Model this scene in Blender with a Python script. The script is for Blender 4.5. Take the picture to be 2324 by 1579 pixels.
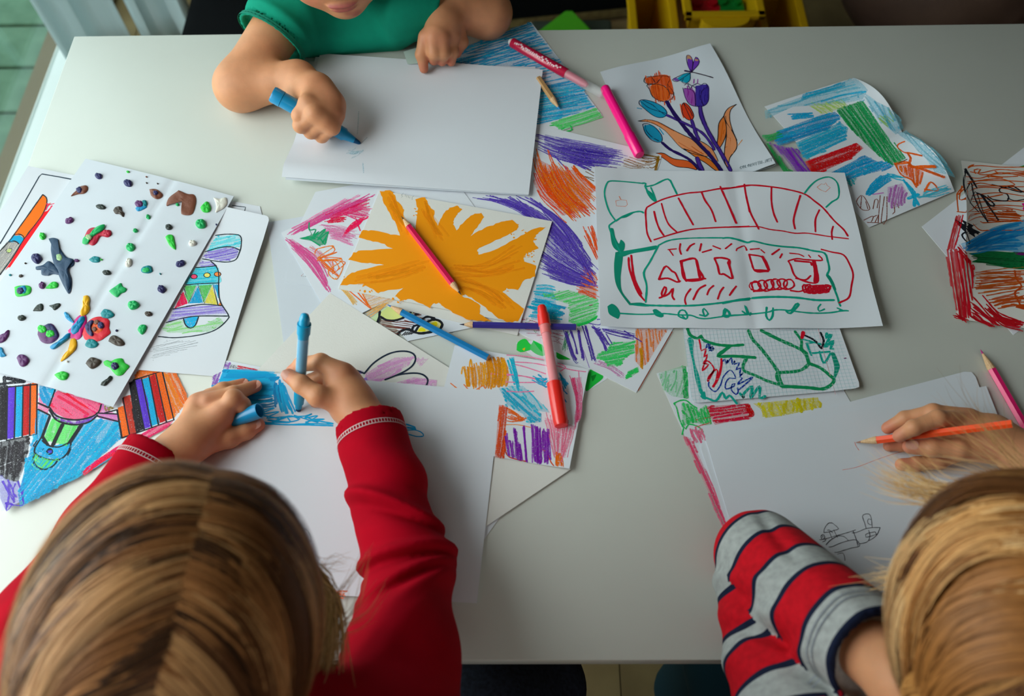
import bpy, math, random
import numpy as np
from mathutils import Vector, Matrix
from mathutils.geometry import tessellate_polygon

for o in list(bpy.data.objects):
    bpy.data.objects.remove(o)
SC = bpy.context.scene
COL = SC.collection
random.seed(7)
RNG = np.random.default_rng(7)

# ---------------------------------------------------------------- camera
W, H, FPX = 2324.0, 1579.0, 1920.98
TZ = 0.72                                   # height of the table top
YAW, PITCH, ROLL = math.radians(1.93), 1.066544, -0.0367214
CAMPOS = np.array([0.0, 0.0, TZ + 0.7922])
_fw = np.array([0, math.cos(PITCH), -math.sin(PITCH)])
_r0 = np.array([1.0, 0, 0]); _u0 = np.cross(_r0, _fw)
_r = math.cos(ROLL) * _r0 + math.sin(ROLL) * _u0
_u = -math.sin(ROLL) * _r0 + math.cos(ROLL) * _u0
_R = np.array([[math.cos(YAW), -math.sin(YAW), 0], [math.sin(YAW), math.cos(YAW), 0], [0, 0, 1]])
FW, RT, UP = _R @ _fw, _R @ _r, _R @ _u
cam = bpy.data.cameras.new("camera")
cam.sensor_width = 36.0
cam.lens = FPX / W * 36.0
cam.clip_start = 0.05
cam.dof.use_dof = True
cam.dof.focus_distance = 0.95
cam.dof.aperture_fstop = 4.6
camo = bpy.data.objects.new("camera", cam)
COL.objects.link(camo)
camo.matrix_world = Matrix(((RT[0], UP[0], -FW[0], CAMPOS[0]), (RT[1], UP[1], -FW[1], CAMPOS[1]),
                            (RT[2], UP[2], -FW[2], CAMPOS[2]), (0, 0, 0, 1)))
SC.camera = camo

# ---------------------------------------------------------------- light
world = bpy.data.worlds.new("world")
SC.world = world
world.use_nodes = True
_bg = world.node_tree.nodes["Background"]
_bg.inputs[0].default_value = (0.80, 0.95, 1.0, 1)
_bg.inputs[1].default_value = 2.4
def area(name, loc, target, sx, sy, power, col):
    l = bpy.data.lights.new(name, 'AREA'); l.shape = 'RECTANGLE'; l.size = sx; l.size_y = sy
    l.energy = power; l.color = col
    o = bpy.data.objects.new(name, l); COL.objects.link(o)
    o.location = loc
    o.rotation_euler = (Vector(target) - Vector(loc)).to_track_quat('-Z', 'Y').to_euler()
    return o
area("window_daylight", (-1.215, 0.28, 1.35), (0.4, 0.30, 0.75), 1.2, 1.5, 23, (1.0, 0.98, 0.97))
area("camera_side_fill", (0.5, -1.7, 2.0), (0.25, 0.25, 0.7), 1.6, 1.2, 9, (1.0, 0.97, 0.93))  # area light added as soft fill from the camera side; no window there
vs = SC.view_settings
vs.view_transform = 'Standard'; vs.look = 'None'; vs.exposure = 0.0; vs.gamma = 1.0
vs.use_curve_mapping = False
SC.cycles.use_denoising = True
SC.cycles.max_bounces = 6
SC.cycles.transparent_max_bounces = 24

# ---------------------------------------------------------------- helpers
def on(px, py, z=0.0):
    """the point of the place seen at a pixel of the photograph, z metres above the table top"""
    d = FW * FPX + RT * (px - W / 2) - UP * (py - H / 2)
    t = (TZ + z - CAMPOS[2]) / d[2]
    return CAMPOS + d * t
def at(px, py, depth):
    d = FW + RT * (px - W / 2) / FPX - UP * (py - H / 2) / FPX
    return CAMPOS + d * depth
def to_px(p):
    v = np.asarray(p) - CAMPOS
    dz = v @ FW
    return np.array([W / 2 + FPX * (v @ RT) / dz, H / 2 - FPX * (v @ UP) / dz])
def lin(c):
    if isinstance(c, str):
        c = [int(c[i:i + 2], 16) / 255 for i in (0, 2, 4)]
    return tuple((x / 12.92 if x <= 0.04045 else ((x + 0.055) / 1.055) ** 2.4) for x in c)
def nodes(m):
    nt = m.node_tree
    return nt, nt.nodes["Principled BSDF"]
_mats = {}
def mat(name, col, rough=0.6, spec=0.3, noise=None, bump=None, metallic=0.0, sss=0.0, trans=0.0, coat=0.0, sheen=0.0):
    if name in _mats:
        return _mats[name]
    m = bpy.data.materials.new(name); m.use_nodes = True
    nt, b = nodes(m)
    c = lin(col)
    b.inputs["Base Color"].default_value = (*c, 1)
    b.inputs["Roughness"].default_value = rough
    b.inputs["Specular IOR Level"].default_value = spec
    b.inputs["Metallic"].default_value = metallic
    if coat: b.inputs["Coat Weight"].default_value = coat; b.inputs["Coat Roughness"].default_value = 0.1
    if sheen: b.inputs["Sheen Weight"].default_value = sheen
    if trans: b.inputs["Transmission Weight"].default_value = trans
    if sss:
        b.inputs["Subsurface Weight"].default_value = sss
        b.inputs["Subsurface Radius"].default_value = (0.006, 0.0025, 0.0015)
        b.inputs["Subsurface Scale"].default_value = 1.0
    tc = nt.nodes.new("ShaderNodeTexCoord")
    if noise:
        n = nt.nodes.new("ShaderNodeTexNoise"); n.inputs["Scale"].default_value = noise[0]; n.inputs["Detail"].default_value = 4
        nt.links.new(tc.outputs["Object"], n.inputs["Vector"])
        r = nt.nodes.new("ShaderNodeMix"); r.data_type = 'RGBA'
        c2 = lin(noise[1])
        r.inputs["A"].default_value = (*c, 1); r.inputs["B"].default_value = (*c2, 1)
        mr = nt.nodes.new("ShaderNodeMapRange"); mr.inputs[1].default_value = 0.35; mr.inputs[2].default_value = 0.65
        nt.links.new(n.outputs["Fac"], mr.inputs[0]); nt.links.new(mr.outputs[0], r.inputs["Factor"])
        nt.links.new(r.outputs["Result"], b.inputs["Base Color"])
    if bump:
        n2 = nt.nodes.new("ShaderNodeTexNoise"); n2.inputs["Scale"].default_value = bump[0]; n2.inputs["Detail"].default_value = 3
        nt.links.new(tc.outputs["Object"], n2.inputs["Vector"])
        bp = nt.nodes.new("ShaderNodeBump"); bp.inputs["Strength"].default_value = bump[1]; bp.inputs["Distance"].default_value = bump[2]
        nt.links.new(n2.outputs["Fac"], bp.inputs["Height"]); nt.links.new(bp.outputs[0], b.inputs["Normal"])
    _mats[name] = m
    return m
def ink_material(name, lo, hi, scale, rough, stretch=None):
    """colour laid on paper: colour attribute, broken up by the tooth of the paper"""
    m = bpy.data.materials.new(name); m.use_nodes = True
    nt, b = nodes(m)
    a = nt.nodes.new("ShaderNodeAttribute"); a.attribute_name = "Col"
    nt.links.new(a.outputs["Color"], b.inputs["Base Color"])
    b.inputs["Roughness"].default_value = rough; b.inputs["Specular IOR Level"].default_value = 0.2
    if scale:
        tc = nt.nodes.new("ShaderNodeTexCoord")
        n = nt.nodes.new("ShaderNodeTexNoise"); n.inputs["Scale"].default_value = scale; n.inputs["Detail"].default_value = 2
        nt.links.new(tc.outputs["Object"], n.inputs["Vector"])
        mr = nt.nodes.new("ShaderNodeMapRange"); mr.inputs[1].default_value = lo; mr.inputs[2].default_value = hi
        nt.links.new(n.outputs["Fac"], mr.inputs[0])
        mul = nt.nodes.new("ShaderNodeMath"); mul.operation = 'MULTIPLY'
        nt.links.new(mr.outputs[0], mul.inputs[0]); nt.links.new(a.outputs["Alpha"], mul.inputs[1])
        fac = mul.outputs[0]
    else:
        fac = a.outputs["Alpha"]
    t = nt.nodes.new("ShaderNodeBsdfTransparent")
    mx = nt.nodes.new("ShaderNodeMixShader")
    nt.links.new(fac, mx.inputs[0]); nt.links.new(t.outputs[0], mx.inputs[1]); nt.links.new(b.outputs[0], mx.inputs[2])
    nt.links.new(mx.outputs[0], nt.nodes["Material Output"].inputs[0])
    return m
INK = {'marker': ink_material("felt_pen_ink", 0, 1, 0, 0.6),
       'crayon': ink_material("wax_crayon", 0.27, 0.47, 900, 0.5),
       'pencil': ink_material("coloured_pencil", 0.25, 0.62, 1100, 0.7),
       'paint': ink_material("poster_paint", 0, 1, 0, 0.5)}

def mesh_from(name, v, f, smooth=False):
    me = bpy.data.meshes.new(name)
    me.from_pydata([tuple(map(float, p)) for p in v], [], [tuple(int(i) for i in q) for q in f])
    if smooth:
        me.polygons.foreach_set("use_smooth", [True] * len(me.polygons))
        me.update()
        me.set_sharp_from_angle(angle=0.75)
    me.update()
    return me
def add(name, me, m=None, parent=None, label=None, cat=None, group=None, kind=None):
    """link a mesh given in world coordinates; under a parent, keep it where it is"""
    o = bpy.data.objects.new(name, me)
    COL.objects.link(o)
    if m is not None:
        me.materials.append(m) if not len(me.materials) else None
    if parent is not None:
        base = world_loc(parent)
        me.transform(Matrix.Translation(-base))
        o.parent = parent
    else:
        c = sum((Vector(b) for b in o.bound_box), Vector()) / 8
        z = min(b[2] for b in o.bound_box)
        c = Vector((c.x, c.y, z))
        me.transform(Matrix.Translation(-c)); o.location = c
    if label: o["label"] = label
    if cat: o["category"] = cat
    if group: o["group"] = group
    if kind: o["kind"] = kind
    return o
def world_loc(o):
    p = Vector(o.location)
    while o.parent is not None:
        o = o.parent; p = p + Vector(o.location)
    return p
def thing(name, loc, label, cat, group=None, kind=None):
    o = bpy.data.objects.new(name, None); COL.objects.link(o)
    o.location = tuple(map(float, loc)); o.empty_display_size = 0.02
    o["label"] = label; o["category"] = cat
    if group: o["group"] = group
    if kind: o["kind"] = kind
    return o
def box(lo, hi, bev=0.0):
    x0, y0, z0 = lo; x1, y1, z1 = hi
    if not bev:
        v = [(x0, y0, z0), (x1, y0, z0), (x1, y1, z0), (x0, y1, z0), (x0, y0, z1), (x1, y0, z1), (x1, y1, z1), (x0, y1, z1)]
        f = [(3, 2, 1, 0), (4, 5, 6, 7), (0, 1, 5, 4), (1, 2, 6, 5), (2, 3, 7, 6), (3, 0, 4, 7)]
        return v, f
    import bmesh
    bm = bmesh.new(); bmesh.ops.create_cube(bm, size=1.0)
    for q in bm.verts:
        q.co = Vector(((x0 + x1) / 2 + q.co.x * (x1 - x0), (y0 + y1) / 2 + q.co.y * (y1 - y0), (z0 + z1) / 2 + q.co.z * (z1 - z0)))
    bmesh.ops.bevel(bm, geom=list(bm.edges), offset=bev, segments=2, affect='EDGES', profile=0.5)
    bm.verts.index_update()
    v = [tuple(q.co) for q in bm.verts]; f = [tuple(q.index for q in p.verts) for p in bm.faces]
    bm.free()
    return v, f
def lathe(A, B, prof, n=24, phase=0.0, caps=True):
    """profile [(distance along A->B in metres, radius)] turned about the axis"""
    A = np.asarray(A, float); B = np.asarray(B, float)
    ax = (B - A) / np.linalg.norm(B - A)
    h = np.array([0, 0, 1.0]) if abs(ax[2]) < 0.95 else np.array([1.0, 0, 0])
    e1 = np.cross(ax, h); e1 /= np.linalg.norm(e1); e2 = np.cross(ax, e1)
    v, f = [], []
    for t, r in prof:
        for k in range(n):
            a = 2 * math.pi * (k + phase) / n
            v.append(A + ax * t + (e1 * math.cos(a) + e2 * math.sin(a)) * r)
    for i in range(len(prof) - 1):
        for k in range(n):
            k2 = (k + 1) % n
            f.append((i * n + k, i * n + k2, (i + 1) * n + k2, (i + 1) * n + k))
    if caps:
        f.append(tuple(range(n - 1, -1, -1))); f.append(tuple((len(prof) - 1) * n + k for k in range(n)))
    return v, f
def struct(name, v, f, m, smooth=False):
    return add(name, mesh_from(name, v, f, smooth), m, kind="structure")
def catmull(P, step):
    P = np.asarray(P, float)
    if len(P) < 3:
        n = max(2, int(np.linalg.norm(P[-1] - P[0]) / step) + 1)
        t = np.linspace(0, 1, n)[:, None]
        return P[0] * (1 - t) + P[-1] * t
    Q = np.vstack([2 * P[0] - P[1], P, 2 * P[-1] - P[-2]])
    out = []
    for i in range(1, len(Q) - 2):
        n = max(1, int(math.ceil(np.linalg.norm(Q[i + 1] - Q[i]) / step)))
        t = (np.arange(n) / n)[:, None]
        a, b, c, d = Q[i - 1], Q[i], Q[i + 1], Q[i + 2]
        out.append(0.5 * (2 * b + (c - a) * t + (2 * a - 5 * b + 4 * c - d) * t ** 2 + (3 * b - a - 3 * c + d) * t ** 3))
    out.append(P[-1:])
    return np.vstack(out)
# ---------------------------------------------------------------- the room
M_WALL = mat("wall_paint", "4A453E", 0.9, 0.1, bump=(60, 0.1, 0.002))
M_CEIL = mat("ceiling_paint", "8A877F", 0.9, 0.1)
M_FLOORW = mat("pale_floor_boards", "A58C62", 0.5, 0.3, noise=(9, "8C7450"), bump=(40, 0.2, 0.001))
M_WHITE = mat("white_frame_paint", "E8EBE8", 0.4, 0.4)
M_TABLE = mat("white_table_laminate", "CDD0C8", 0.32, 0.35, noise=(5, "C9CCC4"), bump=(350, 0.04, 0.0004))
WX, BY = -1.15, 2.05
# floor with separate boards where the photo looks at it, under the camera
fl = struct("floor", *box((WX - 0.1, -2.2, -0.06), (2.6, BY + 0.1, -0.012)), mat("subfloor", "6B5A40", 0.8))
bw = 0.145
k = 0
x = WX
board_me = None
while x < 2.6:
    v, f = box((0, -2.2, -0.012), (bw - 0.002, BY, 0.0), 0.0)
    if board_me is None:
        board_me = mesh_from("floor_board", v, f)
        board_me.materials.append(M_FLOORW)
    o = bpy.data.objects.new("floor_board", board_me); COL.objects.link(o); o.parent = fl
    o.location = Vector((x, 0, 0)) - world_loc(fl)
    x += bw
struct("ceiling", *box((WX - 0.1, -2.2, 2.5), (2.6, BY + 0.1, 2.56)), M_CEIL)
struct("wall_back", *box((WX - 0.1, BY, 0), (2.6, BY + 0.1, 2.5)), M_WALL)
struct("wall_right", *box((2.6, -2.2, 0), (2.7, BY + 0.1, 2.5)), M_WALL)
struct("wall_front", *box((WX - 0.1, -2.3, 0), (2.6, -2.2, 2.5)), M_WALL)
# left wall: floor-to-ceiling window between two piers
struct("wall_left_pier", *box((WX - 0.1, -2.2, 0), (WX, -0.35, 2.5)), M_WALL).name = "wall_left"
struct("wall_left_header", *box((WX - 0.1, -0.35, 2.32), (WX, BY, 2.5)), M_WALL).name = "wall_left_lintel"
win = bpy.data.objects.new("window_1", None); COL.objects.link(win)
win.location = (WX, 0.8, 0); win["kind"] = "structure"
def wpart(name, lo, hi, m, bev=0.004):
    return add(name, mesh_from(name, *box(lo, hi, bev)), m, parent=win)
wpart("bottom_frame", (WX - 0.03, -0.35, 0.0), (WX + 0.06, BY, 0.03), M_WHITE)
wpart("top_frame", (WX - 0.05, -0.35, 2.26), (WX + 0.012, BY, 2.32), M_WHITE)
for yy in (-0.35, 0.72, 1.93):
    wpart("upright_frame", (WX - 0.045, yy, 0.03), (WX + 0.005, yy + 0.06, 2.26), M_WHITE)
mg = bpy.data.materials.new("window_glass"); mg.use_nodes = True
nt, b = nodes(mg)
tr = nt.nodes.new("ShaderNodeBsdfTransparent"); tr.inputs[0].default_value = (0.92, 0.97, 0.945, 1)
gl = nt.nodes.new("ShaderNodeBsdfGlossy"); gl.inputs["Roughness"].default_value = 0.02
mx = nt.nodes.new("ShaderNodeMixShader"); mx.inputs[0].default_value = 0.06
nt.links.new(tr.outputs[0], mx.inputs[1]); nt.links.new(gl.outputs[0], mx.inputs[2])
nt.links.new(mx.outputs[0], nt.nodes["Material Output"].inputs[0])
for y0, y1 in ((-0.29, 0.72), (0.78, 1.93)):
    wpart("pane", (WX - 0.026, y0, 0.03), (WX - 0.020, y1, 2.26), mg, 0)
# terrace outside
M_DECK = mat("weathered_deck_wood", "4A6A54", 0.7, 0.2, noise=(14, "5E7E66"), bump=(60, 0.3, 0.002))
deck = struct("terrace_ground", *box((-4.2, -1.5, -0.16), (WX - 0.1, 3.6, -0.1)), mat("terrace_ground", "2C4A3A", 0.9))
y = -1.5
pl_me = None
while y < 3.6:
    if pl_me is None:
        pl_me = mesh_from("plank", *box((-4.2, 0, -0.1), (WX - 0.1, 0.150, -0.07), 0.004)); pl_me.materials.append(M_DECK)
    o = bpy.data.objects.new("plank", pl_me); COL.objects.link(o); o.parent = deck
    o.location = Vector((0, y, 0)) - world_loc(deck)
    y += 0.162
# sheer curtain hanging in the corner, gathered in folds
def curtain(path, z0, z1, amp, freq, name, label, seed):
    rr = random.Random(seed)
    P = catmull(path, 0.012)
    v, f = [], []
    nz = 26
    s = 0.0
    N = len(P)
    ph = [rr.uniform(0, 6.3) for _ in range(3)]
    for i in range(N):
        if i: s += np.linalg.norm(P[i] - P[i - 1])
        t = P[min(i + 1, N - 1)] - P[max(i - 1, 0)]; t = t / np.linalg.norm(t)
        nrm = np.array([-t[1], t[0]])
        for j in range(nz):
            w = j / (nz - 1)
            a = amp * (math.sin(s * freq + ph[0]) + 0.5 * math.sin(s * freq * 2.3 + ph[1] + 0.5 * w)) * (0.7 + 0.3 * (1 - w))
            p = P[i] + nrm * a
            v.append((p[0], p[1], z0 + (z1 - z0) * w))
    for i in range(N - 1):
        for j in range(nz - 1):
            f.append((i * nz + j, (i + 1) * nz + j, (i + 1) * nz + j + 1, i * nz + j + 1))
    m = bpy.data.materials.get("sheer_curtain")
    if m is None:
        m = bpy.data.materials.new("sheer_curtain"); m.use_nodes = True
        nt, b = nodes(m)
        b.inputs["Base Color"].default_value = (*lin("C9D6DA"), 1); b.inputs["Roughness"].default_value = 0.8
        tl = nt.nodes.new("ShaderNodeBsdfTranslucent"); tl.inputs[0].default_value = (0.75, 0.85, 0.86, 1)
        mx = nt.nodes.new("ShaderNodeMixShader"); mx.inputs[0].default_value = 0.45
        nt.links.new(b.outputs[0], mx.inputs[1]); nt.links.new(tl.outputs[0], mx.inputs[2])
        nt.links.new(mx.outputs[0], nt.nodes["Material Output"].inputs[0])
    o = add(name, mesh_from(name, v, f, True), m, label=label, cat="curtain")
    sm = o.modifiers.new("cloth_thickness", 'SOLIDIFY'); sm.thickness = 0.0015
    return o
curtain([(-1.10, 1.60), (-1.085, 1.65), (-1.04, 1.685), (-0.975, 1.69)], 0.012, 2.3, 0.012, 46, "curtain",
        "pale sheer curtain panel hanging beside the glass door in the corner", 3)
curtain([(-0.955, 1.70), (-0.90, 1.72), (-0.80, 1.69)], 0.012, 2.3, 0.016, 60, "curtain",
        "narrow gathered sheer curtain between the corner panel and dark chair", 9)
# ---------------------------------------------------------------- table
tab = thing("table", (0.15, 0.52, 0), "large white laminate table covered in children's drawings", "table")
add("table_top", mesh_from("table_top", *box((-0.611, 0.120, TZ - 0.022), (0.99, 0.926, TZ), 0.0016), True), M_TABLE, parent=tab)
M_LEG = mat("white_table_leg", "CFCFCB", 0.4)
for lx in (-0.56, 0.94):
    for ly in (0.17, 0.876):
        add("leg", mesh_from("leg", *box((lx - 0.025, ly - 0.025, 0.0), (lx + 0.025, ly + 0.025, TZ - 0.022), 0.003)), M_LEG, parent=tab)
# ---------------------------------------------------------------- sheets of paper and what is drawn on them
def paper_mat(name, col, b=0.12):
    return mat(name, col, 0.85, 0.15, bump=(900, b, 0.0003))
M_PAPER = paper_mat("white_paper", "DFE4EB")
M_PAPER_W = paper_mat("warm_white_card", "E2E1DB", 0.3)
M_PAPER_G = paper_mat("soft_white_paper", "D3DAE2")
def ink_col(col, kind):
    c = np.array(lin(col))
    k = 1.3 if kind in ('crayon', 'pencil') else 1.12
    m = c.mean()
    c = np.clip(m + (c - m) * k, 0.004, 1) * (1.12 if kind == 'crayon' else 1.05)
    return tuple(np.clip(c, 0, .95))
class Sheet:
    def __init__(s, name, label, quad, lvl, hf=None, m=None, mm=False, grid=(30, 22), corner=0.0, th=0.00025, cat="drawing", group=None):
        s.z0 = lvl / 1000.0
        s.hf = hf
        s.th = th
        s.Q = np.array([(np.array(q) / 1000.0 if mm else on(q[0], q[1], s.z0)[:2]) for q in quad])
        s.strokes = {}
        s.lift = 0.00008
        s.tf = (0, 0, 1)
        nu, nv = grid
        v, f = [], []
        cw = np.linalg.norm(s.Q[1] - s.Q[0]); ch = np.linalg.norm(s.Q[3] - s.Q[0])
        for side in (0, 1):
            for j in range(nv + 1):
                for i in range(nu + 1):
                    u, w = i / nu, j / nv
                    if corner:
                        # pull the four corners in on a small radius
                        dx = min(u, 1 - u) * cw; dy = min(w, 1 - w) * ch
                        if dx < corner and dy < corner:
                            ex, ey = corner - dx, corner - dy
                            L = math.hypot(ex, ey); mxe = max(ex, ey)
                            if L > 1e-9:
                                k = mxe / L
                                ex, ey = ex * k, ey * k
                            ndx, ndy = corner - ex, corner - ey
                            u = ndx / cw if u < 0.5 else 1 - ndx / cw
                            w = ndy / ch if w < 0.5 else 1 - ndy / ch
                    p = s.uv(u, w)
                    z = TZ + s.z0 + s.h(u, w) - (s.th if side else 0)
                    v.append((p[0], p[1], z))
        n1 = (nu + 1) * (nv + 1)
        for j in range(nv):
            for i in range(nu):
                a = j * (nu + 1) + i
                f.append((a, a + nu + 1, a + nu + 2, a + 1))
                f.append((n1 + a, n1 + a + 1, n1 + a + nu + 2, n1 + a + nu + 1))
        rim = [i for i in range(nu + 1)] + [j * (nu + 1) + nu for j in range(1, nv + 1)] + \
              [nv * (nu + 1) + i for i in range(nu - 1, -1, -1)] + [j * (nu + 1) for j in range(nv - 1, 0, -1)]
        b0 = len(v); nr = len(rim)
        v += [v[a] for a in rim] + [v[n1 + a] for a in rim]
        for q in range(nr):
            f.append((b0 + q, b0 + (q + 1) % nr, b0 + nr + (q + 1) % nr, b0 + nr + q))
        me = mesh_from(name, v, f, True)
        s.ob = thing(name, (*s.uv(0.5, 0.5), TZ + s.z0 - s.th), label, cat, group)
        add("paper", me, m or M_PAPER, parent=s.ob)
    def uv(s, u, w):
        a = s.Q[0] * (1 - u) + s.Q[1] * u; b = s.Q[3] * (1 - u) + s.Q[2] * u
        return a * (1 - w) + b * w
    def inv(s, p):
        u = w = 0.5
        for _ in range(6):
            r = s.uv(u, w) - p
            du = (s.Q[1] - s.Q[0]) * (1 - w) + (s.Q[2] - s.Q[3]) * w
            dw = (s.Q[3] - s.Q[0]) * (1 - u) + (s.Q[2] - s.Q[1]) * u
            det = du[0] * dw[1] - du[1] * dw[0]
            u -= (r[0] * dw[1] - r[1] * dw[0]) / det
            w -= (du[0] * r[1] - du[1] * r[0]) / det
        return u, w
    def h(s, u, w):
        return s.hf(min(max(u, 0), 1), min(max(w, 0), 1)) if s.hf else 0.0
    def surf(s, px, py, up=0.0):
        z = s.z0
        uv = None
        for _ in range(3 if s.hf else 1):
            p = on(px, py, z)
            if s.hf:
                u, w = s.inv(p[:2]); z = s.z0 + s.h(u, w)
        p = on(px, py, z)
        p[2] += up
        return p
    def surf_many(s, P, up=0.0):
        P = np.asarray(P, float)
        D = FW * FPX + RT * (P[:, :1] - W / 2) - UP * (P[:, 1:2] - H / 2)
        z = np.full(len(P), s.z0)
        for _ in range(3 if s.hf else 1):
            X = CAMPOS + D * ((TZ + z - CAMPOS[2]) / D[:, 2])[:, None]
            if s.hf: z = s.z0 + s.h_many(X[:, :2])
        X = CAMPOS + D * ((TZ + z - CAMPOS[2]) / D[:, 2])[:, None]
        X[:, 2] += up
        return X
    def h_many(s, X):
        Q = s.Q; u = np.full(len(X), .5); w = np.full(len(X), .5)
        for _ in range(4):
            U = u[:, None]; V = w[:, None]
            r = (Q[0] * (1 - U) + Q[1] * U) * (1 - V) + (Q[3] * (1 - U) + Q[2] * U) * V - X
            du = (Q[1] - Q[0]) * (1 - V) + (Q[2] - Q[3]) * V
            dw = (Q[3] - Q[0]) * (1 - U) + (Q[2] - Q[1]) * U
            det = du[:, 0] * dw[:, 1] - du[:, 1] * dw[:, 0]
            u = u - (r[:, 0] * dw[:, 1] - r[:, 1] * dw[:, 0]) / det
            w = w - (du[:, 0] * r[:, 1] - du[:, 1] * r[:, 0]) / det
        return np.array([s.h(a, b) for a, b in zip(u, w)])
    def zoom(s, x0, y0, k):
        s.tf = (x0, y0, k); return s
    def P(s, pts):
        x0, y0, k = s.tf
        return [(x0 + a / k, y0 + b / k) for a, b in pts]
    # -- strokes
    def _line(s, pts, col, w, kind, smooth=True, closed=False, alpha=1.0, wob=0.12):
        pts = [tuple(p) for p in pts]
        if closed: pts = pts + [pts[0]]
        step = 7.0
        P = catmull(pts, step) if smooth else np.vstack([catmull([a, b], 30)[:-1] if 0 else np.array([a]) for a, b in zip(pts, pts[1:])] + [np.array(pts[-1:])])
        if len(P) < 2: return
        lay = s.strokes.setdefault(kind, [[], [], []])
        k = len(lay[2])
        up = s.lift + 6e-8 * (k % 200)
        S = s.surf_many(P, up)
        d = np.gradient(S[:, :2], axis=0)
        L = np.linalg.norm(d, axis=1); L[L < 1e-9] = 1e-9
        d = d / L[:, None]
        n = np.stack([-d[:, 1], d[:, 0]], 1)
        r = w / 2000.0 * (1 + wob * RNG.normal(size=len(P)))
        r = np.maximum(r, w / 6000.0)
        # rounded ends
        S0 = S[0].copy(); S0[:2] -= d[0] * r[0] * 0.8; S1 = S[-1].copy(); S1[:2] += d[-1] * r[-1] * 0.8
        A = np.vstack([S0, S, S1]); nn = np.vstack([n[:1], n, n[-1:]]); rr = np.concatenate([[r[0] * 0.45], r, [r[-1] * 0.45]])
        off = np.zeros_like(A); off[:, :2] = nn * rr[:, None]
        base = len(lay[0])
        for q in range(len(A)):
            lay[0].append(A[q] + off[q]); lay[0].append(A[q] - off[q])
        c = (*ink_col(col, kind), alpha)
        for q in range(len(A) - 1):
            lay[1].append((base + 2 * q, base + 2 * q + 1, base + 2 * q + 3, base + 2 * q + 2)); lay[2].append(c)
    def line(s, pts, col, w=1.6, kind='marker', smooth=True, closed=False, alpha=1.0, wob=0.08):
        s._line(s.P(pts), col, w, kind, smooth, closed, alpha, wob)
    def poly(s, pts, col, kind='marker', alpha=1.0, smooth=True):
        pts = s.P(pts)
        Q = catmull(pts + [pts[0]], 6.0)[:-1] if smooth else np.array(pts)
        lay = s.strokes.setdefault(kind, [[], [], []])
        up = s.lift - 1.2e-5 + 6e-8 * (len(lay[2]) % 100)
        S = list(s.surf_many(Q, up))
        tri = [tuple(t) for t in tessellate_polygon([[Vector((p[0], p[1], 0)) for p in S]])]
        if s.hf:                       # let the fill follow the curve of the sheet
            for _ in range(6):
                memo = {}; new = []; big = False
                def mid(i, j):
                    k = (min(i, j), max(i, j))
                    if k not in memo:
                        memo[k] = len(S); S.append((S[i] + S[j]) / 2)
                    return memo[k]
                for t in tri:
                    L = [np.linalg.norm(S[t[q]][:2] - S[t[(q + 1) % 3]][:2]) for q in range(3)]
                    q = int(np.argmax(L))
                    if L[q] > 0.008:
                        big = True
                        i, j, k = t[q], t[(q + 1) % 3], t[(q + 2) % 3]
                        m_ = mid(i, j); new += [(i, m_, k), (m_, j, k)]
                    else: new.append(t)
                tri = new
                if not big: break
            X = np.array(S); X[:, 2] = TZ + s.z0 + s.h_many(X[:, :2]) + up; S = list(X)
        base = len(lay[0])
        lay[0].extend(S)
        c = (*ink_col(col, kind), alpha)
        for t in tri:
            lay[1].append(tuple(base + q for q in t)); lay[2].append(c)
    def bundle(s, A, B, n, col, w=1.2, kind='crayon', jit=3.0, cut=0.15, alpha=1.0, zig=False, smooth=True):
        """n strokes swept from path A to path B; cols may be a list to pick from"""
        A = np.array(s.P(A)); B = np.array(s.P(B))
        M = 9
        def res(P):
            P = catmull(P, max(2.0, np.linalg.norm(np.diff(P, axis=0), axis=1).sum() / 60))
            q = np.linspace(0, len(P) - 1, M)
            return np.stack([np.interp(q, np.arange(len(P)), P[:, k]) for k in (0, 1)], 1)
        A, B = res(A), res(B)
        if kind == 'crayon' and n >= 12 and not zig:
            c0 = col if isinstance(col, str) else col[0]
            tf = s.tf; s.tf = (0, 0, 1); s.poly([tuple(q) for q in np.vstack([A[1:-1], B[1:-1][::-1]])], c0, 'crayon', .32, smooth=False); s.tf = tf
        last = None
        for i in range(n):
            t = (i + 0.5) / n + RNG.normal() * 0.25 / n
            u0 = RNG.uniform(0, cut); u1 = 1 - RNG.uniform(0, cut)
            q = np.linspace(u0 * (M - 1), u1 * (M - 1), 6)
            P = A * (1 - t) + B * t
            P = np.stack([np.interp(q, np.arange(M), P[:, k]) for k in (0, 1)], 1)
            j = RNG.normal(size=2) * jit * 0.5; j2 = RNG.normal(size=2) * jit * 0.5
            g = np.linspace(0, 1, 6)[:, None]
            P = P + j * (1 - g) + j2 * g + RNG.normal(size=P.shape) * jit * 0.08
            c = col if isinstance(col, str) else col[RNG.integers(len(col))]
            if zig and i % 2: P = P[::-1]
            if zig and last is not None: s._line([last, P[0]], c, w, kind, True, False, alpha, 0.15)
            s._line(P, c, w * RNG.uniform(0.75, 1.25), kind, smooth, False, alpha * RNG.uniform(0.75, 1.0), 0.15)
            last = P[-1]
    def hatch(s, poly, ang, gap, col, w=1.2, kind='crayon', jit=3.0, alpha=1.0, brk=0.0, over=0.0, fill=None):
        """fill an outline with strokes at an angle (degrees in the picture)"""
        Q = np.array(s.P(poly))
        if fill is None: fill = .6 if w >= 2.4 else .36
        if kind == 'crayon' and fill:
            c0 = col if isinstance(col, str) else col[0]
            tf = s.tf; s.tf = (0, 0, 1); s.poly([tuple(q) for q in Q], c0, 'crayon', fill * alpha, smooth=False); s.tf = tf
        a = math.radians(ang); d = np.array([math.cos(a), math.sin(a)]); n = np.array([-d[1], d[0]])
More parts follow.
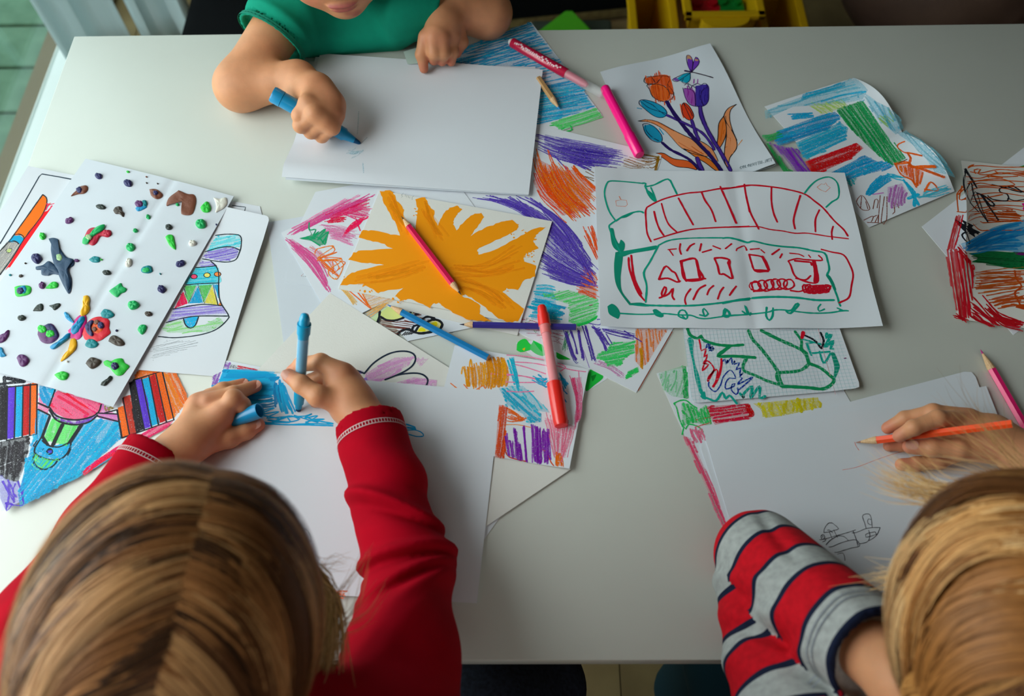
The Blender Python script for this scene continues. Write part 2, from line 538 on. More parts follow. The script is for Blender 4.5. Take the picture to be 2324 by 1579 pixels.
        qd, qn = Q @ d, Q @ n
        k = qn.min() + gap * 0.4
        while k < qn.max():
            xs = []
            for i in range(len(Q)):
                j = (i + 1) % len(Q)
                if (qn[i] - k) * (qn[j] - k) < 0:
                    t = (k - qn[i]) / (qn[j] - qn[i]); xs.append(qd[i] + t * (qd[j] - qd[i]))
            xs.sort()
            for x0, x1 in zip(xs[::2], xs[1::2]):
                if x1 - x0 < gap * 0.6: continue
                segs = [(x0, x1)]
                if brk and RNG.uniform() < brk and x1 - x0 > gap * 6:
                    m = RNG.uniform(x0, x1); g = (x1 - x0) * RNG.uniform(0.05, 0.2); segs = [(x0, m - g), (m + g, x1)]
                for p0, p1 in segs:
                    if p1 - p0 < 2: continue
                    e0 = p0 + RNG.uniform(-over, jit); e1 = p1 + RNG.uniform(-jit, over)
                    kk = k + RNG.normal() * gap * 0.25
                    c = col if isinstance(col, str) else col[RNG.integers(len(col))]
                    mid = (e0 + e1) / 2; bow = RNG.normal() * gap * 0.35
                    s._line([d * e0 + n * (kk + RNG.normal() * gap * 0.2), d * mid + n * (kk + bow), d * e1 + n * (kk + RNG.normal() * gap * 0.2)],
                            c, w * RNG.uniform(0.75, 1.25), kind, True, False, alpha * RNG.uniform(0.7, 1.0), 0.15)
            k += gap * RNG.uniform(0.75, 1.25)
    def scribble(s, pts, col, w=1.0, kind='marker', jit=2.0, alpha=1.0):
        P = np.array(s.P(pts)); P = P + RNG.normal(size=P.shape) * jit
        s._line(P, col, w, kind, True, False, alpha, 0.1)
    def loops(s, path, n, r, col, w=1.2, kind='marker', alpha=1.0):
        """a coiled scribble along a path; r = (along, across) in picture pixels"""
        P = catmull(s.P(path), 2.0)
        T = np.linspace(0, len(P) - 1.001, n * 9)
        out = []
        for i, t in enumerate(T):
            p = P[int(t)]
            a = i / 9 * 2 * math.pi
            q = 1 + RNG.normal() * 0.08
            out.append((p[0] + r[0] * math.sin(a) * q, p[1] + r[1] * math.cos(a) * q))
        s._line(out, col, w, kind, True, False, alpha, 0.1)
    def done(s):
        nm = {'marker': 'felt_pen_drawing', 'crayon': 'crayon_drawing', 'pencil': 'pencil_drawing', 'paint': 'painted_area'}
        order = ['paint', 'pencil', 'crayon', 'marker']
        for kind in order:
            if kind not in s.strokes: continue
            v, f, c = s.strokes[kind]
            v = np.array(v); v[:, 2] += order.index(kind) * 2.6e-5
            me = mesh_from(nm[kind], v, f)
            ca = me.color_attributes.new("Col", 'FLOAT_COLOR', 'CORNER')
            nl = np.array([len(q) for q in f])
            arr = np.repeat(np.array(c, dtype=np.float32), nl, axis=0)
            ca.data.foreach_set("color", arr.ravel())
            add(nm[kind], me, INK[kind], parent=s.ob, kind="stuff")
        return s
def bumpy(seed, amp, edge=0.0, n=5):
    r = random.Random(seed)
    K = [(r.uniform(-1, 1) * 7, r.uniform(-1, 1) * 7, r.uniform(0, 6.28), r.uniform(0.4, 1)) for _ in range(n)]
    def h(u, w):
        z = sum(a * math.sin(kx * u + ky * w + p) for kx, ky, p, a in K) / n
        e = max(0, 2 * abs(u - 0.5)) ** 4 + max(0, 2 * abs(w - 0.5)) ** 4
        return amp * (z + 1.0) * 0.5 + edge * e * 0.5
    return h
BLK = "1B1D24"
OR = ["EE7320", "E9601A"]; ORL = ["F08A52", "EE7A3C"]
BLU = ["1FA3CC", "169AC6", "3DB4D6"]; VIO = ["6A5AAE", "5B4CA5", "7A6CBC"]; PNK = ["DE7FA8", "D66A9C"]
GRN = ["2FA65A", "38B36A"]; LGR = ["63CB74", "7AD68A"]; RED = ["C81E3C", "D5284A"]
# ======== upper middle: blue crayon sheet, tulips, purple and orange sheet
s = Sheet("drawing_sheet", "blue crayon drawing with a green strip near the table's far edge", [(985, 135), (1205, 50), (1367, 262), (1150, 345)], 0.4, bumpy(1, .0008))
s.zoom(1140, 0, 5.264)
s.hatch([(-700, 640), (340, 268), (600, 620), (960, 1020), (1110, 1290), (430, 1500), (-300, 1350)], -12, 5.2, BLU, 2.0, 'crayon', 8, 0.9, 0.5, fill=.18)
s.hatch([(-700, 640), (340, 268), (480, 500), (300, 800), (-600, 900)], -20, 6, ["128FBE", "1FA3CC"], 2.2, 'crayon', 6, 0.85, 0.5, fill=.1)
s.hatch([(430, 1040), (900, 980), (1090, 1280), (440, 1470)], -8, 5, ["3DB4D6", "62BFD8"], 2.0, 'crayon', 6, 0.9, 0.3)
s.hatch([(560, 1470), (1120, 1290), (1200, 1400), (720, 1560)], -17, 3.2, LGR, 2.2, 'crayon', 3, 0.9)
s.line([(570, 1500), (700, 1500), (710, 1560)], "22B45A", 2, 'crayon'); s.line([(720, 1540), (800, 1490), (830, 1550), (760, 1570)], "22B45A", 2, 'crayon')
s.line([(960, 1440), (1080, 1380)], "22B45A", 2.4, 'crayon')
s.done()
s = Sheet("drawing_sheet", "coloured-in tulips and dragonfly on crumpled white paper", [(1362, 165), (1610, 105), (1757, 380), (1482, 452)], 0.4,
          lambda u, w: 0.0015 + 0.006 * max(0, u - 0.75) * 4 * (0.5 + 0.5 * math.sin(7 * w)) + 0.0012 * math.sin(9 * u + 5 * w), m=M_PAPER_G)
s.zoom(1430, 100, 5.265)
TU = "E4622C"
s.poly([(240, 500), (330, 470), (460, 540), (475, 640), (420, 680), (330, 670), (250, 590)], "E8703A", 'marker', 0.85)
s.poly([(175, 410), (300, 380), (460, 380), (520, 570), (480, 600), (440, 520), (330, 470), (200, 470)], "E4622C", 'marker', 0.8)
s.hatch([(180, 400), (340, 330), (470, 380), (530, 600), (540, 690), (300, 690), (200, 480)], 82, 4, [TU, "DC531E"], 1.3, 'marker', 6, 0.6)
for q in ([(165, 450), (180, 400), (260, 390), (370, 380), (460, 390), (470, 440), (450, 480), (480, 520), (520, 580), (510, 640), (440, 685), (360, 680), (270, 630), (230, 540), (200, 500), (210, 480)],
          [(210, 490), (300, 480), (400, 500), (460, 560), (470, 600), (455, 640)], [(165, 450), (190, 470), (300, 475), (340, 440), (380, 390)], [(260, 400), (300, 460)], [(450, 480), (455, 540), (480, 590), (515, 600)]):
    s.line(q, BLK, 1.1)
for x, y0, y1 in ((340, 320, 380), (185, 380, 410), (295, 355, 390), (410, 690, 730), (480, 660, 700), (305, 660, 700), (530, 620, 665)): s.line([(x, y0), (x + 4, y1)], TU, 1.3)
s.poly([(640, 530), (770, 560), (780, 740), (700, 700), (655, 620)], "A65BB8", 'marker', 0.8)
s.poly([(780, 500), (930, 490), (940, 620), (910, 720), (790, 740)], "45369A", 'marker', 0.9)
s.hatch([(650, 480), (760, 520), (770, 740), (660, 640)], 88, 4.5, ["9A2FA0", "B45CC0"], 1.2, 'marker', 5, 0.7)
s.hatch([(790, 500), (930, 480), (935, 700), (800, 735)], 88, 4, ["3D2E96", "5A4CC0"], 1.4, 'marker', 5, 0.8)
for q in ([(630, 525), (660, 640), (710, 720), (790, 745), (880, 740), (930, 690), (940, 600), (925, 490), (880, 470), (850, 490), (800, 470), (740, 500), (690, 470), (650, 490)],
          [(650, 530), (720, 540), (770, 590), (780, 740)], [(925, 510), (860, 560), (840, 640), (880, 740)], [(690, 480), (720, 540), (740, 500), (790, 530)]): s.line(q, "24164E", 1.1)
for x in (760, 805): s.line([(x, 470), (x + 4, 420)], "9A2FA0", 1.2)
s.poly([(680, 150), (720, 140), (750, 200), (735, 330), (700, 290)], "6B3FA8", 'marker'); s.poly([(770, 170), (810, 165), (820, 230), (750, 320)], "6B3FA8", 'marker')
s.poly([(680, 140), (715, 135), (740, 185), (685, 185)], "B98A6A"); s.poly([(780, 160), (815, 170), (815, 200), (775, 200)], "B98A6A")
for q in ([(735, 330), (700, 280), (675, 190), (680, 135), (720, 145), (750, 210), (735, 330)], [(740, 325), (760, 220), (785, 155), (820, 185), (820, 240), (745, 325)]): s.line(q, "2A1840", 1.1)
s.poly([(560, 410), (660, 350), (720, 350), (715, 430), (680, 465), (640, 455), (600, 445)], "1A9CB8")
s.poly([(505, 420), (555, 405), (590, 445), (540, 440)], "7A5AA6")
for q in ([(720, 345), (650, 355), (550, 400), (505, 430), (560, 450), (640, 400), (715, 350)], [(720, 350), (715, 430), (670, 468), (620, 455), (640, 410)]): s.line(q, "1C2440", 1.0)
s.line([(655, 320), (740, 335)], "2A1840", 3.0); s.line([(740, 335), (880, 370), (990, 402)], "2B1C30", 1.8)
s.poly([(615, 720), (650, 700), (700, 730), (755, 830), (750, 900), (700, 905), (640, 850)], "DB4A20", 'marker', .9)
for q in ([(615, 740), (640, 700), (700, 735), (750, 820), (760, 870), (730, 910), (680, 900), (630, 840), (615, 740)], [(640, 710), (680, 800), (730, 905)], [(640, 705), (720, 800), (745, 860)]): s.line(q, BLK, 1.0)
s.line([(600, 720), (620, 820), (640, 880)], "E8643C", 1.6)
s.poly([(115, 680), (200, 670), (330, 720), (420, 780), (435, 850), (370, 880), (280, 860), (150, 750)], "2AA0C8", 'marker', .9)
s.poly([(170, 970), (260, 970), (350, 1060), (380, 1150), (330, 1170), (230, 1120), (165, 1030)], "2AA0C8", 'marker', .9)
for q in ([(110, 720), (110, 680), (170, 665), (300, 700), (400, 760), (440, 820), (420, 865), (350, 880), (270, 850), (180, 780), (110, 720)], [(130, 690), (220, 760), (330, 800), (430, 830)], [(150, 670), (270, 730), (340, 790), (420, 850)],
          [(150, 960), (200, 950), (290, 990), (370, 1080), (385, 1150), (350, 1175), (260, 1150), (180, 1060), (150, 960)], [(180, 970), (190, 1030), (260, 1110), (350, 1160)]): s.line(q, "123050", 1.1)
s.line([(85, 765), (140, 775)], "2AA0C8", 1.3); s.line([(350, 1010), (400, 1080)], "2AA0C8", 1.4)
ST = "4C3590"
for q, w in (([(440, 690), (500, 790), (600, 930), (720, 1080), (850, 1220), (970, 1350), (1085, 1510)], 5.5), ([(440, 850), (560, 905), (740, 990), (870, 1070), (980, 1210), (1000, 1260)], 4), ([(835, 750), (850, 850), (900, 980), (980, 1130), (1080, 1290), (1200, 1510)], 5.5),
             ([(735, 910), (760, 990), (790, 1080), (820, 1140)], 4.5), ([(385, 1180), (480, 1260), (620, 1330), (720, 1390), (840, 1510)], 4), ([(800, 1360), (820, 1420), (860, 1510)], 6)):
    s.line(q, "2A1C5C", w); s.line(q, ST, w * 0.6)
LF = "EFA071"
for P_, c in (([(95, 920), (200, 905), (330, 930), (500, 1020), (640, 1090), (740, 1140), (860, 1260), (930, 1340), (840, 1330), (700, 1290), (590, 1220), (500, 1120), (400, 1020), (250, 940)], LF),
              ([(640, 1250), (760, 1290), (940, 1370), (1060, 1510), (1020, 1510), (900, 1420), (780, 1350)], "E8803C"),
              ([(310, 1305), (400, 1305), (520, 1370), (700, 1400), (800, 1500), (700, 1480), (540, 1460), (420, 1380)], "E0662A"),
              ([(1270, 720), (1200, 790), (1190, 900), (1220, 1020), (1270, 1150), (1270, 1250), (1190, 1360), (1170, 1470), (1130, 1400), (1130, 1250), (1150, 1100), (1145, 950), (1120, 860), (1170, 770)], LF),
              ([(1120, 860), (1060, 950), (1050, 1100), (1040, 1200), (1060, 1250), (1130, 1130), (1150, 1000)], "EA8446"),
              ([(790, 1140), (880, 1180), (980, 1260), (1050, 1400), (1000, 1370), (900, 1260)], LF)):
    s.poly(P_, c, 'marker', .85); s.line(P_, BLK, 1.1, closed=True)
s.hatch([(130, 905), (330, 930), (560, 1060), (420, 1010)], 28, 5, "E8752F", 1.5, 'marker', 8, .6)
s.hatch([(560, 1160), (880, 1290), (930, 1340), (700, 1290)], 32, 5, "E8752F", 1.5, 'marker', 8, .6)
s.hatch([(1050, 960), (1110, 900), (1120, 1050), (1060, 1180)], 100, 5, "E8752F", 1.5, 'marker', 8, .7)
s.hatch([(1150, 1050), (1210, 1060), (1220, 1200), (1150, 1250)], 110, 6, "E8752F", 1.3, 'marker', 8, .5)
s.line([(1140, 860), (1150, 940), (1220, 1040), (1275, 1150)], BLK, 1.2); s.line([(1290, 1210), (1340, 1145)], "E8954F", .8)
s.line([(1410, 1540), (1560, 1500), (1720, 1455), (1735, 1420), (1700, 1360)], "808A92", .5)
# small outlined lettering at the foot of the page
GL = {'C': [[(1, .2), (.5, 0), (0, .5), (.5, 1), (1, .8)]], 'O': [[(.5, 0), (0, .5), (.5, 1), (1, .5), (.5, 0)]], 'L': [[(.1, 0), (.1, 1), (.9, 1)]], 'R': [[(.1, 1), (.1, 0), (.8, .1), (.8, .4), (.1, .5), (.9, 1)]],
      'W': [[(0, 0), (.25, 1), (.5, .3), (.75, 1), (1, 0)]], 'I': [[(.5, 0), (.5, 1)]], 'T': [[(0, 0), (1, 0)], [(.5, 0), (.5, 1)]], 'H': [[(.1, 0), (.1, 1)], [(.9, 0), (.9, 1)], [(.1, .5), (.9, .5)]],
      '.': [[(.4, .85), (.6, 1)]], 'N': [[(.1, 1), (.1, 0), (.9, 1), (.9, 0)]], 'E': [[(.9, 0), (.1, 0), (.1, 1), (.9, 1)], [(.1, .5), (.7, .5)]]}
for i, ch in enumerate("COLORWITH.NET"):
    bx, by = 1315 + i * 30, 1465 - i * 8.0
    for g in GL[ch]:
        q = [(bx + a * 21, by + b * 30 - a * 6) for a, b in g]
        s.line(q, "8A959C", 1.5, 'marker', False); s.line(q, "C8D0D6", 0.6, 'marker', False)
s.done()
s = Sheet("drawing_sheet", "sheet of purple arcs and orange strokes under the train drawing", [(-113, 799), (168, 703), (100, 504), (-181, 600)], 1.0, bumpy(2, .0006), mm=True, m=M_PAPER, corner=0.004)
s.zoom(1190, 280, 7.042)
s.bundle([(150, 130), (700, 260), (1740, 470)], [(160, 380), (700, 620), (1500, 720)], 46, VIO, 1.1, 'crayon', 4, .35, .9)
s.bundle([(480, 330), (1100, 420), (1600, 500)], [(500, 470), (900, 640), (1300, 700)], 30, ["5B4CA5", "4A3F9C"], 1.2, 'crayon', 4, .4, .8)
s.line([(480, 510), (560, 610), (680, 730)], "5B4CA5", 1.4, 'crayon'); s.line([(490, 520), (600, 650), (660, 700)], "6A5AAE", 1.2, 'crayon')
s.bundle([(700, 600), (850, 680), (1000, 760)], [(760, 560), (900, 640), (1080, 720)], 6, "5B4CA5", 1.3, 'crayon', 4, .2)
s.bundle([(120, 640), (350, 1080), (800, 1560)], [(760, 680), (950, 900), (1200, 1120)], 42, ["EC6A2E", "EE7A3C", "F0905C"], 1.1, 'crayon', 6, .3, .95)
s.bundle([(90, 800), (260, 1150), (700, 1560)], [(450, 620), (750, 1150), (1150, 1480)], 24, ["EC6A2E", "E85A20"], 1.2, 'crayon', 6, .3, .95)
s.bundle([(770, 680), (900, 840), (1130, 1060)], [(790, 670), (950, 840), (1140, 1020)], 7, "F0702E", 1.6, 'crayon', 3, .1)
s.line([(370, 420), (430, 620), (560, 840)], "EE7A3C", 1.2, 'crayon'); s.line([(380, 430), (500, 700), (640, 980)], "EC6A2E", 1.3, 'crayon')
s.bundle([(-200, 1160), (150, 1300), (600, 1700), (1150, 2700)], [(60, 1160), (300, 1330), (700, 1640), (1180, 2350)], 34, VIO, 1.2, 'crayon', 5, .35, .95)
s.bundle([(-900, 1180), (-300, 1260), (300, 1600), (800, 2250)], [(-300, 1140), (-100, 1250), (350, 1500), (850, 2050)], 34, VIO, 1.1, 'crayon', 5, .35, .95)
s.bundle([(100, 1900), (500, 2200), (1180, 2560)], [(300, 2450), (700, 2560), (1150, 2640)], 34, ["5B4CA5", "6A5AAE"], 1.0, 'crayon', 6, .3, .95)
s.bundle([(900, 1650), (1050, 2000), (1190, 2300)], [(1080, 1600), (1150, 1800), (1200, 2050)], 10, "EC6A2E", 1.1, 'crayon', 6, .2)
s.bundle([(960, 2230), (1080, 2350), (1190, 2480)], [(800, 2700), (1000, 2760), (1190, 2820)], 18, ["EC6A2E", "EE7A3C"], 1.0, 'crayon', 6, .3, .9)
s.bundle([(1610, 520), (1900, 620), (2070, 660)], [(1530, 650), (1700, 720), (1900, 740)], 9, ["8A6234", "9A7242"], .9, 'crayon', 4, .2, .9)
s.bundle([(1780, 490), (2000, 540), (2150, 560)], [(1990, 720), (2080, 730), (2150, 560)], 6, ["8A6234", "7A5A20"], 1.2, 'crayon', 5, .1, .9)
s.line([(2140, 530), (2100, 740)], "8A6A30", 3, 'crayon'); s.line([(2000, 520), (2150, 560), (2080, 750)], "8A6234", 1.2, 'crayon'); s.line([(1850, 490), (2140, 540)], "8A6A30", 2, 'crayon')
for q in ([(1140, 690), (1260, 715)], [(1370, 690), (1500, 725)], [(980, 770), (1110, 840)], [(930, 840), (1110, 880)], [(1000, 730), (1110, 790)], [(960, 850), (1110, 920)]): s.line(q, "7A5A3A", 1.1, 'crayon')
s.zoom(0, 0, 1)
s.bundle([(1222, 452), (1290, 535), (1358, 612)], [(1225, 605), (1290, 637), (1358, 652)], 46, VIO, 1.1, "crayon", 5, .4, .95)
s.bundle([(1060, 448), (1150, 462), (1230, 520)], [(1180, 446), (1230, 500), (1300, 580)], 22, VIO, 1.1, "crayon", 5, .35, .95)
s.bundle([(1200, 330), (1230, 420), (1300, 505)], [(1280, 380), (1320, 440), (1358, 480)], 26, ["EC6A2E", "EE7A3C", "F0905C"], 1.1, "crayon", 6, .3, .95)
s.zoom(580, 400, 3.158)
s.bundle([(1100, 130), (1250, 145), (1465, 150)], [(1300, 165), (1400, 175), (1470, 190)], 14, "B9705A", .9, 'crayon', 3, .1, .8)
s.done()
s = Sheet("drawing_sheet", "pale sheet of purple lines, green and orange patches, below train drawing", [(41, 672), (221, 564), (114, 383), (-66, 490)], 0.6, bumpy(4, .0006), mm=True, th=0.0009)
s.zoom(1100, 640, 5.052)
s.bundle([(560, 30), (700, 30), (800, 60)], [(480, 420), (650, 440), (930, 470)], 13, ["2FAFCC", "45B9D2"], 2.0, 'crayon', 5, .2, .95)
s.bundle([(520, 180), (700, 210), (960, 290)], [(470, 330), (700, 380), (930, 410)], 10, ["2FAFCC", "1F9FC4"], 2.2, 'crayon', 6, .25, .95)
s.hatch([(660, 130), (960, 90), (1300, 190), (1310, 300), (1270, 400), (1060, 500), (960, 460), (970, 260), (680, 160)], -17, 4.2, LGR, 1.8, 'crayon', 6, .8, .3)
s.bundle([(1040, 490), (1150, 460), (1270, 390)], [(1060, 500), (1180, 470), (1280, 400)], 4, "46BF62", 2, 'crayon', 4)
VC = ["5A4A9C", "6454A8"]
for a, b in (([(900, 560), (1010, 860), (1050, 910)], [(950, 560), (1030, 860), (1060, 905)]), ([(980, 540), (1040, 700), (1060, 830)], [(1000, 560), (1030, 700), (1050, 830)]), ([(1060, 520), (1090, 700), (1130, 900)], [(1090, 560), (1110, 720), (1140, 880)]),
             ([(1110, 490), (1180, 700), (1230, 900)], [(1170, 480), (1230, 720), (1290, 910)]), ([(1260, 530), (1330, 650), (1390, 790)], [(1280, 530), (1350, 660), (1405, 780)]), ([(1310, 560), (1360, 640), (1420, 730)], [(1330, 560), (1380, 640), (1430, 720)]),
             ([(1220, 500), (1290, 540), (1320, 530)], [(1240, 520), (1290, 550), (1320, 540)]), ([(1330, 530), (1500, 550), (1730, 600)], [(1350, 560), (1500, 620), (1720, 660)])):
    s.bundle(a, b, 9, VC, 1.0, 'crayon', 3, .12, .95)
s.line([(1390, 590), (1460, 710)], VC[0], 1.2, 'crayon'); s.line([(1600, 560), (1800, 685)], "4E3F96", 1.3, 'crayon'); s.line([(1180, 470), (1320, 490), (1330, 430), (1290, 430)], VC[0], 1.1, 'crayon')
s.line([(900, 540), (1020, 900), (1070, 920)], "5A5A96", .8, 'crayon'); s.line([(1130, 780), (1200, 980)], "9A86BC", .8, 'crayon')
s.hatch([(1450, 690), (1720, 680), (1720, 800), (1600, 880), (1560, 960), (1420, 970), (1370, 900), (1280, 880), (1290, 820), (1400, 780)], -12, 3.6, ["4CC46C", "5CCB78"], 2.0, 'crayon', 5, .9, .2)
s.hatch([(1640, 1020), (1760, 970), (1770, 1030), (1640, 1110), (1610, 1120)], -25, 3.4, "4CC46C", 2, 'crayon', 4, .9)
s.hatch([(1730, 530), (2100, 540), (1860, 940), (1790, 980), (1720, 900)], 84, 6, ["EC8048", "F09060"], 1.6, 'crayon', 8, .8, .5)
s.bundle([(1780, 760), (1790, 850), (1790, 980)], [(1800, 760), (1810, 860), (1800, 980)], 5, "C9903C", 2, 'crayon', 3)
s.hatch([(430, 400), (900, 560), (900, 740), (440, 580)], 10, 5, ["C46A86", "B65A78"], .8, 'pencil', 10, .9, .3)
s.hatch([(430, 400), (600, 440), (620, 560), (440, 560)], -20, 7, ["7FBF8A"], .8, 'pencil', 10, .8, .3)
s.bundle([(940, 540), (900, 700), (880, 800)], [(980, 560), (940, 700), (920, 800)], 8, "5FA07A", .8, 'pencil', 5)
s.bundle([(1200, 880), (1450, 1000), (1600, 1110)], [(1300, 920), (1500, 990), (1620, 1080)], 8, "D9A0C8", 1.2, 'pencil', 5, .2, .6)
s.line([(1200, 270), (1235, 262)], "8A2A50", 1.0); s.line([(2150, 570), (1760, 1245)], "9A4A38", .7, 'marker')
s.done()
# ======== far right: bright crayon collage and dark felt-pen sheet
def h16(u, w):
    r = max(0.0, (u - 0.45) / 0.55)
    return 0.0012 + 0.016 * r ** 2 * abs(math.sin(math.pi * 2.0 * w)) + 0.001 * math.sin(6 * w + 3 * u)
s = Sheet("drawing_sheet", "curled crayon collage with a thick green bar, right of the tulips", [(1735, 243), (1938, 178), (2165, 436), (1972, 517)], 0.3, h16, grid=(30, 40))
s.zoom(1700, 160, 4.268)
LB = ["7CC3D6", "9AD0DE", "5FB8D0"]
s.hatch([(150, 390), (1020, 70), (1150, 190), (1100, 280), (430, 350), (160, 470)], -14, 6, LB, 2.4, 'crayon', 14, .55, .4)
s.hatch([(520, 230), (930, 110), (930, 150), (500, 290)], -17, 5, "3FAED0", 2.4, 'crayon', 10, .9)
s.line([(700, 300), (900, 240), (1130, 205)], "3FAED0", 3.0, 'crayon')
s.bundle([(560, 330), (640, 380), (720, 440)], [(850, 280), (950, 330), (960, 350)], 16, ["CFE08A", "B8D98A"], 1.6, 'crayon', 5, .3, .8)
s.bundle([(370, 430), (480, 420), (600, 420)], [(400, 480), (520, 460), (640, 440)], 7, "2AA6CE", 2.2, 'crayon', 4, .3)
s.hatch([(270, 590), (700, 430), (830, 400), (890, 450), (760, 570), (460, 680), (290, 730), (250, 690)], -17, 4.5, ["2396C4", "1C8EC0", "34A4CC"], 2.6, 'crayon', 8, .95)
s.hatch([(450, 700), (880, 500), (960, 560), (930, 670), (560, 860), (520, 830)], -22, 5.2, ["2CB4D0", "1FA8CC"], 2.8, 'crayon', 8, .95, .2)
s.hatch([(850, 370), (1090, 290), (1520, 850), (1400, 920), (1330, 890), (940, 520)], 55, 4.8, ["1F9A5C", "168A50", "2CA86A"], 3.0, 'crayon', 6, 1)
s.hatch([(540, 880), (1040, 700), (1110, 750), (980, 860), (640, 1010), (580, 960)], -20, 4.2, ["D01F48", "C2183E"], 2.8, 'crayon', 10, 1)
s.hatch([(770, 1000), (1120, 820), (1240, 880), (1380, 890), (1400, 930), (1120, 1010), (940, 1070), (920, 1010)], -22, 4.8, ["1F98C8", "2AA6CE"], 2.8, 'crayon', 8, .95)
s.hatch([(200, 700), (310, 730), (460, 760), (600, 1000), (470, 1010), (330, 830)], 52, 5.5, ["8A4FB8", "7A3FAE"], 2.2, 'crayon', 6, .95)
s.hatch([(120, 640), (300, 590), (330, 640), (180, 690)], -15, 5, "2FA860", 2.4, 'crayon', 4, .9)
s.hatch([(150, 690), (200, 720), (430, 1010), (350, 1010)], 58, 4.5, "27A058", 2.4, 'crayon', 4, .9)
s.hatch([(1120, 220), (1240, 300), (1440, 430), (1500, 560), (1420, 620), (1300, 520), (1180, 360)], 60, 6, LB, 2.4, 'crayon', 14, .6, .3)
s.bundle([(1220, 440), (1280, 500), (1340, 540)], [(1330, 400), (1380, 460), (1400, 520)], 9, "B8D98A", 1.6, 'crayon', 5, .3, .7)
s.hatch([(1430, 600), (1520, 590), (1700, 700), (1900, 880), (2000, 1040), (1800, 980), (1560, 700)], 45, 7, LB, 2.4, 'crayon', 20, .6, .3)
for q, w in (([(1510, 690), (1460, 710), (1440, 740), (1500, 790), (1560, 800), (1670, 825)], 2.8), ([(1420, 900), (1540, 890), (1600, 930), (1800, 930)], 5), ([(1540, 800), (1570, 850), (1560, 920), (1690, 960), (1880, 1030)], 4), ([(1420, 910), (1480, 1010), (1580, 1060), (1620, 1130)], 3)): s.line(q, "E0702A", w, 'crayon')
s.hatch([(1420, 900), (1600, 920), (1630, 960), (1620, 1120), (1560, 1050), (1480, 1000)], 85, 4.5, ["E0702A", "E6803C"], 2, 'crayon', 8, .9)
s.hatch([(1650, 960), (1690, 980), (1660, 1110), (1610, 1120)], 100, 5, "E0702A", 2, 'crayon', 6); s.line([(1700, 1170), (1760, 1080), (1830, 1160), (1700, 1150)], "E0702A", 2.2, 'crayon')
s.bundle([(1130, 1210), (1190, 1100), (1300, 1000)], [(1160, 1215), (1300, 1100), (1410, 1010)], 9, "24A4CC", 2.6, 'crayon', 5, .15)
s.bundle([(1280, 1010), (1400, 1040), (1520, 1060)], [(1340, 990), (1400, 1000), (1500, 1010)], 5, "5FB8D0", 2.2, 'crayon', 5, .2)
for q in ([(1500, 1060), (1560, 1150), (1640, 1300)], [(1530, 1090), (1600, 1180), (1600, 1310)], [(1540, 1240), (1640, 1200)]): s.line(q, "3FB0D0", 4, 'crayon')
s.bundle([(1640, 1210), (1800, 1150), (1960, 1130)], [(1650, 1240), (1800, 1220), (1940, 1160)], 7, "6AC0D4", 2, 'crayon', 6, .2, .8)
s.hatch([(1340, 1130), (1480, 1090), (1530, 1180), (1500, 1300), (1380, 1340), (1340, 1250)], 100, 5, ["C08AC0", "B47AB8"], 2, 'crayon', 8, .85)
s.line([(1200, 1200), (1300, 1185)], "C08AC0", 1.6, 'crayon')
BR = "7A4A40"
for q in ([(1060, 1310), (1040, 1270), (1070, 1220), (1110, 1220), (1170, 1340), (1100, 1350), (1060, 1310)], [(1090, 1220), (1080, 1330)], [(1130, 1270), (1150, 1340)], [(1200, 1340), (1220, 1250), (1250, 1260), (1240, 1330)], [(1270, 1210), (1250, 1470)], [(1310, 1220), (1280, 1470), (1330, 1450), (1335, 1220)],
          [(1110, 1450), (1200, 1410), (1180, 1470), (1140, 1470), (1260, 1475)], [(1200, 1420), (1250, 1400), (1220, 1470)], [(1400, 1280), (1410, 1370), (1390, 1390)], [(1430, 1290), (1450, 1330)]): s.line(q, BR, 1.0, 'crayon')
s.hatch([(930, 1060), (1050, 1040), (980, 1140)], 70, 5, "3FB8C0", 2, 'crayon', 5, .9)
s.line([(1530, 860), (1410, 915)], "5A3A28", 1.0); 
s.done()
s = Sheet("paper_sheet", "blank white sheet peeking out under the red and orange felt-pen drawing", [(2092, 514), (2340, 322), (2560, 560), (2300, 760)], 0.3, None, m=M_PAPER, cat="paper")
s.zoom(2080, 330, 3.59); s.line([(820, 185), (860, 175), (900, 165)], "2FA04A", 3.0); s.line([(850, 190), (900, 180)], BLK, 1.5); s.done()
s = Sheet("drawing_sheet", "red, orange and black felt-pen scribble curling at the right edge", [(2180, 366), (2700, 420), (2640, 790), (2168, 724)], 1.2,
          lambda u, w: 0.0015 + 0.020 * max(0, 1 - u * 3.2) ** 2 * (math.sin(math.pi * min(1, max(0, w)))) , m=M_PAPER_W, grid=(40, 24))
s.zoom(2080, 330, 3.59)
OD = "C85A1C"
for i in range(12):
    y = 165 + i * 40; s.line([(420 + 20 * math.sin(i * 2), y + 10), (520, y + 24 * math.sin(i)), (680, y - 6 + 18 * math.cos(i * 1.7)), (900, y + 12)], OD, 1.3)
for q in ([(420, 185), (470, 155), (430, 170)], [(480, 230), (470, 200), (520, 195), (500, 230), (560, 240), (660, 230), (640, 210)], [(340, 540), (330, 420), (340, 380), (420, 310), (560, 280), (700, 275), (800, 320), (700, 330), (500, 330)],
          [(330, 540), (420, 540), (520, 460)], [(380, 440), (540, 430), (700, 400)], [(420, 600), (440, 560), (530, 550), (640, 520), (760, 520)], [(520, 620), (540, 630), (700, 620), (850, 610)], [(460, 640), (520, 690), (620, 690), (860, 690)], [(340, 400), (400, 350), (410, 420), (350, 440), (370, 330)]): s.line(q, OD, 1.5)
s.hatch([(560, 560), (780, 520), (850, 580), (840, 615), (560, 610)], 4, 2.6, [OD, "B04A14"], 1.6, 'marker', 4)
s.hatch([(560, 240), (900, 210), (900, 250), (560, 265)], 2, 3, OD, 1.5, 'marker', 8)
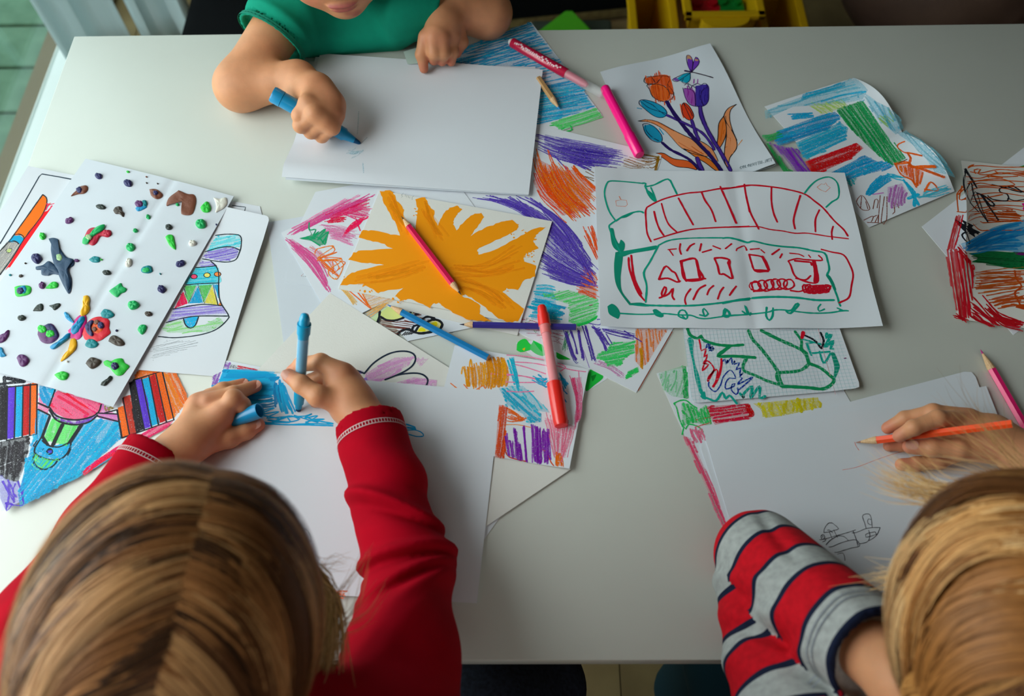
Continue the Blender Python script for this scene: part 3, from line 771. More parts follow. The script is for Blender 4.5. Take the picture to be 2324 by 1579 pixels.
for q, w in (([(400, 200), (385, 280), (390, 350), (430, 460), (500, 540)], 2.2), ([(390, 195), (430, 260), (490, 350), (460, 290), (420, 230), (400, 190)], 2), ([(400, 360), (440, 300), (460, 400), (520, 540), (575, 620)], 2.6), ([(430, 470), (480, 380), (540, 540), (580, 625)], 1.6),
             ([(490, 390), (560, 420), (630, 480), (600, 490), (520, 400), (560, 460), (660, 605)], 3), ([(580, 410), (620, 440), (740, 450), (740, 400), (680, 380), (680, 350), (740, 340), (870, 380)], 1.6), ([(615, 320), (700, 340), (800, 370), (860, 380), (780, 330), (740, 340)], 1.8), ([(740, 430), (800, 450), (880, 440)], 1.3)): s.line(q, BLK, w)
s.poly([(310, 610), (360, 630), (390, 640), (360, 600), (460, 650), (490, 640), (450, 670), (520, 710), (470, 720), (480, 750), (430, 720), (390, 700), (340, 650)], BLK)
for q in ([(400, 700), (430, 800), (370, 730), (440, 690)], [(320, 610), (500, 720)]): s.line(q, BLK, 2)
RD = ["B8142E", "C41A36"]
s.hatch([(320, 570), (380, 560), (330, 800), (300, 850), (245, 850)], 105, 3, RD, 2, 'marker', 6)
s.hatch([(245, 850), (330, 840), (460, 960), (470, 1010), (430, 1430), (340, 1410), (270, 1080)], 82, 3.2, RD, 2.2, 'marker', 8)
s.hatch([(340, 800), (400, 870), (460, 970), (390, 960), (330, 880)], 50, 3.5, RD, 1.8, 'marker', 5)
s.bundle([(300, 1390), (350, 1400), (430, 1430)], [(310, 1370), (340, 1380), (380, 1415)], 7, RD, 1.6, 'marker', 6)
s.bundle([(440, 1320), (550, 1400), (660, 1470)], [(440, 1220), (560, 1350), (680, 1480)], 8, RD, 1.6, 'marker', 8)
s.bundle([(530, 1230), (650, 1360), (880, 1440)], [(620, 1410), (750, 1480), (880, 1500)], 22, RD, 1.8, 'marker', 8, .3)
s.bundle([(440, 1400), (520, 1440), (640, 1475)], [(440, 1330), (560, 1430), (620, 1470)], 10, RD, 1.6, 'marker', 5)
s.poly([(360, 800), (480, 760), (620, 670), (780, 630), (900, 620), (900, 850), (700, 860), (420, 860)], "4FA9D8", 'marker', .55)
s.bundle([(380, 830), (600, 700), (900, 630)], [(440, 860), (700, 840), (900, 830)], 20, ["2F90CC", "1F80C0"], 2.4, 'marker', 8, .25, .8)
s.bundle([(380, 820), (560, 720), (700, 670)], [(420, 860), (600, 760), (760, 680)], 8, "1F80C0", 2.6, 'marker', 6, .15, .9)
s.poly([(420, 880), (600, 862), (760, 870), (900, 880), (900, 1000), (760, 1000), (560, 960), (450, 950), (500, 920)], "0B6B3C", 'marker', .95)
s.hatch([(440, 880), (760, 870), (900, 890), (890, 1000), (700, 990), (460, 950)], 4, 3.5, ["085A30", "138048"], 2.2, 'marker', 8, .8)
s.line([(800, 875), (900, 890)], "6A1F6A", 4)
s.bundle([(460, 1010), (700, 1010), (900, 1020)], [(450, 1220), (700, 1180), (900, 1150)], 22, [OD, "D06A28"], 1.5, 'marker', 6, .2, .85)
s.bundle([(560, 1250), (720, 1220), (900, 1190)], [(680, 1330), (800, 1310), (900, 1320)], 13, OD, 1.7, 'marker', 6, .2, .9)
s.line([(800, 1020), (810, 1080), (855, 1150), (800, 1200), (840, 1290), (860, 1330)], "B4481C", 2)
s.poly([(805, 1320), (830, 1295), (900, 1300), (900, 1340)], "B4481C")
s.line([(870, 480), (890, 490), (880, 520)], "D82A8A", 4)
s.done()
# ======== middle of the table
s = Sheet("paper_sheet", "thin crumpled white sheet left of the pink crayon drawing", [(606, 505), (760, 480), (800, 720), (655, 860)], 0.3, bumpy(11, .0006), m=M_PAPER_G, cat="paper")
s.done()
s = Sheet("paper_sheet", "blank white sheet between the top drawing stack and pink crayon sheet", [(716, 436), (900, 400), (850, 640), (655, 560)], 0.5, bumpy(12, .0008), m=M_PAPER, cat="paper")
s.done()
s = Sheet("drawing_sheet", "small pale card with a tiny pencil figure under the pink drawing", [(665, 560), (790, 560), (760, 660), (646, 640)], 0.8, bumpy(13, .0004), m=M_PAPER_G)
s.zoom(600, 420, 3.59)
for q in ([(310, 690), (330, 685), (340, 710)], [(320, 720), (300, 740)], [(340, 740), (350, 720), (360, 745)]): s.line(q, "B07A70", .5, 'pencil')
for i in range(5): s.line([(303 + 14 * i, 742), (310 + 14 * i, 745)], "7A7A72", .5, 'pencil')
s.done()
# pink crayon sheet
L = np.array([-283, 591.]); ea = np.array([0.857, .515]); eb = np.array([.515, -.857])
s = Sheet("drawing_sheet", "pink crayon drawing with a green leaf, left of the orange sun painting", [L, L + 210 * ea, L + 210 * ea + 148 * eb, L + 148 * eb], 1.6, bumpy(14, .0006), mm=True)
s.zoom(600, 420, 3.59)
s.bundle([(150, 400), (430, 250), (760, 70)], [(230, 420), (480, 290), (930, 80)], 20, PNK, 1.3, 'crayon', 5, .3, .9)
s.bundle([(140, 420), (330, 620), (530, 880)], [(160, 390), (420, 590), (550, 860)], 20, PNK, 1.2, 'crayon', 4, .3, .9)
s.bundle([(430, 310), (560, 350), (740, 400)], [(530, 430), (640, 470), (720, 500)], 12, ["E4A0C0", "DC8AB4"], 1.2, 'crayon', 5, .3, .8)
s.bundle([(480, 230), (620, 190), (900, 90)], [(500, 300), (620, 250), (880, 170)], 24, ["DA3A6A", "D4306A", "E06A92"], 1.2, 'crayon', 5, .35, .9)
s.bundle([(420, 330), (600, 330), (760, 360)], [(480, 440), (620, 440), (740, 470)], 16, ['E8A8C6', 'E08CB4'], 1.0, 'pencil', 8, .35, .8)
s.bundle([(300, 500), (420, 560), (560, 740)], [(380, 480), (520, 600), (620, 760)], 12, ['E8A8C6', 'E6A08A'], 1.0, 'pencil', 8, .35, .7)
s.bundle([(640, 140), (760, 170), (900, 200)], [(600, 240), (720, 260), (840, 290)], 14, ['DE5A88', 'E07AA0'], 1.1, 'crayon', 8, .35, .8)
s.bundle([(500, 280), (600, 260), (700, 250)], [(500, 310), (580, 305), (640, 300)], 10, "D4285C", 1.3, 'crayon', 3, .3)
s.poly([(640, 400), (700, 320), (760, 280), (820, 260), (770, 330), (690, 380), (650, 430)], "E02A68", 'crayon'); s.line([(640, 420), (720, 330), (840, 265)], "E02A68", 2, 'crayon')
s.line([(740, 260), (780, 370)], "E02A68", 1.4, 'crayon')
G_ = "0F9A68"
s.poly([(365, 320), (375, 370), (400, 410), (440, 400), (490, 370), (520, 400), (500, 470), (460, 490), (400, 460), (285, 435), (340, 420), (380, 400), (360, 360)], G_, 'marker', .55)
s.scribble([(370, 320), (365, 370), (410, 350), (390, 410), (450, 380), (400, 430), (490, 365), (430, 450), (520, 395), (470, 480), (510, 430), (500, 480), (450, 420), (290, 435), (420, 440), (340, 420), (460, 490)], G_, 1.6, 'marker', 2)
s.scribble([(410, 560), (430, 510), (540, 500), (560, 540), (440, 600), (590, 540), (430, 610), (640, 590), (440, 600), (560, 690), (460, 600), (600, 760), (480, 640), (640, 640), (560, 720), (620, 680), (560, 600), (570, 700)], "EE7A42", 1.1, 'crayon', 2)
s.scribble([(430, 530), (560, 500), (430, 600), (640, 600), (520, 700), (600, 770), (640, 650), (560, 610)], "F08A50", 1.1, 'crayon', 2)
s.bundle([(600, 830), (660, 880), (720, 960)], [(620, 820), (700, 900), (760, 980)], 10, "F2C08A", 1.3, 'crayon', 4, .2, .8)
s.scribble([(690, 850), (870, 1010), (760, 870), (850, 980), (800, 890)], "EE7A42", 1.3, 'crayon', 1)
s.hatch([(780, 870), (1070, 930), (900, 1050), (860, 1000)], -20, 4, ["F0B890", "F4CFA8"], 1.0, 'crayon', 4, .7)
s.bundle([(820, 1050), (900, 1000), (1000, 950)], [(850, 1080), (930, 1030), (1000, 970)], 6, "F2B070", .9, 'crayon', 3)
s.done()
# brown and yellow colouring page
s = Sheet("drawing_sheet", "page with thick black outlines, brown and yellow, below the sun painting", [(826, 660), (1050, 640), (1096, 738), (925, 774)], 1.2, None)
s.zoom(840, 660, 8.607)
s.poly([(0, 540), (490, 215), (860, 310), (830, 460), (650, 520), (430, 590), (200, 520), (130, 620)], "CDE3B4", 'marker', .9)
s.poly([(210, 420), (450, 270), (660, 440), (640, 520), (430, 580), (230, 520)], "DEE79A", 'marker', .8)
s.poly([(510, 220), (660, 250), (700, 340), (560, 330)], "E2DC5A", 'marker')
s.hatch([(200, 560), (480, 600), (700, 540), (920, 560), (1000, 660), (860, 680), (780, 740), (640, 780), (520, 870), (330, 740), (160, 640)], 8, 3.0, ["6E3226", "7C3C2E"], 1.0, 'marker', 6, .95, .2)
s.hatch([(880, 330), (1010, 360), (1180, 470), (1230, 560), (1040, 590), (900, 480), (820, 430)], 20, 3.6, ["6E3226", "7C3C2E"], .9, 'marker', 6, .95, .3)
s.poly([(1130, 620), (1290, 570), (1390, 650), (1350, 730), (1200, 700)], "E8E2A0"); s.poly([(1170, 640), (1290, 600), (1320, 660), (1290, 700)], "E6D83C")
s.poly([(900, 800), (960, 700), (1050, 690), (1170, 780), (1080, 810)], "E8E2A0"); s.poly([(930, 790), (980, 720), (1060, 740), (1080, 790)], "E6D83C")
for q, w in (([(190, 410), (170, 540), (140, 620)], 4.5), ([(200, 500), (320, 570), (470, 580), (640, 530), (680, 490)], 4.5), ([(500, 215), (480, 290)], 3), ([(660, 255), (700, 350), (640, 350), (590, 330)], 3.6), ([(840, 310), (830, 370), (780, 430)], 4.5), ([(1000, 370), (1100, 390), (1190, 460), (1260, 560)], 5),
             ([(870, 480), (960, 430), (1090, 430), (1170, 490)], 4.5), ([(1010, 560), (1090, 510), (1180, 510), (1250, 570)], 4.5), ([(1110, 610), (1240, 560), (1360, 590), (1410, 660), (1370, 740)], 4.5), ([(880, 800), (950, 690), (1000, 660)], 4), ([(520, 870), (580, 800), (700, 750), (800, 770), (880, 810), (1000, 830), (1200, 800)], 5), ([(820, 760), (850, 690), (960, 660)], 4), ([(440, 830), (520, 880)], 3)): s.line(q, BLK, w * .62)
for i in range(5): s.line([(700 + 44 * i - 80, 870 - 6 * i), (700 + 44 * i, 800)], BLK, 1.0)
s.line([(540, 230), (560, 235)], BLK, 1.4); s.line([(590, 240), (610, 245)], BLK, 1.4)
s.done()
su = np.array([(862, 432), (1253, 502), (1180, 735), (768, 655)], float)
s = Sheet("paper_sheet", "plain cream card showing as a strip beneath the sun painting", su + [-12, 18] + [[0, 0], [0, 0], [6, 8], [60, 8]], 1.7, None, m=M_PAPER_W, cat="card", th=.0005); s.done()
s = Sheet("drawing_sheet", "orange poster-paint sun on thick cream card with a crimson pencil on it", su, 3.0, lambda u, w: 0.0008 * math.sin(3 * u), m=M_PAPER_W, th=.0008)
s.zoom(580, 400, 3.158)
SUN = [(890, 105), (950, 100), (985, 112), (1005, 160), (1050, 215), (1066, 240), (1060, 290), (1095, 345), (1150, 380), (1155, 300), (1165, 230), (1145, 165), (1215, 150), (1240, 205), (1282, 245), (1278, 300), (1305, 355), (1345, 270), (1390, 225), (1445, 208), (1482, 238), (1450, 262), (1425, 300), (1415, 345), (1440, 388),
       (1500, 320), (1560, 275), (1620, 262), (1640, 290), (1600, 345), (1540, 430), (1600, 390), (1680, 355), (1760, 325), (1840, 312), (1888, 345), (1872, 385), (1800, 425), (1700, 470), (1600, 515), (1590, 525), (1600, 562), (1680, 540), (1790, 490), (1900, 425), (2000, 375), (2085, 362), (2040, 395), (2010, 420), (1990, 470), (2030, 515), (1960, 540),
       (1920, 575), (1925, 610), (2010, 640), (2005, 720), (1930, 740), (1880, 815), (1800, 800), (1770, 830), (1850, 895), (1925, 950), (1880, 1040), (1800, 1045), (1740, 1020), (1650, 940), (1560, 880), (1500, 845), (1480, 858), (1560, 890), (1612, 930), (1605, 985), (1690, 1035), (1640, 1040), (1530, 1030), (1430, 985), (1360, 945), (1310, 905), (1270, 915), (1250, 945), (1180, 910),
       (1110, 880), (1050, 890), (1000, 860), (1060, 800), (950, 815), (880, 838), (820, 800), (770, 770), (700, 775), (605, 780), (630, 735), (690, 690), (760, 670), (920, 635), (820, 620), (740, 615), (665, 600), (700, 545), (780, 530), (985, 518), (900, 480), (820, 460), (740, 440), (770, 385), (850, 388), (950, 410), (1035, 425), (1010, 350), (960, 260), (910, 170)]
rr = random.Random(5)
def rough(P_, n=4, a=5):
    out = []
    for i, p in enumerate(P_):
        q = P_[(i + 1) % len(P_)]
        for k in range(n):
            t = k / n
            out.append((p[0] * (1 - t) + q[0] * t + rr.uniform(-a, a) * (k > 0), p[1] * (1 - t) + q[1] * t + rr.uniform(-a, a) * (k > 0)))
    return out
s.poly(rough(SUN), "FF9A08", 'paint', 1.0, smooth=False)
for A_, B_ in (([(930, 130), (1010, 300), (1080, 430)], [(960, 120), (1060, 300), (1150, 420)]), ([(1190, 170), (1230, 300), (1330, 480)], [(1210, 160), (1270, 300), (1380, 470)]), ([(640, 750), (900, 680), (1200, 600)], [(760, 760), (1000, 740), (1300, 640)]),
               ([(1300, 600), (1600, 640), (1900, 480)], [(1400, 700), (1700, 720), (1950, 690)]), ([(1350, 780), (1600, 830), (1850, 1000)], [(1400, 700), (1700, 800), (1850, 940)])):
    s.bundle(A_, B_, 9, ["FFA61E", "FF9E10"], 3.0, 'paint', 8, .3, .3)
for i in range(90):
    base = rr.choice([(1990, 430), (1960, 560), (1910, 590), (1780, 800), (800, 800), (640, 740), (1020, 870), (1160, 250), (1590, 900), (1840, 410)])
    x, y = base[0] + rr.gauss(0, 30), base[1] + rr.gauss(0, 22)
    s.line([(x, y), (x + rr.uniform(-14, 14), y + rr.uniform(-10, 6))], "FF9A08", rr.uniform(.8, 2.2), 'paint')
for q in ([(1060, 120), (1045, 135), (1055, 145), (1045, 150)], [(1075, 130), (1072, 145), (1085, 135), (1082, 150)], [(1095, 140), (1095, 155), (1108, 145), (1104, 158)], [(1135, 140), (1122, 150), (1122, 168)]): s.line(q, "9AA4A6", .55, 'pencil')
s.done()
# flower colouring page under the girl's sheet
def quad_from(p0, dirpt, w, h):
    a = on(*p0)[:2] * 1000; b = on(*dirpt)[:2] * 1000
    e = (b - a) / np.linalg.norm(b - a); n = np.array([e[1], -e[0]])
    return [a, a + e * w, a + e * w + n * h, a + n * h]
s = Sheet("drawing_sheet", "cream colouring page with pink-shaded flower petals, behind the cyan marker", quad_from((750, 667), (1013, 832), 250, 220), 1.9, bumpy(21, .0006), mm=True, m=M_PAPER_W)
s.zoom(480, 800, 4.469)
s.hatch([(1400, 190), (1530, 180), (1550, 200), (1480, 240), (1400, 250)], -30, 4, ["B090D8", "A47FD0"], 2.2, 'crayon', 5, .7)
s.hatch([(1450, 275), (1580, 255), (1590, 290), (1440, 295)], -12, 4, ["B090D8"], 2.2, 'crayon', 5, .8)
s.hatch([(1560, 210), (1700, 130), (1860, 50), (2050, 40), (2000, 130), (1850, 200), (1700, 290), (1560, 290)], -24, 6, ["E2B4DA", "DAA4D2"], 2.6, 'crayon', 12, .75, .3)
s.hatch([(1850, 310), (2050, 250), (2170, 260), (2290, 280), (2280, 350), (1900, 320)], -8, 6, ["E2B4DA", "DAA4D2"], 2.6, 'crayon', 12, .75, .3)
s.hatch([(2060, 70), (2200, 60), (2120, 150)], -35, 8, "E6C4E0", 2.4, 'crayon', 8, .6)
for q in ([(1340, 165), (1400, 160), (1470, 180), (1550, 212)], [(1550, 212), (1640, 110), (1760, 30), (1870, -8), (1980, -12), (2050, 15), (2070, 65), (2040, 130), (1960, 190), (1850, 240), (1760, 275)], [(1760, 275), (1900, 225), (2050, 208), (2140, 222), (2190, 265), (2190, 310), (2170, 345)]): s.line(q, "1E2A3C", 1.9, 'marker', wob=.03)
s.done()
# green painted scrap
s = Sheet("drawing_sheet", "green watercolour scrap peeking out beside the red marker", [(1171, 778), (1384, 748), (1377, 860), (1318, 897)], 0.2, None)
s.zoom(1100, 640, 5.052)
s.poly([(365, 780), (380, 690), (460, 650), (510, 700), (560, 760), (440, 800), (400, 800)], "3AC850"); s.poly([(560, 670), (660, 720), (690, 840), (600, 830), (520, 760)], "62D27A", 'marker', .8)
s.poly([(550, 670), (660, 710), (660, 800), (600, 740)], "2FC050"); s.poly([(820, 800), (1000, 880), (840, 880)], "1FA83A"); s.poly([(1210, 1000), (1360, 1080), (1260, 1180), (1160, 1250), (1170, 1100)], "2FB848"); s.poly([(1220, 1080), (1280, 1060), (1240, 1140)], "128A34", 'marker', .8)
s.line([(440, 770), (460, 755), (450, 780)], "E8B83A", 1.5)
s.done()
# crayon sheet with the orange ball
s = Sheet("drawing_sheet", "crayon drawing of an orange ball, blue cloud and purple grass under the red marker", [(1032, 784), (1336, 838), (1292, 1066), (975, 1010)], 3.0, lambda u, w: .0006 + .005 * max(0, u - .8) * 3 * w, grid=(24, 20))
s.zoom(980, 760, 3.289)
s.bundle([(240, 240), (250, 320), (260, 390)], [(540, 160), (560, 280), (540, 390)], 22, ["E2A03A", "D99430"], 1.8, 'crayon', 4, .12, .95)
s.bundle([(400, 150), (420, 280), (410, 400)], [(540, 160), (570, 280), (540, 390)], 12, ["D99430", "C8882A"], 2, 'crayon', 4, .1, .95)
s.scribble([(220, 290), (230, 240), (250, 300), (265, 390), (290, 180), (310, 400)], "E2A03A", 1.4, 'crayon', 1)
s.bundle([(580, 160), (600, 240), (630, 400)], [(600, 160), (620, 240), (660, 400)], 8, ["58BFD4", "45B5CE"], 1.8, 'crayon', 5, .15, .9)
s.hatch([(500, 400), (560, 390), (700, 480), (820, 590), (820, 650), (720, 660), (680, 590), (560, 520), (530, 450)], 42, 4.5, ["3CB4CE", "2AA8C6", "54BED2"], 2.2, 'crayon', 10, .95, .2)
s.hatch([(560, 380), (680, 380), (870, 560), (880, 580), (760, 560), (620, 440)], 52, 7, ["54BED2", "6AC8D8"], 1.5, 'crayon', 10, .85, .3)
s.bundle([(760, 290), (840, 330), (860, 300)], [(760, 330), (850, 400), (870, 380)], 8, ["3CA8CC", "4AB0D0"], 1.5, 'crayon', 6, .2, .9)
s.bundle([(950, 280), (990, 330), (1020, 380)], [(960, 330), (990, 380), (1010, 400)], 7, "3A9CC4", 1.5, 'crayon', 5, .2)
s.line([(970, 400), (1010, 440)], "3A8CC4", 1.4, 'crayon'); s.line([(980, 470), (1005, 500)], "3A8CC4", 1.4, 'crayon')
for q in ([(560, 150), (700, 160), (840, 185)], [(590, 200), (750, 210), (860, 230)], [(600, 215), (700, 240), (850, 290)], [(540, 300), (700, 310), (860, 350)], [(530, 350), (700, 355), (860, 350)], [(440, 290), (640, 300), (830, 345)], [(560, 420), (660, 425), (760, 420)], [(930, 230), (1040, 260), (1150, 275)], [(940, 210), (1000, 240), (960, 270)]): s.line(q, "DE8AA8", 1.2, 'crayon')
s.bundle([(1040, 270), (1080, 450), (1080, 720)], [(1110, 260), (1120, 450), (1090, 700)], 12, ["DE8AA8", "E4A0B8"], 1.0, 'crayon', 7, .3, .8)
s.bundle([(1040, 300), (1080, 480), (1090, 640)], [(1050, 330), (1090, 500), (1080, 660)], 8, "D0607E", 1.6, 'crayon', 4, .15)
s.bundle([(830, 580), (870, 700), (920, 920)], [(1080, 640), (1040, 780), (980, 960)], 16, ["E08AA0", "DA7490"], 1.0, 'crayon', 6, .25, .85)
s.hatch([(500, 520), (560, 530), (550, 720), (540, 920), (470, 915)], 97, 4, ["D9652A", "C85818"], 2, 'crayon', 6, 1)
s.bundle([(560, 540), (620, 570), (690, 630)], [(560, 640), (620, 650), (690, 630)], 9, ["E0763C", "D9652A"], 1.4, 'crayon', 5, .2, .9)
s.line([(540, 670), (640, 670), (740, 690)], "E0905A", .9, 'crayon')
for x, y0, y1, w in ((560, 740, 900, 4), (590, 780, 910, 4), (625, 690, 930, 5), (650, 800, 930, 3), (685, 660, 945, 5.5), (750, 660, 955, 5.5), (780, 670, 960, 5), (805, 680, 960, 3.5), (835, 700, 960, 5), (860, 690, 940, 4)): s.bundle([(x - 8, y0), (x, (y0 + y1) / 2), (x + 8, y1)], [(x + 12, y0 + 20), (x + 16, (y0 + y1) / 2), (x + 24, y1)], 5, ["8A4FAC", "9A62BA", "7C3FA0"], 1.6, 'crayon', 4, .08, .95)
s.scribble([(540, 780), (560, 900), (640, 930), (690, 945)], "B03A30", 1.2, 'crayon', 1); s.line([(820, 850), (860, 880), (890, 950), (910, 975)], "C85A30", 1.2, 'crayon')
s.bundle([(930, 870), (925, 920), (920, 980)], [(960, 880), (975, 930), (985, 985)], 9, "E07A42", 1.4, 'crayon', 3)
s.line([(140, 360), (190, 400)], "E8825A", 1.2, 'crayon'); s.line([(330, 410), (380, 380), (400, 400)], "E8825A", 1.2, 'crayon'); s.line([(240, 370), (270, 405)], "E8825A", 1.2, 'crayon')
s.done()
# folded white envelope-like sheet under it
s = Sheet("paper_sheet", "folded white sheet with a slanting edge below the purple grass crayon drawing", [(1000, 995), (1296, 1064), (1106, 1192), (900, 1330)], 2.2, None, m=M_PAPER_W, cat="paper"); s.done()
s = Sheet("paper_sheet", "white sheet corner showing under the folded sheet at the table front", [(1000, 1060), (1140, 1165), (1100, 1222), (960, 1395)], 0.8, None, m=M_PAPER, cat="paper"); s.done()
# the girl's big sheet with the blue felt-pen field
s = Sheet("drawing_sheet", "large sheet half filled with cyan felt pen under the red-sleeved child's hands", [(505, 838), (1137, 888), (1082, 1368), (380, 1330)], 3.8, lambda u, w: .0004 + .0008 * math.sin(4 * u + w), m=M_PAPER, grid=(34, 24))
s.zoom(480, 800, 4.469)
CY = ["16A8DC", "0F9CD2", "2AB4E2"]
s.poly([(120, 165), (300, 180), (630, 215), (635, 245), (690, 265), (640, 300), (640, 420), (330, 480), (60, 420)], "22AEE0", 'marker', .85)
s.bundle([(110, 180), (350, 190), (630, 225)], [(100, 300), (350, 290), (690, 270)], 16, CY, 3.0, 'marker', 6, .2, .8)
s.bundle([(200, 330), (420, 330), (640, 320)], [(150, 470), (400, 500), (640, 480)], 14, CY, 2.2, 'marker', 7, .2, .85)
s.bundle([(300, 420), (450, 430), (620, 420)], [(300, 560), (460, 560), (660, 540)], 12, ["0C88B8", "0F9CD2"], 2.0, 'marker', 7, .25, .85)
s.bundle([(650, 300), (650, 450), (680, 600)], [(720, 310), (780, 450), (860, 610)], 12, CY, 2.0, 'marker', 5, .1, .9)
s.bundle([(640, 320), (640, 420), (660, 540)], [(680, 310), (690, 400), (720, 500)], 8, ["0C90C8"], 2.0, 'marker', 5, .1, .8)
s.scribble([(860, 640), (880, 660), (800, 640), (620, 690), (760, 640), (560, 660), (700, 600), (500, 620), (640, 580), (520, 600)], CY[0], 1.4, 'marker', 2)
s.scribble([(500, 650), (700, 660), (640, 700), (820, 690), (760, 660), (960, 640), (1020, 620), (930, 660), (1080, 650), (940, 700), (1060, 720), (930, 715), (1160, 680), (1020, 700), (1230, 730), (1000, 735), (760, 725), (640, 720), (480, 720)], CY[0], 1.5, 'marker', 3)
s.scribble([(480, 690), (660, 690), (560, 670), (760, 700), (900, 670), (840, 660), (1000, 680), (1100, 700), (980, 660)], CY[1], 1.4, 'marker', 3)
s.line([(480, 722), (800, 732), (1000, 735), (1230, 742)], CY[0], 1.5)
s.line([(1900, 735), (1960, 725), (2060, 755), (2070, 775), (1980, 760), (1920, 750)], CY[1], 1.7); s.line([(1930, 755), (2040, 765), (2070, 780)], CY[1], 1.7)
s.line([(1930, 790), (2060, 785), (2130, 810), (2150, 845), (2080, 850), (1990, 825)], CY[1], 1.2); s.line([(1940, 830), (1990, 832)], CY[1], 2.6)
s.zoom(0, 980, 2.1127)
s.line([(1425, 460), (1465, 465), (1488, 495), (1490, 520), (1475, 535)], "5A6068", .5, 'pencil'); s.line([(1428, 490), (1465, 515), (1475, 533)], "5A6068", .5, 'pencil'); s.line([(1480, 520), (1492, 525)], "5A6068", .5)
s.bundle([(1570, 755), (1620, 758), (1680, 765)], [(1570, 790), (1600, 800), (1640, 805)], 8, ["EE7A5A", "F0907A"], 1.0, 'crayon', 4, .2, .8)
s.done()
s = Sheet("drawing_sheet", "purple and red crayon sheet showing just above the cyan felt-pen sheet", [(496, 814), (690, 852), (640, 1000), (440, 1010)], 1.0, None)
s.zoom(480, 800, 4.469)
s.hatch([(60, 70), (200, 110), (170, 170), (100, 150), (60, 330), (0, 340), (10, 200)], -70, 4.2, ["9A72B8", "8A5FAC"], 2, 'crayon', 8, .85)
s.hatch([(10, 330), (90, 290), (60, 420), (0, 400)], -70, 5, "2AA8D0", 2, 'crayon', 6, .9)
s.hatch([(200, 115), (260, 130), (240, 165), (180, 160)], -70, 5, "8A8A90", 1.6, 'crayon', 5, .7)
s.hatch([(265, 130), (500, 185), (480, 190), (260, 165)], 14, 3.4, ["C84050", "D06070"], 1.4, 'crayon', 6, .9)
s.done()
# ======== top: stack of blank sheets the smallest child draws on
def hstack(k):
    return lambda u, w: .0006 + k * (0.013 * max(0, w - .72) / .28 * max(0, 1 - u * 1.25) ** 2 * (1 if w < .93 else 1 - (w - .93) * 9) + .0006 * math.sin(5 * u))
s = Sheet("paper_sheet", "lower blank sheet of the stack under the smallest child's marker", [(700, 140), (1215, 152), (1196, 440), (668, 398)], 4.4, hstack(.55), m=M_PAPER_G, cat="paper"); s.done()
s = Sheet("paper_sheet", "middle blank sheet of the stack under the smallest child's marker", [(716, 130), (1225, 156), (1199, 443), (650, 413)], 5.2, hstack(.8), m=M_PAPER_G, cat="paper"); s.done()
s = Sheet("paper_sheet", "top blank white sheet with curled near corner under the blue marker tip", [(727, 122), (1232, 158), (1200, 441), (642, 408)], 6.2, hstack(1.0), m=M_PAPER, cat="paper", grid=(40, 40))
s.zoom(450, 0, 3.158)
for q in ([(1165, 1030), (1210, 985)], [(1140, 960), (1150, 800)], [(1100, 1080), (1130, 1060)], [(1180, 1170), (1185, 1240)]): s.line(q, "7FC0D4", 1.2, 'pencil', alpha=.35)
s.bundle([(1060, 1060), (1120, 1080), (1180, 1060)], [(1080, 1120), (1130, 1110), (1160, 1090)], 6, "A8D0DC", 2.2, 'pencil', 6, .3, .35)
s.done()
# ======== right middle: crayon sheet, squared page, train
s = Sheet("drawing_sheet", "crayon sheet with green, red and yellow blocks under the squared page", [(1490, 847), (1850, 770), (2080, 1180), (1668, 1240)], 0.3, bumpy(31, .0005), m=M_PAPER)
s.zoom(1480, 740, 4.842)
s.hatch([(70, 520), (340, 430), (380, 560), (390, 800), (220, 770), (120, 700)], 105, 7, ["8FCBA0", "7AC090"], 1.6, 'crayon', 12, .8, .4)
s.hatch([(330, 440), (370, 440), (400, 600), (400, 800), (350, 790)], 84, 4, ["38A860", "2F9C54"], 2, 'crayon', 8, .95)
s.line([(240, 850), (300, 820), (370, 815), (430, 860), (490, 900)], "38B060", 1.6, 'crayon'); s.line([(240, 850), (270, 900), (300, 1020), (340, 1110)], "38B060", 1.6, 'crayon'); s.line([(330, 1190), (350, 1110), (370, 1130), (400, 1080), (500, 1100), (560, 1160)], "38B060", 1.6, 'crayon')
s.hatch([(320, 850), (420, 850), (500, 930), (590, 860), (660, 1080), (590, 1090), (480, 1060), (380, 1080), (340, 1120)], 70, 5, ["3DB862", "52C474"], 2, 'crayon', 8, .9, .2)
s.hatch([(590, 880), (1060, 850), (1130, 970), (1080, 1020), (800, 1060), (690, 1085), (600, 960)], -8, 4.2, ["D03A5A", "C42A4C"], 1.8, 'crayon', 8, .95)
s.hatch([(1010, 850), (1060, 850), (1130, 960), (1090, 1000), (1050, 950)], 60, 3.4, "C01A3C", 2, 'crayon', 4)
s.line([(480, 1030), (640, 1000)], "A85A50", .9, 'crayon'); s.line([(470, 1110), (640, 1060)], "C85A60", 1, 'crayon')
s.hatch([(1110, 850), (1820, 780), (1860, 890), (1640, 940), (1460, 980), (1240, 1010), (1180, 900)], 76, 8, ["D8CC3C", "DCD45A", "CFC22A"], 2.4, 'crayon', 10, .9, .2)
s.line([(1600, 800), (1640, 940)], "C8BE10", 4, 'crayon')
s.bundle([(400, 1110), (420, 1200), (460, 1300)], [(540, 1100), (560, 1170), (600, 1260)], 9, ["E08AA0", "DA7690"], 1.8, 'crayon', 7, .15, .9)
s.zoom(1480, 780, 2.7536)
s.hatch([(190, 570), (240, 590), (320, 760), (430, 980), (500, 1190), (470, 1200), (330, 880)], 66, 4, ["E07E96", "D8667F"], 1.7, 'crayon', 10, .9, .3)
s.done()
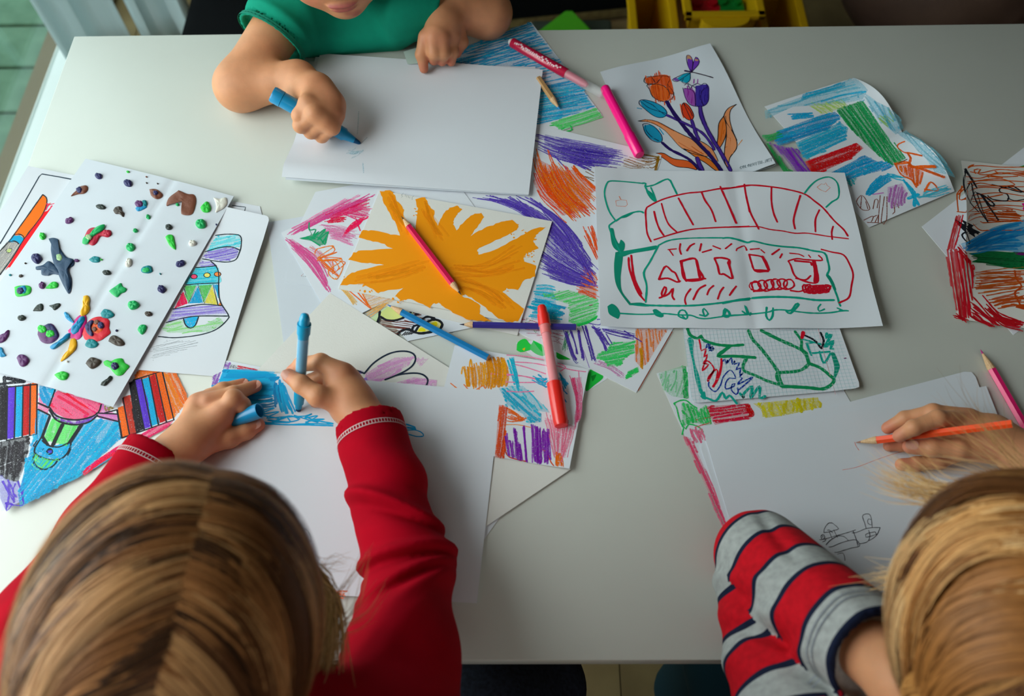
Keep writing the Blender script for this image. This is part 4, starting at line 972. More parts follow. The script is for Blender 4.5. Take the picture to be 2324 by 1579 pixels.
s = Sheet("drawing_sheet", "squared notebook page with green marker shapes below the train drawing", [(1540, 660), (1870, 650), (1950, 884), (1571, 916)], 1.4, lambda u, w: .0015 + .004 * max(0, u - .8) * 4 * w, m=M_PAPER, corner=.004)
for i in range(42):
    t = i / 42; a = np.array([1540 + 330 * t, 660 - 10 * t]); b = np.array([1571 + 378 * t, 916 - 32 * t])
    s._line([a + (b - a) * .1, b], "B4D2D6", .28, 'marker', False, wob=0)
for j in range(30):
    t = j / 30; a = np.array([1540 + 31 * t, 660 + 256 * t]); b = np.array([1870 + 78 * t, 650 + 234 * t])
    s._line([a, (a + b) / 2, b], "A4CCD0", .28, 'marker', True, wob=0)
s._line([(1845, 660), (1860, 760), (1896, 895)], "E0A0A8", .4, 'marker')
s.zoom(1480, 740, 4.842)
GD, TE, NB = "158A58", "16A090", "1C3A96"
for q, w in (([(390, 30), (420, 100), (500, 135), (540, 105), (560, 150), (700, 200), (860, 215), (1000, 205)], 3.4), ([(860, 215), (790, 270), (725, 330), (900, 330), (1130, 345)], 3.6), ([(1040, 345), (1000, 430), (1010, 490), (1140, 545), (1260, 600), (1400, 645)], 3.4), ([(1060, 50), (1100, 140), (1190, 240), (1300, 380), (1390, 510)], 3.6), ([(1390, 510), (1380, 560), (1430, 660)], 5.5),
             ([(1390, 510), (1560, 500), (1660, 470), (1725, 410)], 3.6), ([(1200, 50), (1400, 150), (1600, 240), (1680, 300), (1725, 410)], 4), ([(1570, 60), (1640, 160), (1640, 240), (1700, 300)], 3), ([(1725, 410), (1850, 460), (1950, 540), (2000, 590), (1960, 650), (1870, 690), (1700, 675), (1430, 660)], 3.8)): s.line(q, GD, w)
s.poly([(385, 150), (410, 120), (455, 160), (450, 300), (480, 440), (520, 560), (550, 740), (520, 730), (470, 560), (440, 380)], TE)
for q, w in (([(540, 700), (560, 790), (600, 790), (700, 820), (770, 730), (810, 800), (850, 760), (930, 850)], 2.6), ([(540, 770), (580, 800), (570, 730)], 2.4), ([(965, 740), (1010, 790), (1000, 750), (1100, 660), (1080, 790), (1180, 660), (1180, 790), (1240, 770)], 2.8), ([(1640, 140), (1860, 200)], 2.2), ([(1700, 190), (1720, 250), (1750, 320)], 2.4), ([(1740, 300), (1950, 280)], 2.4),
             ([(1690, 190), (1800, 180)], 2), ([(1840, 280), (1870, 380), (1900, 400), (1960, 300)], 2.4), ([(1920, 80), (1910, 130), (1970, 90), (1900, 230), (1990, 160), (1960, 250), (1990, 250)], 3)): s.line(q, TE, w)
s.poly([(1960, 290), (2000, 290), (2050, 400), (2060, 460), (2010, 580), (1990, 580), (2000, 450)], "138A72")
for q, w in (([(515, 145), (530, 210), (540, 270), (590, 250), (570, 340), (605, 310), (590, 370), (560, 410), (620, 420), (550, 490), (600, 380), (680, 470), (620, 560), (610, 610), (680, 490), (720, 490), (700, 600), (670, 660)], 1.7), ([(760, 360), (760, 430), (730, 560), (670, 665)], 2.4)): s.line(q, "D0203C", w)
s.line([(1660, 70), (1645, 130)], "D0203C", 3.6)
for q, w in (([(575, 150), (570, 175), (620, 180), (590, 240), (640, 200), (620, 250), (660, 220), (630, 270), (680, 240), (650, 270)], 2.2), ([(775, 385), (800, 360), (810, 420), (830, 370), (820, 410), (870, 350), (880, 420), (910, 380), (900, 420), (960, 400), (920, 480), (970, 460), (960, 540), (1000, 510), (960, 560), (990, 570), (940, 640), (1105, 560), (950, 700), (940, 680)], 1.5),
             ([(625, 615), (620, 660), (690, 720), (750, 650), (780, 560), (850, 485), (890, 510), (915, 575), (850, 570), (810, 620), (810, 690), (900, 660), (910, 630), (880, 640), (870, 700), (920, 750), (945, 720), (935, 680)], 1.4)): s.line(q, NB, w)
for q in ([(1660, 95), (1740, 130), (1800, 170), (1860, 245)], [(1850, 70), (1885, 160), (1862, 245), (1830, 210)]): s.line(q, BLK, 2.4)
s.line([(2110, 355), (2130, 352)], "7A2A60", 1.2)
s.done()
def htrain(u, w):
    c = 0.0035 * math.exp(-((u - .56) / .02) ** 2) * -0.3
    return 0.003 + 0.0015 * math.sin(3 + 6 * u) * math.sin(2 + 5 * w) + c + 0.010 * max(0, u - .78) ** 1.5 * 6 * (.3 + .7 * w) + .004 * max(0, .12 - u) * 5 + .0006 * math.sin(17 * u + 9 * w)
s = Sheet("drawing_sheet", "large felt-pen drawing of a green and red striped ship or train", [(1349, 385), (1914, 398), (1996, 750), (1362, 745)], 2.4, htrain, m=M_PAPER, grid=(60, 36))
s.zoom(1340, 380, 4.1556)
T_, R_ = "119C84", "C61A38"
for q, w in (([(490, 150), (300, 132), (190, 128), (155, 150), (132, 230), (145, 320), (180, 420), (235, 500)], 1.9), ([(240, 500), (190, 535), (175, 560), (205, 640), (250, 740), (280, 800)], 1.9), ([(240, 505), (300, 465), (400, 425), (470, 415), (500, 428)], 2.2), ([(490, 150), (520, 150), (515, 180)], 2.4), ([(530, 180), (600, 165), (730, 110), (780, 180), (815, 250)], 2.3), ([(520, 190), (560, 260), (620, 325)], 2.6), ([(570, 190), (600, 260), (620, 320)], 2),
             ([(640, 740), (560, 890), (510, 970), (505, 1020), (530, 1120), (520, 1270)], 2.3), ([(640, 735), (720, 695), (820, 675), (1000, 665), (1290, 665), (1380, 675), (1480, 705)], 1.8), ([(370, 1290), (540, 1300), (800, 1305), (1000, 1300), (1200, 1280), (1340, 1260), (1496, 1245)], 2.4), ([(265, 1375), (450, 1385), (600, 1382), (700, 1378), (830, 1390), (950, 1395), (1020, 1420), (1100, 1425), (1250, 1405), (1400, 1392), (1496, 1385)], 1.8)): s.line(q, T_, w)
s.poly([(180, 575), (215, 575), (235, 660), (270, 720), (285, 680), (325, 720), (310, 790), (260, 790), (205, 730)], "0C8A72"); s.poly([(300, 790), (480, 760), (620, 735), (640, 745), (600, 775), (400, 810), (310, 840), (260, 830)], "0F9078"); s.poly([(235, 800), (300, 790), (305, 860), (290, 980), (285, 1060), (300, 1170), (380, 1280), (370, 1300), (280, 1180), (235, 1080), (222, 930)], "0C8A72", 'marker', .95)
s.poly([(360, 1280), (480, 1275), (555, 1305), (520, 1312), (400, 1300)], "0C8A72"); s.poly([(520, 200), (590, 250), (615, 325), (570, 300), (530, 240)], "0F9078"); s.poly([(280, 480), (340, 440), (430, 415), (400, 435), (340, 470)], "0F9078")
s.poly([(160, 1310), (200, 1285), (245, 1310), (280, 1370), (265, 1425), (240, 1420), (175, 1380)], "0C9078"); s.poly([(585, 1345), (620, 1335), (690, 1390), (670, 1415), (610, 1395)], "0C9078")
s.line([(900, 1430), (830, 1400), (845, 1350), (890, 1350), (915, 1400), (900, 1430), (860, 1390)], T_, 2.0); s.line([(1030, 1390), (1090, 1400), (1110, 1380), (1070, 1330), (1060, 1360), (1080, 1405)], T_, 2); s.line([(1270, 1410), (1255, 1380), (1270, 1330), (1310, 1380), (1300, 1410), (1260, 1400)], T_, 2.2)
for q, w in (([(570, 700), (535, 620), (525, 520), (522, 400), (560, 360), (700, 295), (900, 245), (1050, 230), (1220, 200), (1360, 190), (1496, 170)], 2.1), ([(600, 682), (800, 620), (950, 585), (1100, 572), (1300, 562), (1496, 555)], 1.9), ([(600, 415), (620, 500), (650, 580), (690, 640)], 2.3), ([(670, 340), (700, 450), (740, 540), (820, 615)], 2), ([(830, 290), (900, 420), (968, 540)], 2.3), ([(1048, 235), (1080, 310), (1140, 400), (1180, 510)], 2.2), ([(1225, 180), (1240, 220), (1310, 370), (1375, 525)], 2.2), ([(1450, 160), (1470, 280), (1500, 420)], 2),
             ([(360, 850), (365, 940), (400, 1060), (450, 1180), (510, 1255)], 2.4), ([(385, 830), (395, 930), (420, 1060), (480, 1190)], 2.4), ([(645, 1055), (680, 970), (715, 930), (770, 980), (800, 995), (835, 1070), (850, 1070), (815, 1080), (730, 1045), (645, 1055)], 2.3), ([(850, 885), (985, 860), (1020, 960), (1060, 1050), (910, 1065), (880, 1000), (850, 885)], 2.8), ([(860, 890), (870, 1020), (905, 1070)], 2.6), ([(900, 1060), (1085, 1048)], 2.4), ([(1000, 880), (1035, 1050)], 3.2),
             ([(1170, 855), (1240, 852), (1310, 872), (1310, 920), (1335, 1045), (1260, 1005), (1218, 1005), (1200, 930), (1170, 860)], 2.4), ([(650, 1230), (690, 1210), (715, 1150), (700, 1125), (670, 1190), (690, 1215), (740, 1190), (780, 1140), (770, 1210), (790, 1245)], 2.3), ([(945, 1145), (905, 1200), (890, 1250), (900, 1290)], 2), ([(1085, 1110), (1020, 1150), (970, 1245)], 2.1), ([(1160, 1115), (1120, 1150), (1100, 1200)], 2), ([(1255, 1130), (1225, 1170), (1200, 1240)], 2), ([(1375, 1120), (1340, 1160), (1312, 1205)], 1.9),
             ([(730, 775), (780, 770), (810, 768)], 1.6), ([(745, 780), (780, 830)], 1.5), ([(848, 720), (840, 770), (855, 818)], 2), ([(980, 718), (940, 740), (910, 785)], 2.2), ([(1045, 720), (1030, 785)], 2.2), ([(1055, 800), (1140, 775)], 1.9), ([(1155, 740), (1225, 768)], 1.9), ([(1330, 720), (1275, 765)], 1.9), ([(1375, 785), (1380, 768), (1450, 740), (1475, 780)], 1.6)): s.line(q, R_, w)
s.poly([(385, 940), (415, 1000), (430, 1090), (505, 1250), (450, 1180), (400, 1090)], R_)
for q in ([(238, 315), (285, 305), (268, 270), (275, 275), (290, 305), (340, 310), (348, 350), (330, 368), (245, 362), (238, 315)],): s.line(q, "E8937A", .7, 'pencil', False)
s.zoom(1640, 380, 4.154)
for q, w in (([(770, 245), (830, 170), (900, 115), (1000, 90), (1070, 130), (1095, 200), (1090, 285), (1030, 325), (975, 375)], 2.0), ([(0, 668), (50, 662), (120, 675), (230, 708), (290, 695), (420, 725), (560, 745), (720, 758), (850, 785), (960, 808), (990, 880), (1005, 960), (985, 1015), (1010, 1060), (1050, 1140), (1085, 1230), (1095, 1270), (1110, 1305)], 2.4), ([(0, 1280), (140, 1250), (320, 1228), (500, 1220), (700, 1228), (880, 1250), (1050, 1250)], 2.8), ([(0, 1395), (200, 1388), (420, 1365), (480, 1345), (560, 1342), (650, 1352), (830, 1372), (1000, 1370), (1140, 1350), (1185, 1352)], 1.9),
             ([(10, 1405), (40, 1340), (70, 1385), (40, 1410), (10, 1400)], 2.2), ([(185, 1355), (230, 1380), (210, 1300), (255, 1395), (265, 1370)], 2.2), ([(415, 1320), (410, 1400), (440, 1440), (470, 1400), (475, 1325)], 2.4), ([(600, 1355), (640, 1375), (720, 1290), (690, 1290), (650, 1345), (600, 1350)], 2.4), ([(925, 1290), (900, 1320), (910, 1355), (960, 1335)], 1.8), ([(1080, 1325), (1140, 1352), (1100, 1350)], 1.9)): s.line(q, T_, w)
s.line([(985, 1015), (1020, 1060), (1060, 1150)], "0C8A72", 3.6)
for q, w in (([(0, 205), (100, 190), (200, 172), (300, 168), (450, 182), (600, 205), (770, 250), (870, 320), (950, 385), (1050, 500), (1140, 585), (1180, 645)], 2.3), ([(0, 565), (200, 560), (330, 558), (450, 585), (560, 598), (680, 620), (800, 620), (1000, 650), (1185, 672)], 1.7), ([(0, 225), (60, 370), (125, 525)], 2.2), ([(205, 160), (220, 260), (260, 420), (320, 540), (340, 580)], 2.3), ([(460, 190), (460, 320), (480, 430), (515, 515)], 2.1), ([(732, 265), (690, 400), (668, 500), (682, 578)], 2.2), ([(912, 400), (875, 490), (875, 605)], 2.1), ([(1042, 555), (1028, 610), (1033, 678)], 2.1),
             ([(930, 772), (1030, 798), (1140, 825), (1200, 920), (1230, 1010), (1215, 1110), (1190, 1225), (1100, 1275)], 2.1), ([(250, 820), (380, 850), (435, 965), (400, 980), (305, 975), (270, 890), (250, 820)], 2.3), ([(375, 840), (435, 965)], 3.4), ([(300, 968), (420, 975)], 3), ([(620, 885), (640, 920), (700, 1040), (890, 1085), (880, 920)], 2.2), ([(620, 880), (700, 860), (790, 870), (940, 875), (905, 830)], 2.0), ([(860, 880), (880, 1000), (875, 1080)], 4.5), ([(680, 880), (830, 895), (840, 920)], 2.4), ([(690, 1045), (780, 1060), (830, 1020)], 2),
             ([(130, 780), (135, 765), (205, 740), (225, 782)], 1.5), ([(262, 772), (345, 765)], 1.8), ([(360, 775), (395, 805)], 1.5), ([(535, 770), (465, 820)], 2.1), ([(560, 815), (540, 852)], 2), ([(632, 808), (720, 818), (765, 840)], 1.6), ([(810, 825), (828, 848)], 1.5), ([(125, 1122), (65, 1205)], 1.9), ([(85, 720), (25, 765)], 1.8), ([(0, 855), (65, 870), (50, 900), (95, 1045), (0, 1000)], 2.2)): s.line(q, R_, w)
s.loops([(290, 1125), (420, 1110), (560, 1100), (650, 1110)], 6, (14, 12), R_, 2.0); s.line([(330, 1080), (260, 1090), (250, 1130), (300, 1160), (400, 1155)], R_, 2.0); s.line([(640, 1160), (720, 1170), (780, 1150)], R_, 2)
s.loops([(770, 1140), (860, 1150), (1000, 1140)], 8, (8, 9), R_, 2.3); s.hatch([(800, 1160), (930, 1120), (1030, 1115), (1010, 1165), (820, 1185)], -10, 3, R_, 1.8, 'marker', 3)
s.line([(890, 185), (930, 155), (960, 160), (970, 140), (985, 170), (1015, 190), (970, 230), (920, 210), (890, 185)], "E8937A", .8, 'pencil', False)
s.done()
# ======== right front: sheets of the child in stripes
s = Sheet("paper_sheet", "blank sheet with rounded corner just under the striped child's page", [(1585, 1002), (2208, 838), (2360, 1250), (1730, 1420)], 2.0, None, m=M_PAPER, cat="paper", corner=.008); s.done()
s = Sheet("drawing_sheet", "white page with a pencil ship under the striped child's arms", [(1600, 993), (2238, 876), (2420, 1340), (1745, 1480)], 2.8, bumpy(33, .0006), m=M_PAPER, grid=(34, 26))
s.zoom(1840, 1150, 11.278)
for q in ([(220, 840), (330, 830), (660, 735), (760, 710), (1000, 640), (1145, 590)], [(1080, 615), (1170, 850)], [(1050, 665), (1150, 660), (1300, 600), (1420, 555), (1600, 530), (1775, 530)], [(1775, 530), (1700, 700), (1600, 800), (1490, 860)], [(1480, 600), (1510, 700), (1505, 790), (1470, 870), (1420, 910), (1250, 945)], [(1415, 555), (1380, 420), (1320, 250), (1340, 205), (1430, 178), (1490, 185), (1535, 250), (1560, 400), (1570, 525)],
          [(1540, 325), (1480, 305), (1450, 350), (1470, 430), (1530, 460), (1550, 450)], [(1400, 710), (1450, 680), (1650, 640), (1680, 700), (1410, 780), (1400, 710)], [(335, 655), (340, 580), (400, 470), (470, 410), (540, 410), (610, 460), (710, 560), (600, 600), (480, 640), (335, 655)], [(470, 630), (550, 825)], [(590, 590), (640, 700), (685, 785)], [(425, 600), (470, 590), (555, 660)],
          [(390, 970), (480, 870), (600, 790), (700, 745), (800, 745), (880, 780), (970, 870)], [(460, 1025), (540, 1020), (750, 930), (970, 865), (1170, 850), (1250, 1000), (1050, 1050), (850, 1110), (700, 1160), (610, 1165)], [(1170, 860), (1200, 1000)], [(1190, 900), (1220, 980)], [(260, 740), (270, 810), (320, 830), (360, 780), (340, 720), (300, 705), (260, 740)], [(280, 735), (320, 740), (300, 775)], [(350, 830), (390, 820), (380, 860), (300, 895)], [(680, 1210), (760, 1185), (820, 1180), (860, 1260), (875, 1370)]): s.line(q, "2C2E3A", .55, 'marker', wob=.15)
s.zoom(1480, 780, 2.7536)
s.line([(1190, 788), (1280, 770), (1400, 725), (1520, 685), (1620, 665)], "E0705A", .45, 'pencil'); s.line([(1265, 615), (1275, 640), (1292, 664)], "E0705A", .5, 'pencil')
s.done()
# ======== left: colouring page with stripes, brush page, bell page, modelling-clay picture
s = Sheet("drawing_sheet", "bright coloured-in page of striped panels under the clay picture", [(-120, 800), (392, 836), (436, 938), (12, 1164)], 0.4, lambda u, w: .0008 + .006 * max(0, w - .75) * max(0, .6 - u) * 6, grid=(34, 26))
s.zoom(0, 800, 4.1556)
s.hatch([(370, 310), (520, 330), (480, 480), (450, 520), (380, 460)], 65, 6, BLU, 3.0, 'crayon', 8, .95)
s.hatch([(800, 620), (1120, 640), (1150, 800), (760, 1150), (190, 1460), (170, 1340), (260, 1000), (300, 850), (560, 980), (680, 800)], -52, 5.0, ["1FA8D0", "16A0CC", "2FB2D6"], 3.0, 'crayon', 14, .95, .4)
s.hatch([(190, 1440), (760, 1150), (1200, 900), (700, 1160), (500, 1290)], -30, 4, ["1FA8D0", "2FB2D6"], 2.6, 'crayon', 14, .9, .3)
s.hatch([(360, 540), (470, 600), (410, 800), (300, 850), (350, 700)], 95, 6, BLU, 2.6, 'crayon', 8, .95)
s.hatch([(240, 1000), (330, 950), (340, 1090), (200, 1330)], -60, 5, BLU, 2.6, 'crayon', 8, .95)
s.hatch([(760, 1150), (1100, 900), (1560, 650), (1640, 640), (1570, 720), (1200, 900)], -32, 5, ["E8527A", "EE8AA4"], 2.6, 'crayon', 8, .9, .2)
s.bundle([(760, 1150), (950, 1000), (1200, 870)], [(800, 1140), (1000, 1010), (1230, 880)], 6, "E0305E", 2.4, 'crayon', 4)
s.poly([(520, 365), (950, 480), (920, 580), (760, 640), (600, 610), (480, 520)], "F07A96", 'crayon', .8)
s.hatch([(520, 365), (950, 480), (920, 580), (760, 640), (600, 610), (480, 520)], 32, 5, ["EC2A66", "F0507E", "F2809A"], 3.0, 'crayon', 10, .95, .2)
s.bundle([(540, 380), (680, 450), (800, 560)], [(620, 380), (740, 470), (840, 540)], 8, "E81A58", 3, 'crayon', 6)
s.hatch([(470, 540), (560, 620), (700, 650), (910, 590), (860, 650), (700, 680), (560, 650)], 25, 4, ["7A4FA8", "8A60B4"], 2.2, 'crayon', 6, .95)
s.hatch([(490, 620), (740, 690), (620, 880), (410, 820)], 110, 5, ["6ECF74", "82D888"], 3.0, 'crayon', 8, .95, .2)
s.poly([(330, 840), (390, 800), (470, 880), (650, 850), (640, 950), (560, 1010), (420, 960), (320, 900)], "2AA2CC", 'crayon', 1)
s.hatch([(320, 950), (420, 1000), (550, 1010), (480, 1090), (390, 1100), (330, 1030)], 100, 4.5, ["7AD67A", "6ECF74"], 3.0, 'crayon', 6, .9)
s.hatch([(300, 960), (330, 960), (400, 1110), (590, 1040), (400, 1120), (300, 1090)], 40, 6, "8ADC88", 2.4, 'crayon', 6, .8)
s.hatch([(370, 390), (460, 520), (450, 580), (360, 520)], 30, 5, ["F098B8", "E87AA4"], 2.4, 'crayon', 6, .9); s.hatch([(960, 490), (1120, 600), (1110, 640), (920, 600)], 10, 5, ["F098C0", "D088C0"], 2.4, 'crayon', 6, .9)
s.hatch([(980, 500), (1090, 520), (1000, 560)], 85, 5, "8A7A50", 1.6, 'crayon', 4)
# stripes left
def bar(x0t, x1t, yt, x0b, x1b, yb, c, slope=-.2):
    P_ = [(x0t, yt), (x1t, yt + slope * (x1t - x0t)), (x1b, yb + slope * (x1b - x0b)), (x0b, yb)]
    s.poly(P_, c, 'crayon', .9, smooth=False)
    a = math.degrees(math.atan2(yb - yt, (x0b + x1b) / 2 - (x0t + x1t) / 2))
    s.hatch(P_, a, 4, c, 2.6, 'crayon', 6, 1)
bar(75, 145, 325, 60, 135, 815, "6A52C0"); bar(148, 215, 318, 138, 208, 800, "1FA8D0"); bar(220, 285, 305, 212, 280, 785, "B03A3A"); bar(290, 352, 298, 285, 345, 775, "F0782A"); bar(-10, 70, 340, -10, 62, 830, "1E1A1E")
s.hatch([(0, 840), (120, 820), (280, 790), (270, 900), (220, 1100), (170, 1220), (60, 1200), (0, 1150)], 95, 5, ["1E1A1E", "28242A"], 2.8, 'crayon', 16, .95, .3)
s.hatch([(0, 1130), (60, 1200), (170, 1220), (200, 1400), (60, 1500), (0, 1370)], 76, 9, ["5A48AE", "6A58BA"], 1.6, 'crayon', 16, .95)
s.scribble([(20, 1430), (60, 1500), (80, 1400), (110, 1480), (130, 1430), (70, 1380), (140, 1410), (190, 1340), (220, 1180), (180, 1290)], "5A48AE", 1.2, 'crayon', 6)
for q in ([(40, 230), (45, 300)], [(0, 300), (130, 280), (230, 275)], [(60, 240), (220, 270)], [(0, 330), (60, 320)]): s.line(q, BLK, 3.6, 'crayon')
# stripes right
for i, c in enumerate(["F0782A", "B85048", "1E1A1E", "6A52C0", "1FA8D0", "B03A3A", "F0782A"]):
    xt = 1090 + 62 * i; xb = 1150 + 71 * i
    yt = 330 - i * 24; yb = 800 - i * 27
    if i == 0: xt, yt = 1110, 520
    if i == 1: xt, yt = 1160, 420
    bar(xt, xt + 60, yt, xb, xb + 68, yb, c, -.35)
s.hatch([(1530, 180), (1640, 190), (1760, 470), (1640, 620)], 66, 6, ["F08A3C", "EE7A2A"], 3.0, 'crayon', 8, .9)
s.hatch([(1330, 140), (1620, 170), (1530, 185), (1260, 250)], -12, 5, "F0803A", 3.0, 'crayon', 6, .9)
for q, w in (([(350, 300), (345, 770), (60, 830)], 1.6), ([(75, 325), (350, 300)], 1.6), ([(70, 320), (62, 820)], 1.8), ([(148, 315), (135, 810)], 1.6), ([(218, 305), (210, 795)], 1.4), ([(288, 295), (280, 780)], 1.6), ([(1150, 805), (1640, 635), (1530, 175), (1260, 260)], 1.8), ([(1150, 805), (1105, 540)], 1.8), ([(1222, 775), (1160, 430)], 1.5), ([(1290, 750), (1230, 330)], 1.5), ([(1360, 725), (1270, 270)], 1.5), ([(1430, 700), (1335, 245)], 1.5), ([(1495, 680), (1405, 220)], 1.5), ([(1570, 655), (1470, 200)], 1.5),
             ([(520, 350), (460, 520)], 1.8), ([(360, 475), (460, 520)], 1.8), ([(360, 535), (470, 590)], 1.8), ([(470, 520), (540, 600), (700, 635), (850, 610), (930, 560), (955, 490)], 1.9), ([(465, 540), (540, 640), (700, 680), (840, 655), (920, 590)], 1.9), ([(910, 570), (1110, 580)], 1.6), ([(920, 600), (1115, 650)], 1.6), ([(985, 570), (1100, 540)], 1.6), ([(470, 600), (400, 790), (450, 870)], 3.0), ([(590, 680), (500, 870)], 4.5), ([(770, 680), (650, 860)], 4.0),
             ([(390, 800), (330, 900), (340, 960), (440, 1005), (560, 1010), (640, 940), (665, 850), (560, 890), (470, 880), (400, 830)], 1.8), ([(350, 830), (315, 880), (335, 890)], 1.5), ([(640, 970), (665, 910), (650, 905)], 1.5), ([(325, 950), (315, 1020), (350, 1080), (420, 1105), (500, 1070), (545, 1015)], 1.9)): s.line(q, BLK, w, smooth=len(q) > 4)
s.poly([(435, 930), (460, 900), (495, 910), (500, 945), (470, 965), (440, 955)], BLK); s.poly([(448, 930), (465, 912), (488, 920), (490, 942), (468, 952)], "4A4ABE"); 
s.done()
s = Sheet("drawing_sheet", "printed page of a paintbrush with orange tip and red shading, far left", [(70, 384), (330, 420), (180, 800), (-170, 760)], 1.2, lambda u, w: .0006 + .008 * max(0, .35 - u) * 2 * (1 - w), grid=(24, 24))
s.zoom(0, 380, 5.263)
s.line([(860, 142), (700, 112), (500, 78), (470, 105), (300, 400), (150, 660), (0, 910)], "1E3040", 1.4, smooth=False)
s.poly([(620, 490), (560, 520), (500, 560), (290, 850), (170, 1060), (60, 1230), (100, 1190), (140, 1180), (300, 960), (450, 750), (570, 580)], "E8183A")
s.hatch([(560, 430), (640, 440), (600, 530), (540, 520)], -50, 5, "F04060", 1.8, 'marker', 6)
s.line([(575, 450), (650, 430)], "F0506A", 1.2); s.line([(560, 470), (600, 425)], "F08050", 1)
s.poly([(510, 325), (545, 350), (555, 420), (520, 530), (440, 650), (340, 770), (290, 850), (250, 810), (170, 800), (300, 620), (420, 450)], "F47A10")
s.poly([(150, 820), (210, 800), (280, 850), (235, 920), (200, 890), (100, 890)], "2AA0CC"); s.poly([(100, 890), (180, 885), (230, 920), (150, 1060), (0, 1270), (0, 1000)], "A8A8A8", 'crayon', 1); s.hatch([(100, 890), (180, 885), (230, 920), (150, 1060), (0, 1270), (0, 1000)], -55, 4, ["B4B0AC", "9A9C9E"], 2.4, 'crayon', 5)
s.poly([(65, 990), (100, 960), (150, 975), (140, 1015), (85, 1025)], "4A5048"); s.poly([(80, 990), (105, 970), (138, 982), (130, 1008), (90, 1012)], "BCD47A")
for q, w in (([(510, 325), (420, 450), (300, 620), (170, 800), (100, 890), (0, 1000)], 1.6), ([(510, 325), (550, 360), (555, 430), (510, 550), (420, 680), (290, 850), (160, 1060), (0, 1280)], 1.6), ([(170, 805), (220, 795), (270, 815), (290, 850)], 1.6), ([(100, 895), (150, 878), (200, 890), (235, 925)], 1.6)): s.line(q, "2A2A2E", w)
s.done()
s = Sheet("drawing_sheet", "white page with a printed corner frame tucked behind the bell page", [(330, 420), (590, 468), (600, 510), (300, 700)], 0.8, None, cat="drawing")
s.zoom(320, 380, 3.159); s.line([(655, 272), (750, 285), (738, 330)], "1E3040", 1.0, smooth=False); s.done()
s = Sheet("drawing_sheet", "colouring page of a patterned bell tucked under the clay picture", [(430, 455), (616, 498), (500, 854), (290, 838)], 2.0, lambda u, w: .0012 + .003 * math.sin(3 * w + 1) * u + .003 * max(0, .15 - w) * 5, corner=.006, grid=(26, 40))
s.zoom(320, 380, 3.159)
s.hatch([(540, 490), (710, 485), (715, 570), (600, 570), (500, 590), (470, 600)], -12, 4.5, ["8ADCE4", "6ACCDA"], 2.2, 'crayon', 6, .85, .2)
s.hatch([(470, 610), (600, 572), (700, 580), (690, 640), (620, 670), (540, 665), (440, 640)], -14, 4, ["8A78C8", "7464BC", "A294D6"], 2.0, 'crayon', 6, .9)
s.hatch([(430, 665), (520, 680), (540, 705), (410, 705)], -10, 4.5, ["A294D6"], 1.8, 'crayon', 5, .8)
s.poly([(395, 715), (540, 710), (560, 760), (560, 830), (320, 840)], "8AD4DE", 'crayon', .9)
s.hatch([(395, 715), (540, 710), (560, 830), (320, 840)], -5, 4.5, ["5AC4D6", "7ACFDC"], 2.2, 'crayon', 6, .7)
for P_, c in (([(310, 850), (400, 840), (340, 970)], "6EBE72"), ([(415, 845), (510, 840), (450, 970)], "6EBE72"), ([(345, 975), (410, 850), (445, 970)], "3CA8D0"), ([(455, 970), (510, 850), (550, 985)], "E2D87A"), ([(525, 840), (555, 840), (562, 940)], "3CA8D0"), ([(300, 890), (335, 975), (240, 1010)], "E0506A"), ([(555, 985), (570, 960), (580, 990)], "E89050")):
    s.poly(P_, c, 'pencil', .9, smooth=False); s.hatch(P_, 70, 4, c, 1.4, 'crayon', 3, .9)
s.hatch([(230, 1020), (340, 990), (580, 990), (620, 1050), (400, 1060), (190, 1110)], -5, 4, ["A294D6", "9484CC", "B4A8E0"], 1.8, 'crayon', 6, .85)
s.poly([(300, 1085), (340, 1070), (410, 1070), (395, 1125), (360, 1150), (320, 1130)], "3CA8D0", 'crayon', 1)
s.hatch([(190, 1110), (300, 1090), (310, 1140), (430, 1140), (560, 1070), (600, 1120), (480, 1180), (200, 1185), (150, 1165)], -8, 6.5, ["8ACB80", "9AD490"], 1.4, 'crayon', 10, .8, .3)
s.hatch([(60, 1290), (200, 1230), (400, 1240), (420, 1270), (250, 1330), (60, 1390)], -12, 3.2, ["A0A4A8", "8E9498"], .45, 'pencil', 10, .9)
for pc, c in (((380, 782), "E85A7A"), ((474, 772), "E8DC7A"), ((549, 765), "F0905A")): s.poly([(pc[0] + 24 * math.cos(t), pc[1] + 17 * math.sin(t)) for t in np.linspace(0, 5.6, 8)], c); s.line([(pc[0] + 24 * math.cos(t), pc[1] + 17 * math.sin(t)) for t in np.linspace(0, 6.3, 10)], BLK, .9)
for q in ([(535, 487), (620, 478), (710, 490), (718, 560), (705, 610), (680, 660), (620, 678), (540, 672), (440, 655)], [(460, 605), (560, 575), (650, 570), (712, 595)], [(500, 672), (540, 710), (558, 770), (556, 860), (568, 960), (625, 1055), (620, 1090), (540, 1160), (420, 1200), (250, 1220), (125, 1212)], [(395, 718), (470, 712), (540, 705)], [(325, 842), (440, 832), (560, 828)], [(230, 1015), (400, 985), (480, 982), (585, 992)], [(180, 1112), (300, 1080), (420, 1065), (620, 1065)],
          [(305, 1085), (320, 1130), (355, 1152), (390, 1130), (412, 1072)]): s.line(q, "1E2A34", 1.3)
for q in ([(310, 870), (340, 975), (408, 838), (455, 975), (515, 835), (552, 985)],): s.line(q, "1E2A34", 1.1, smooth=False)
s.done()
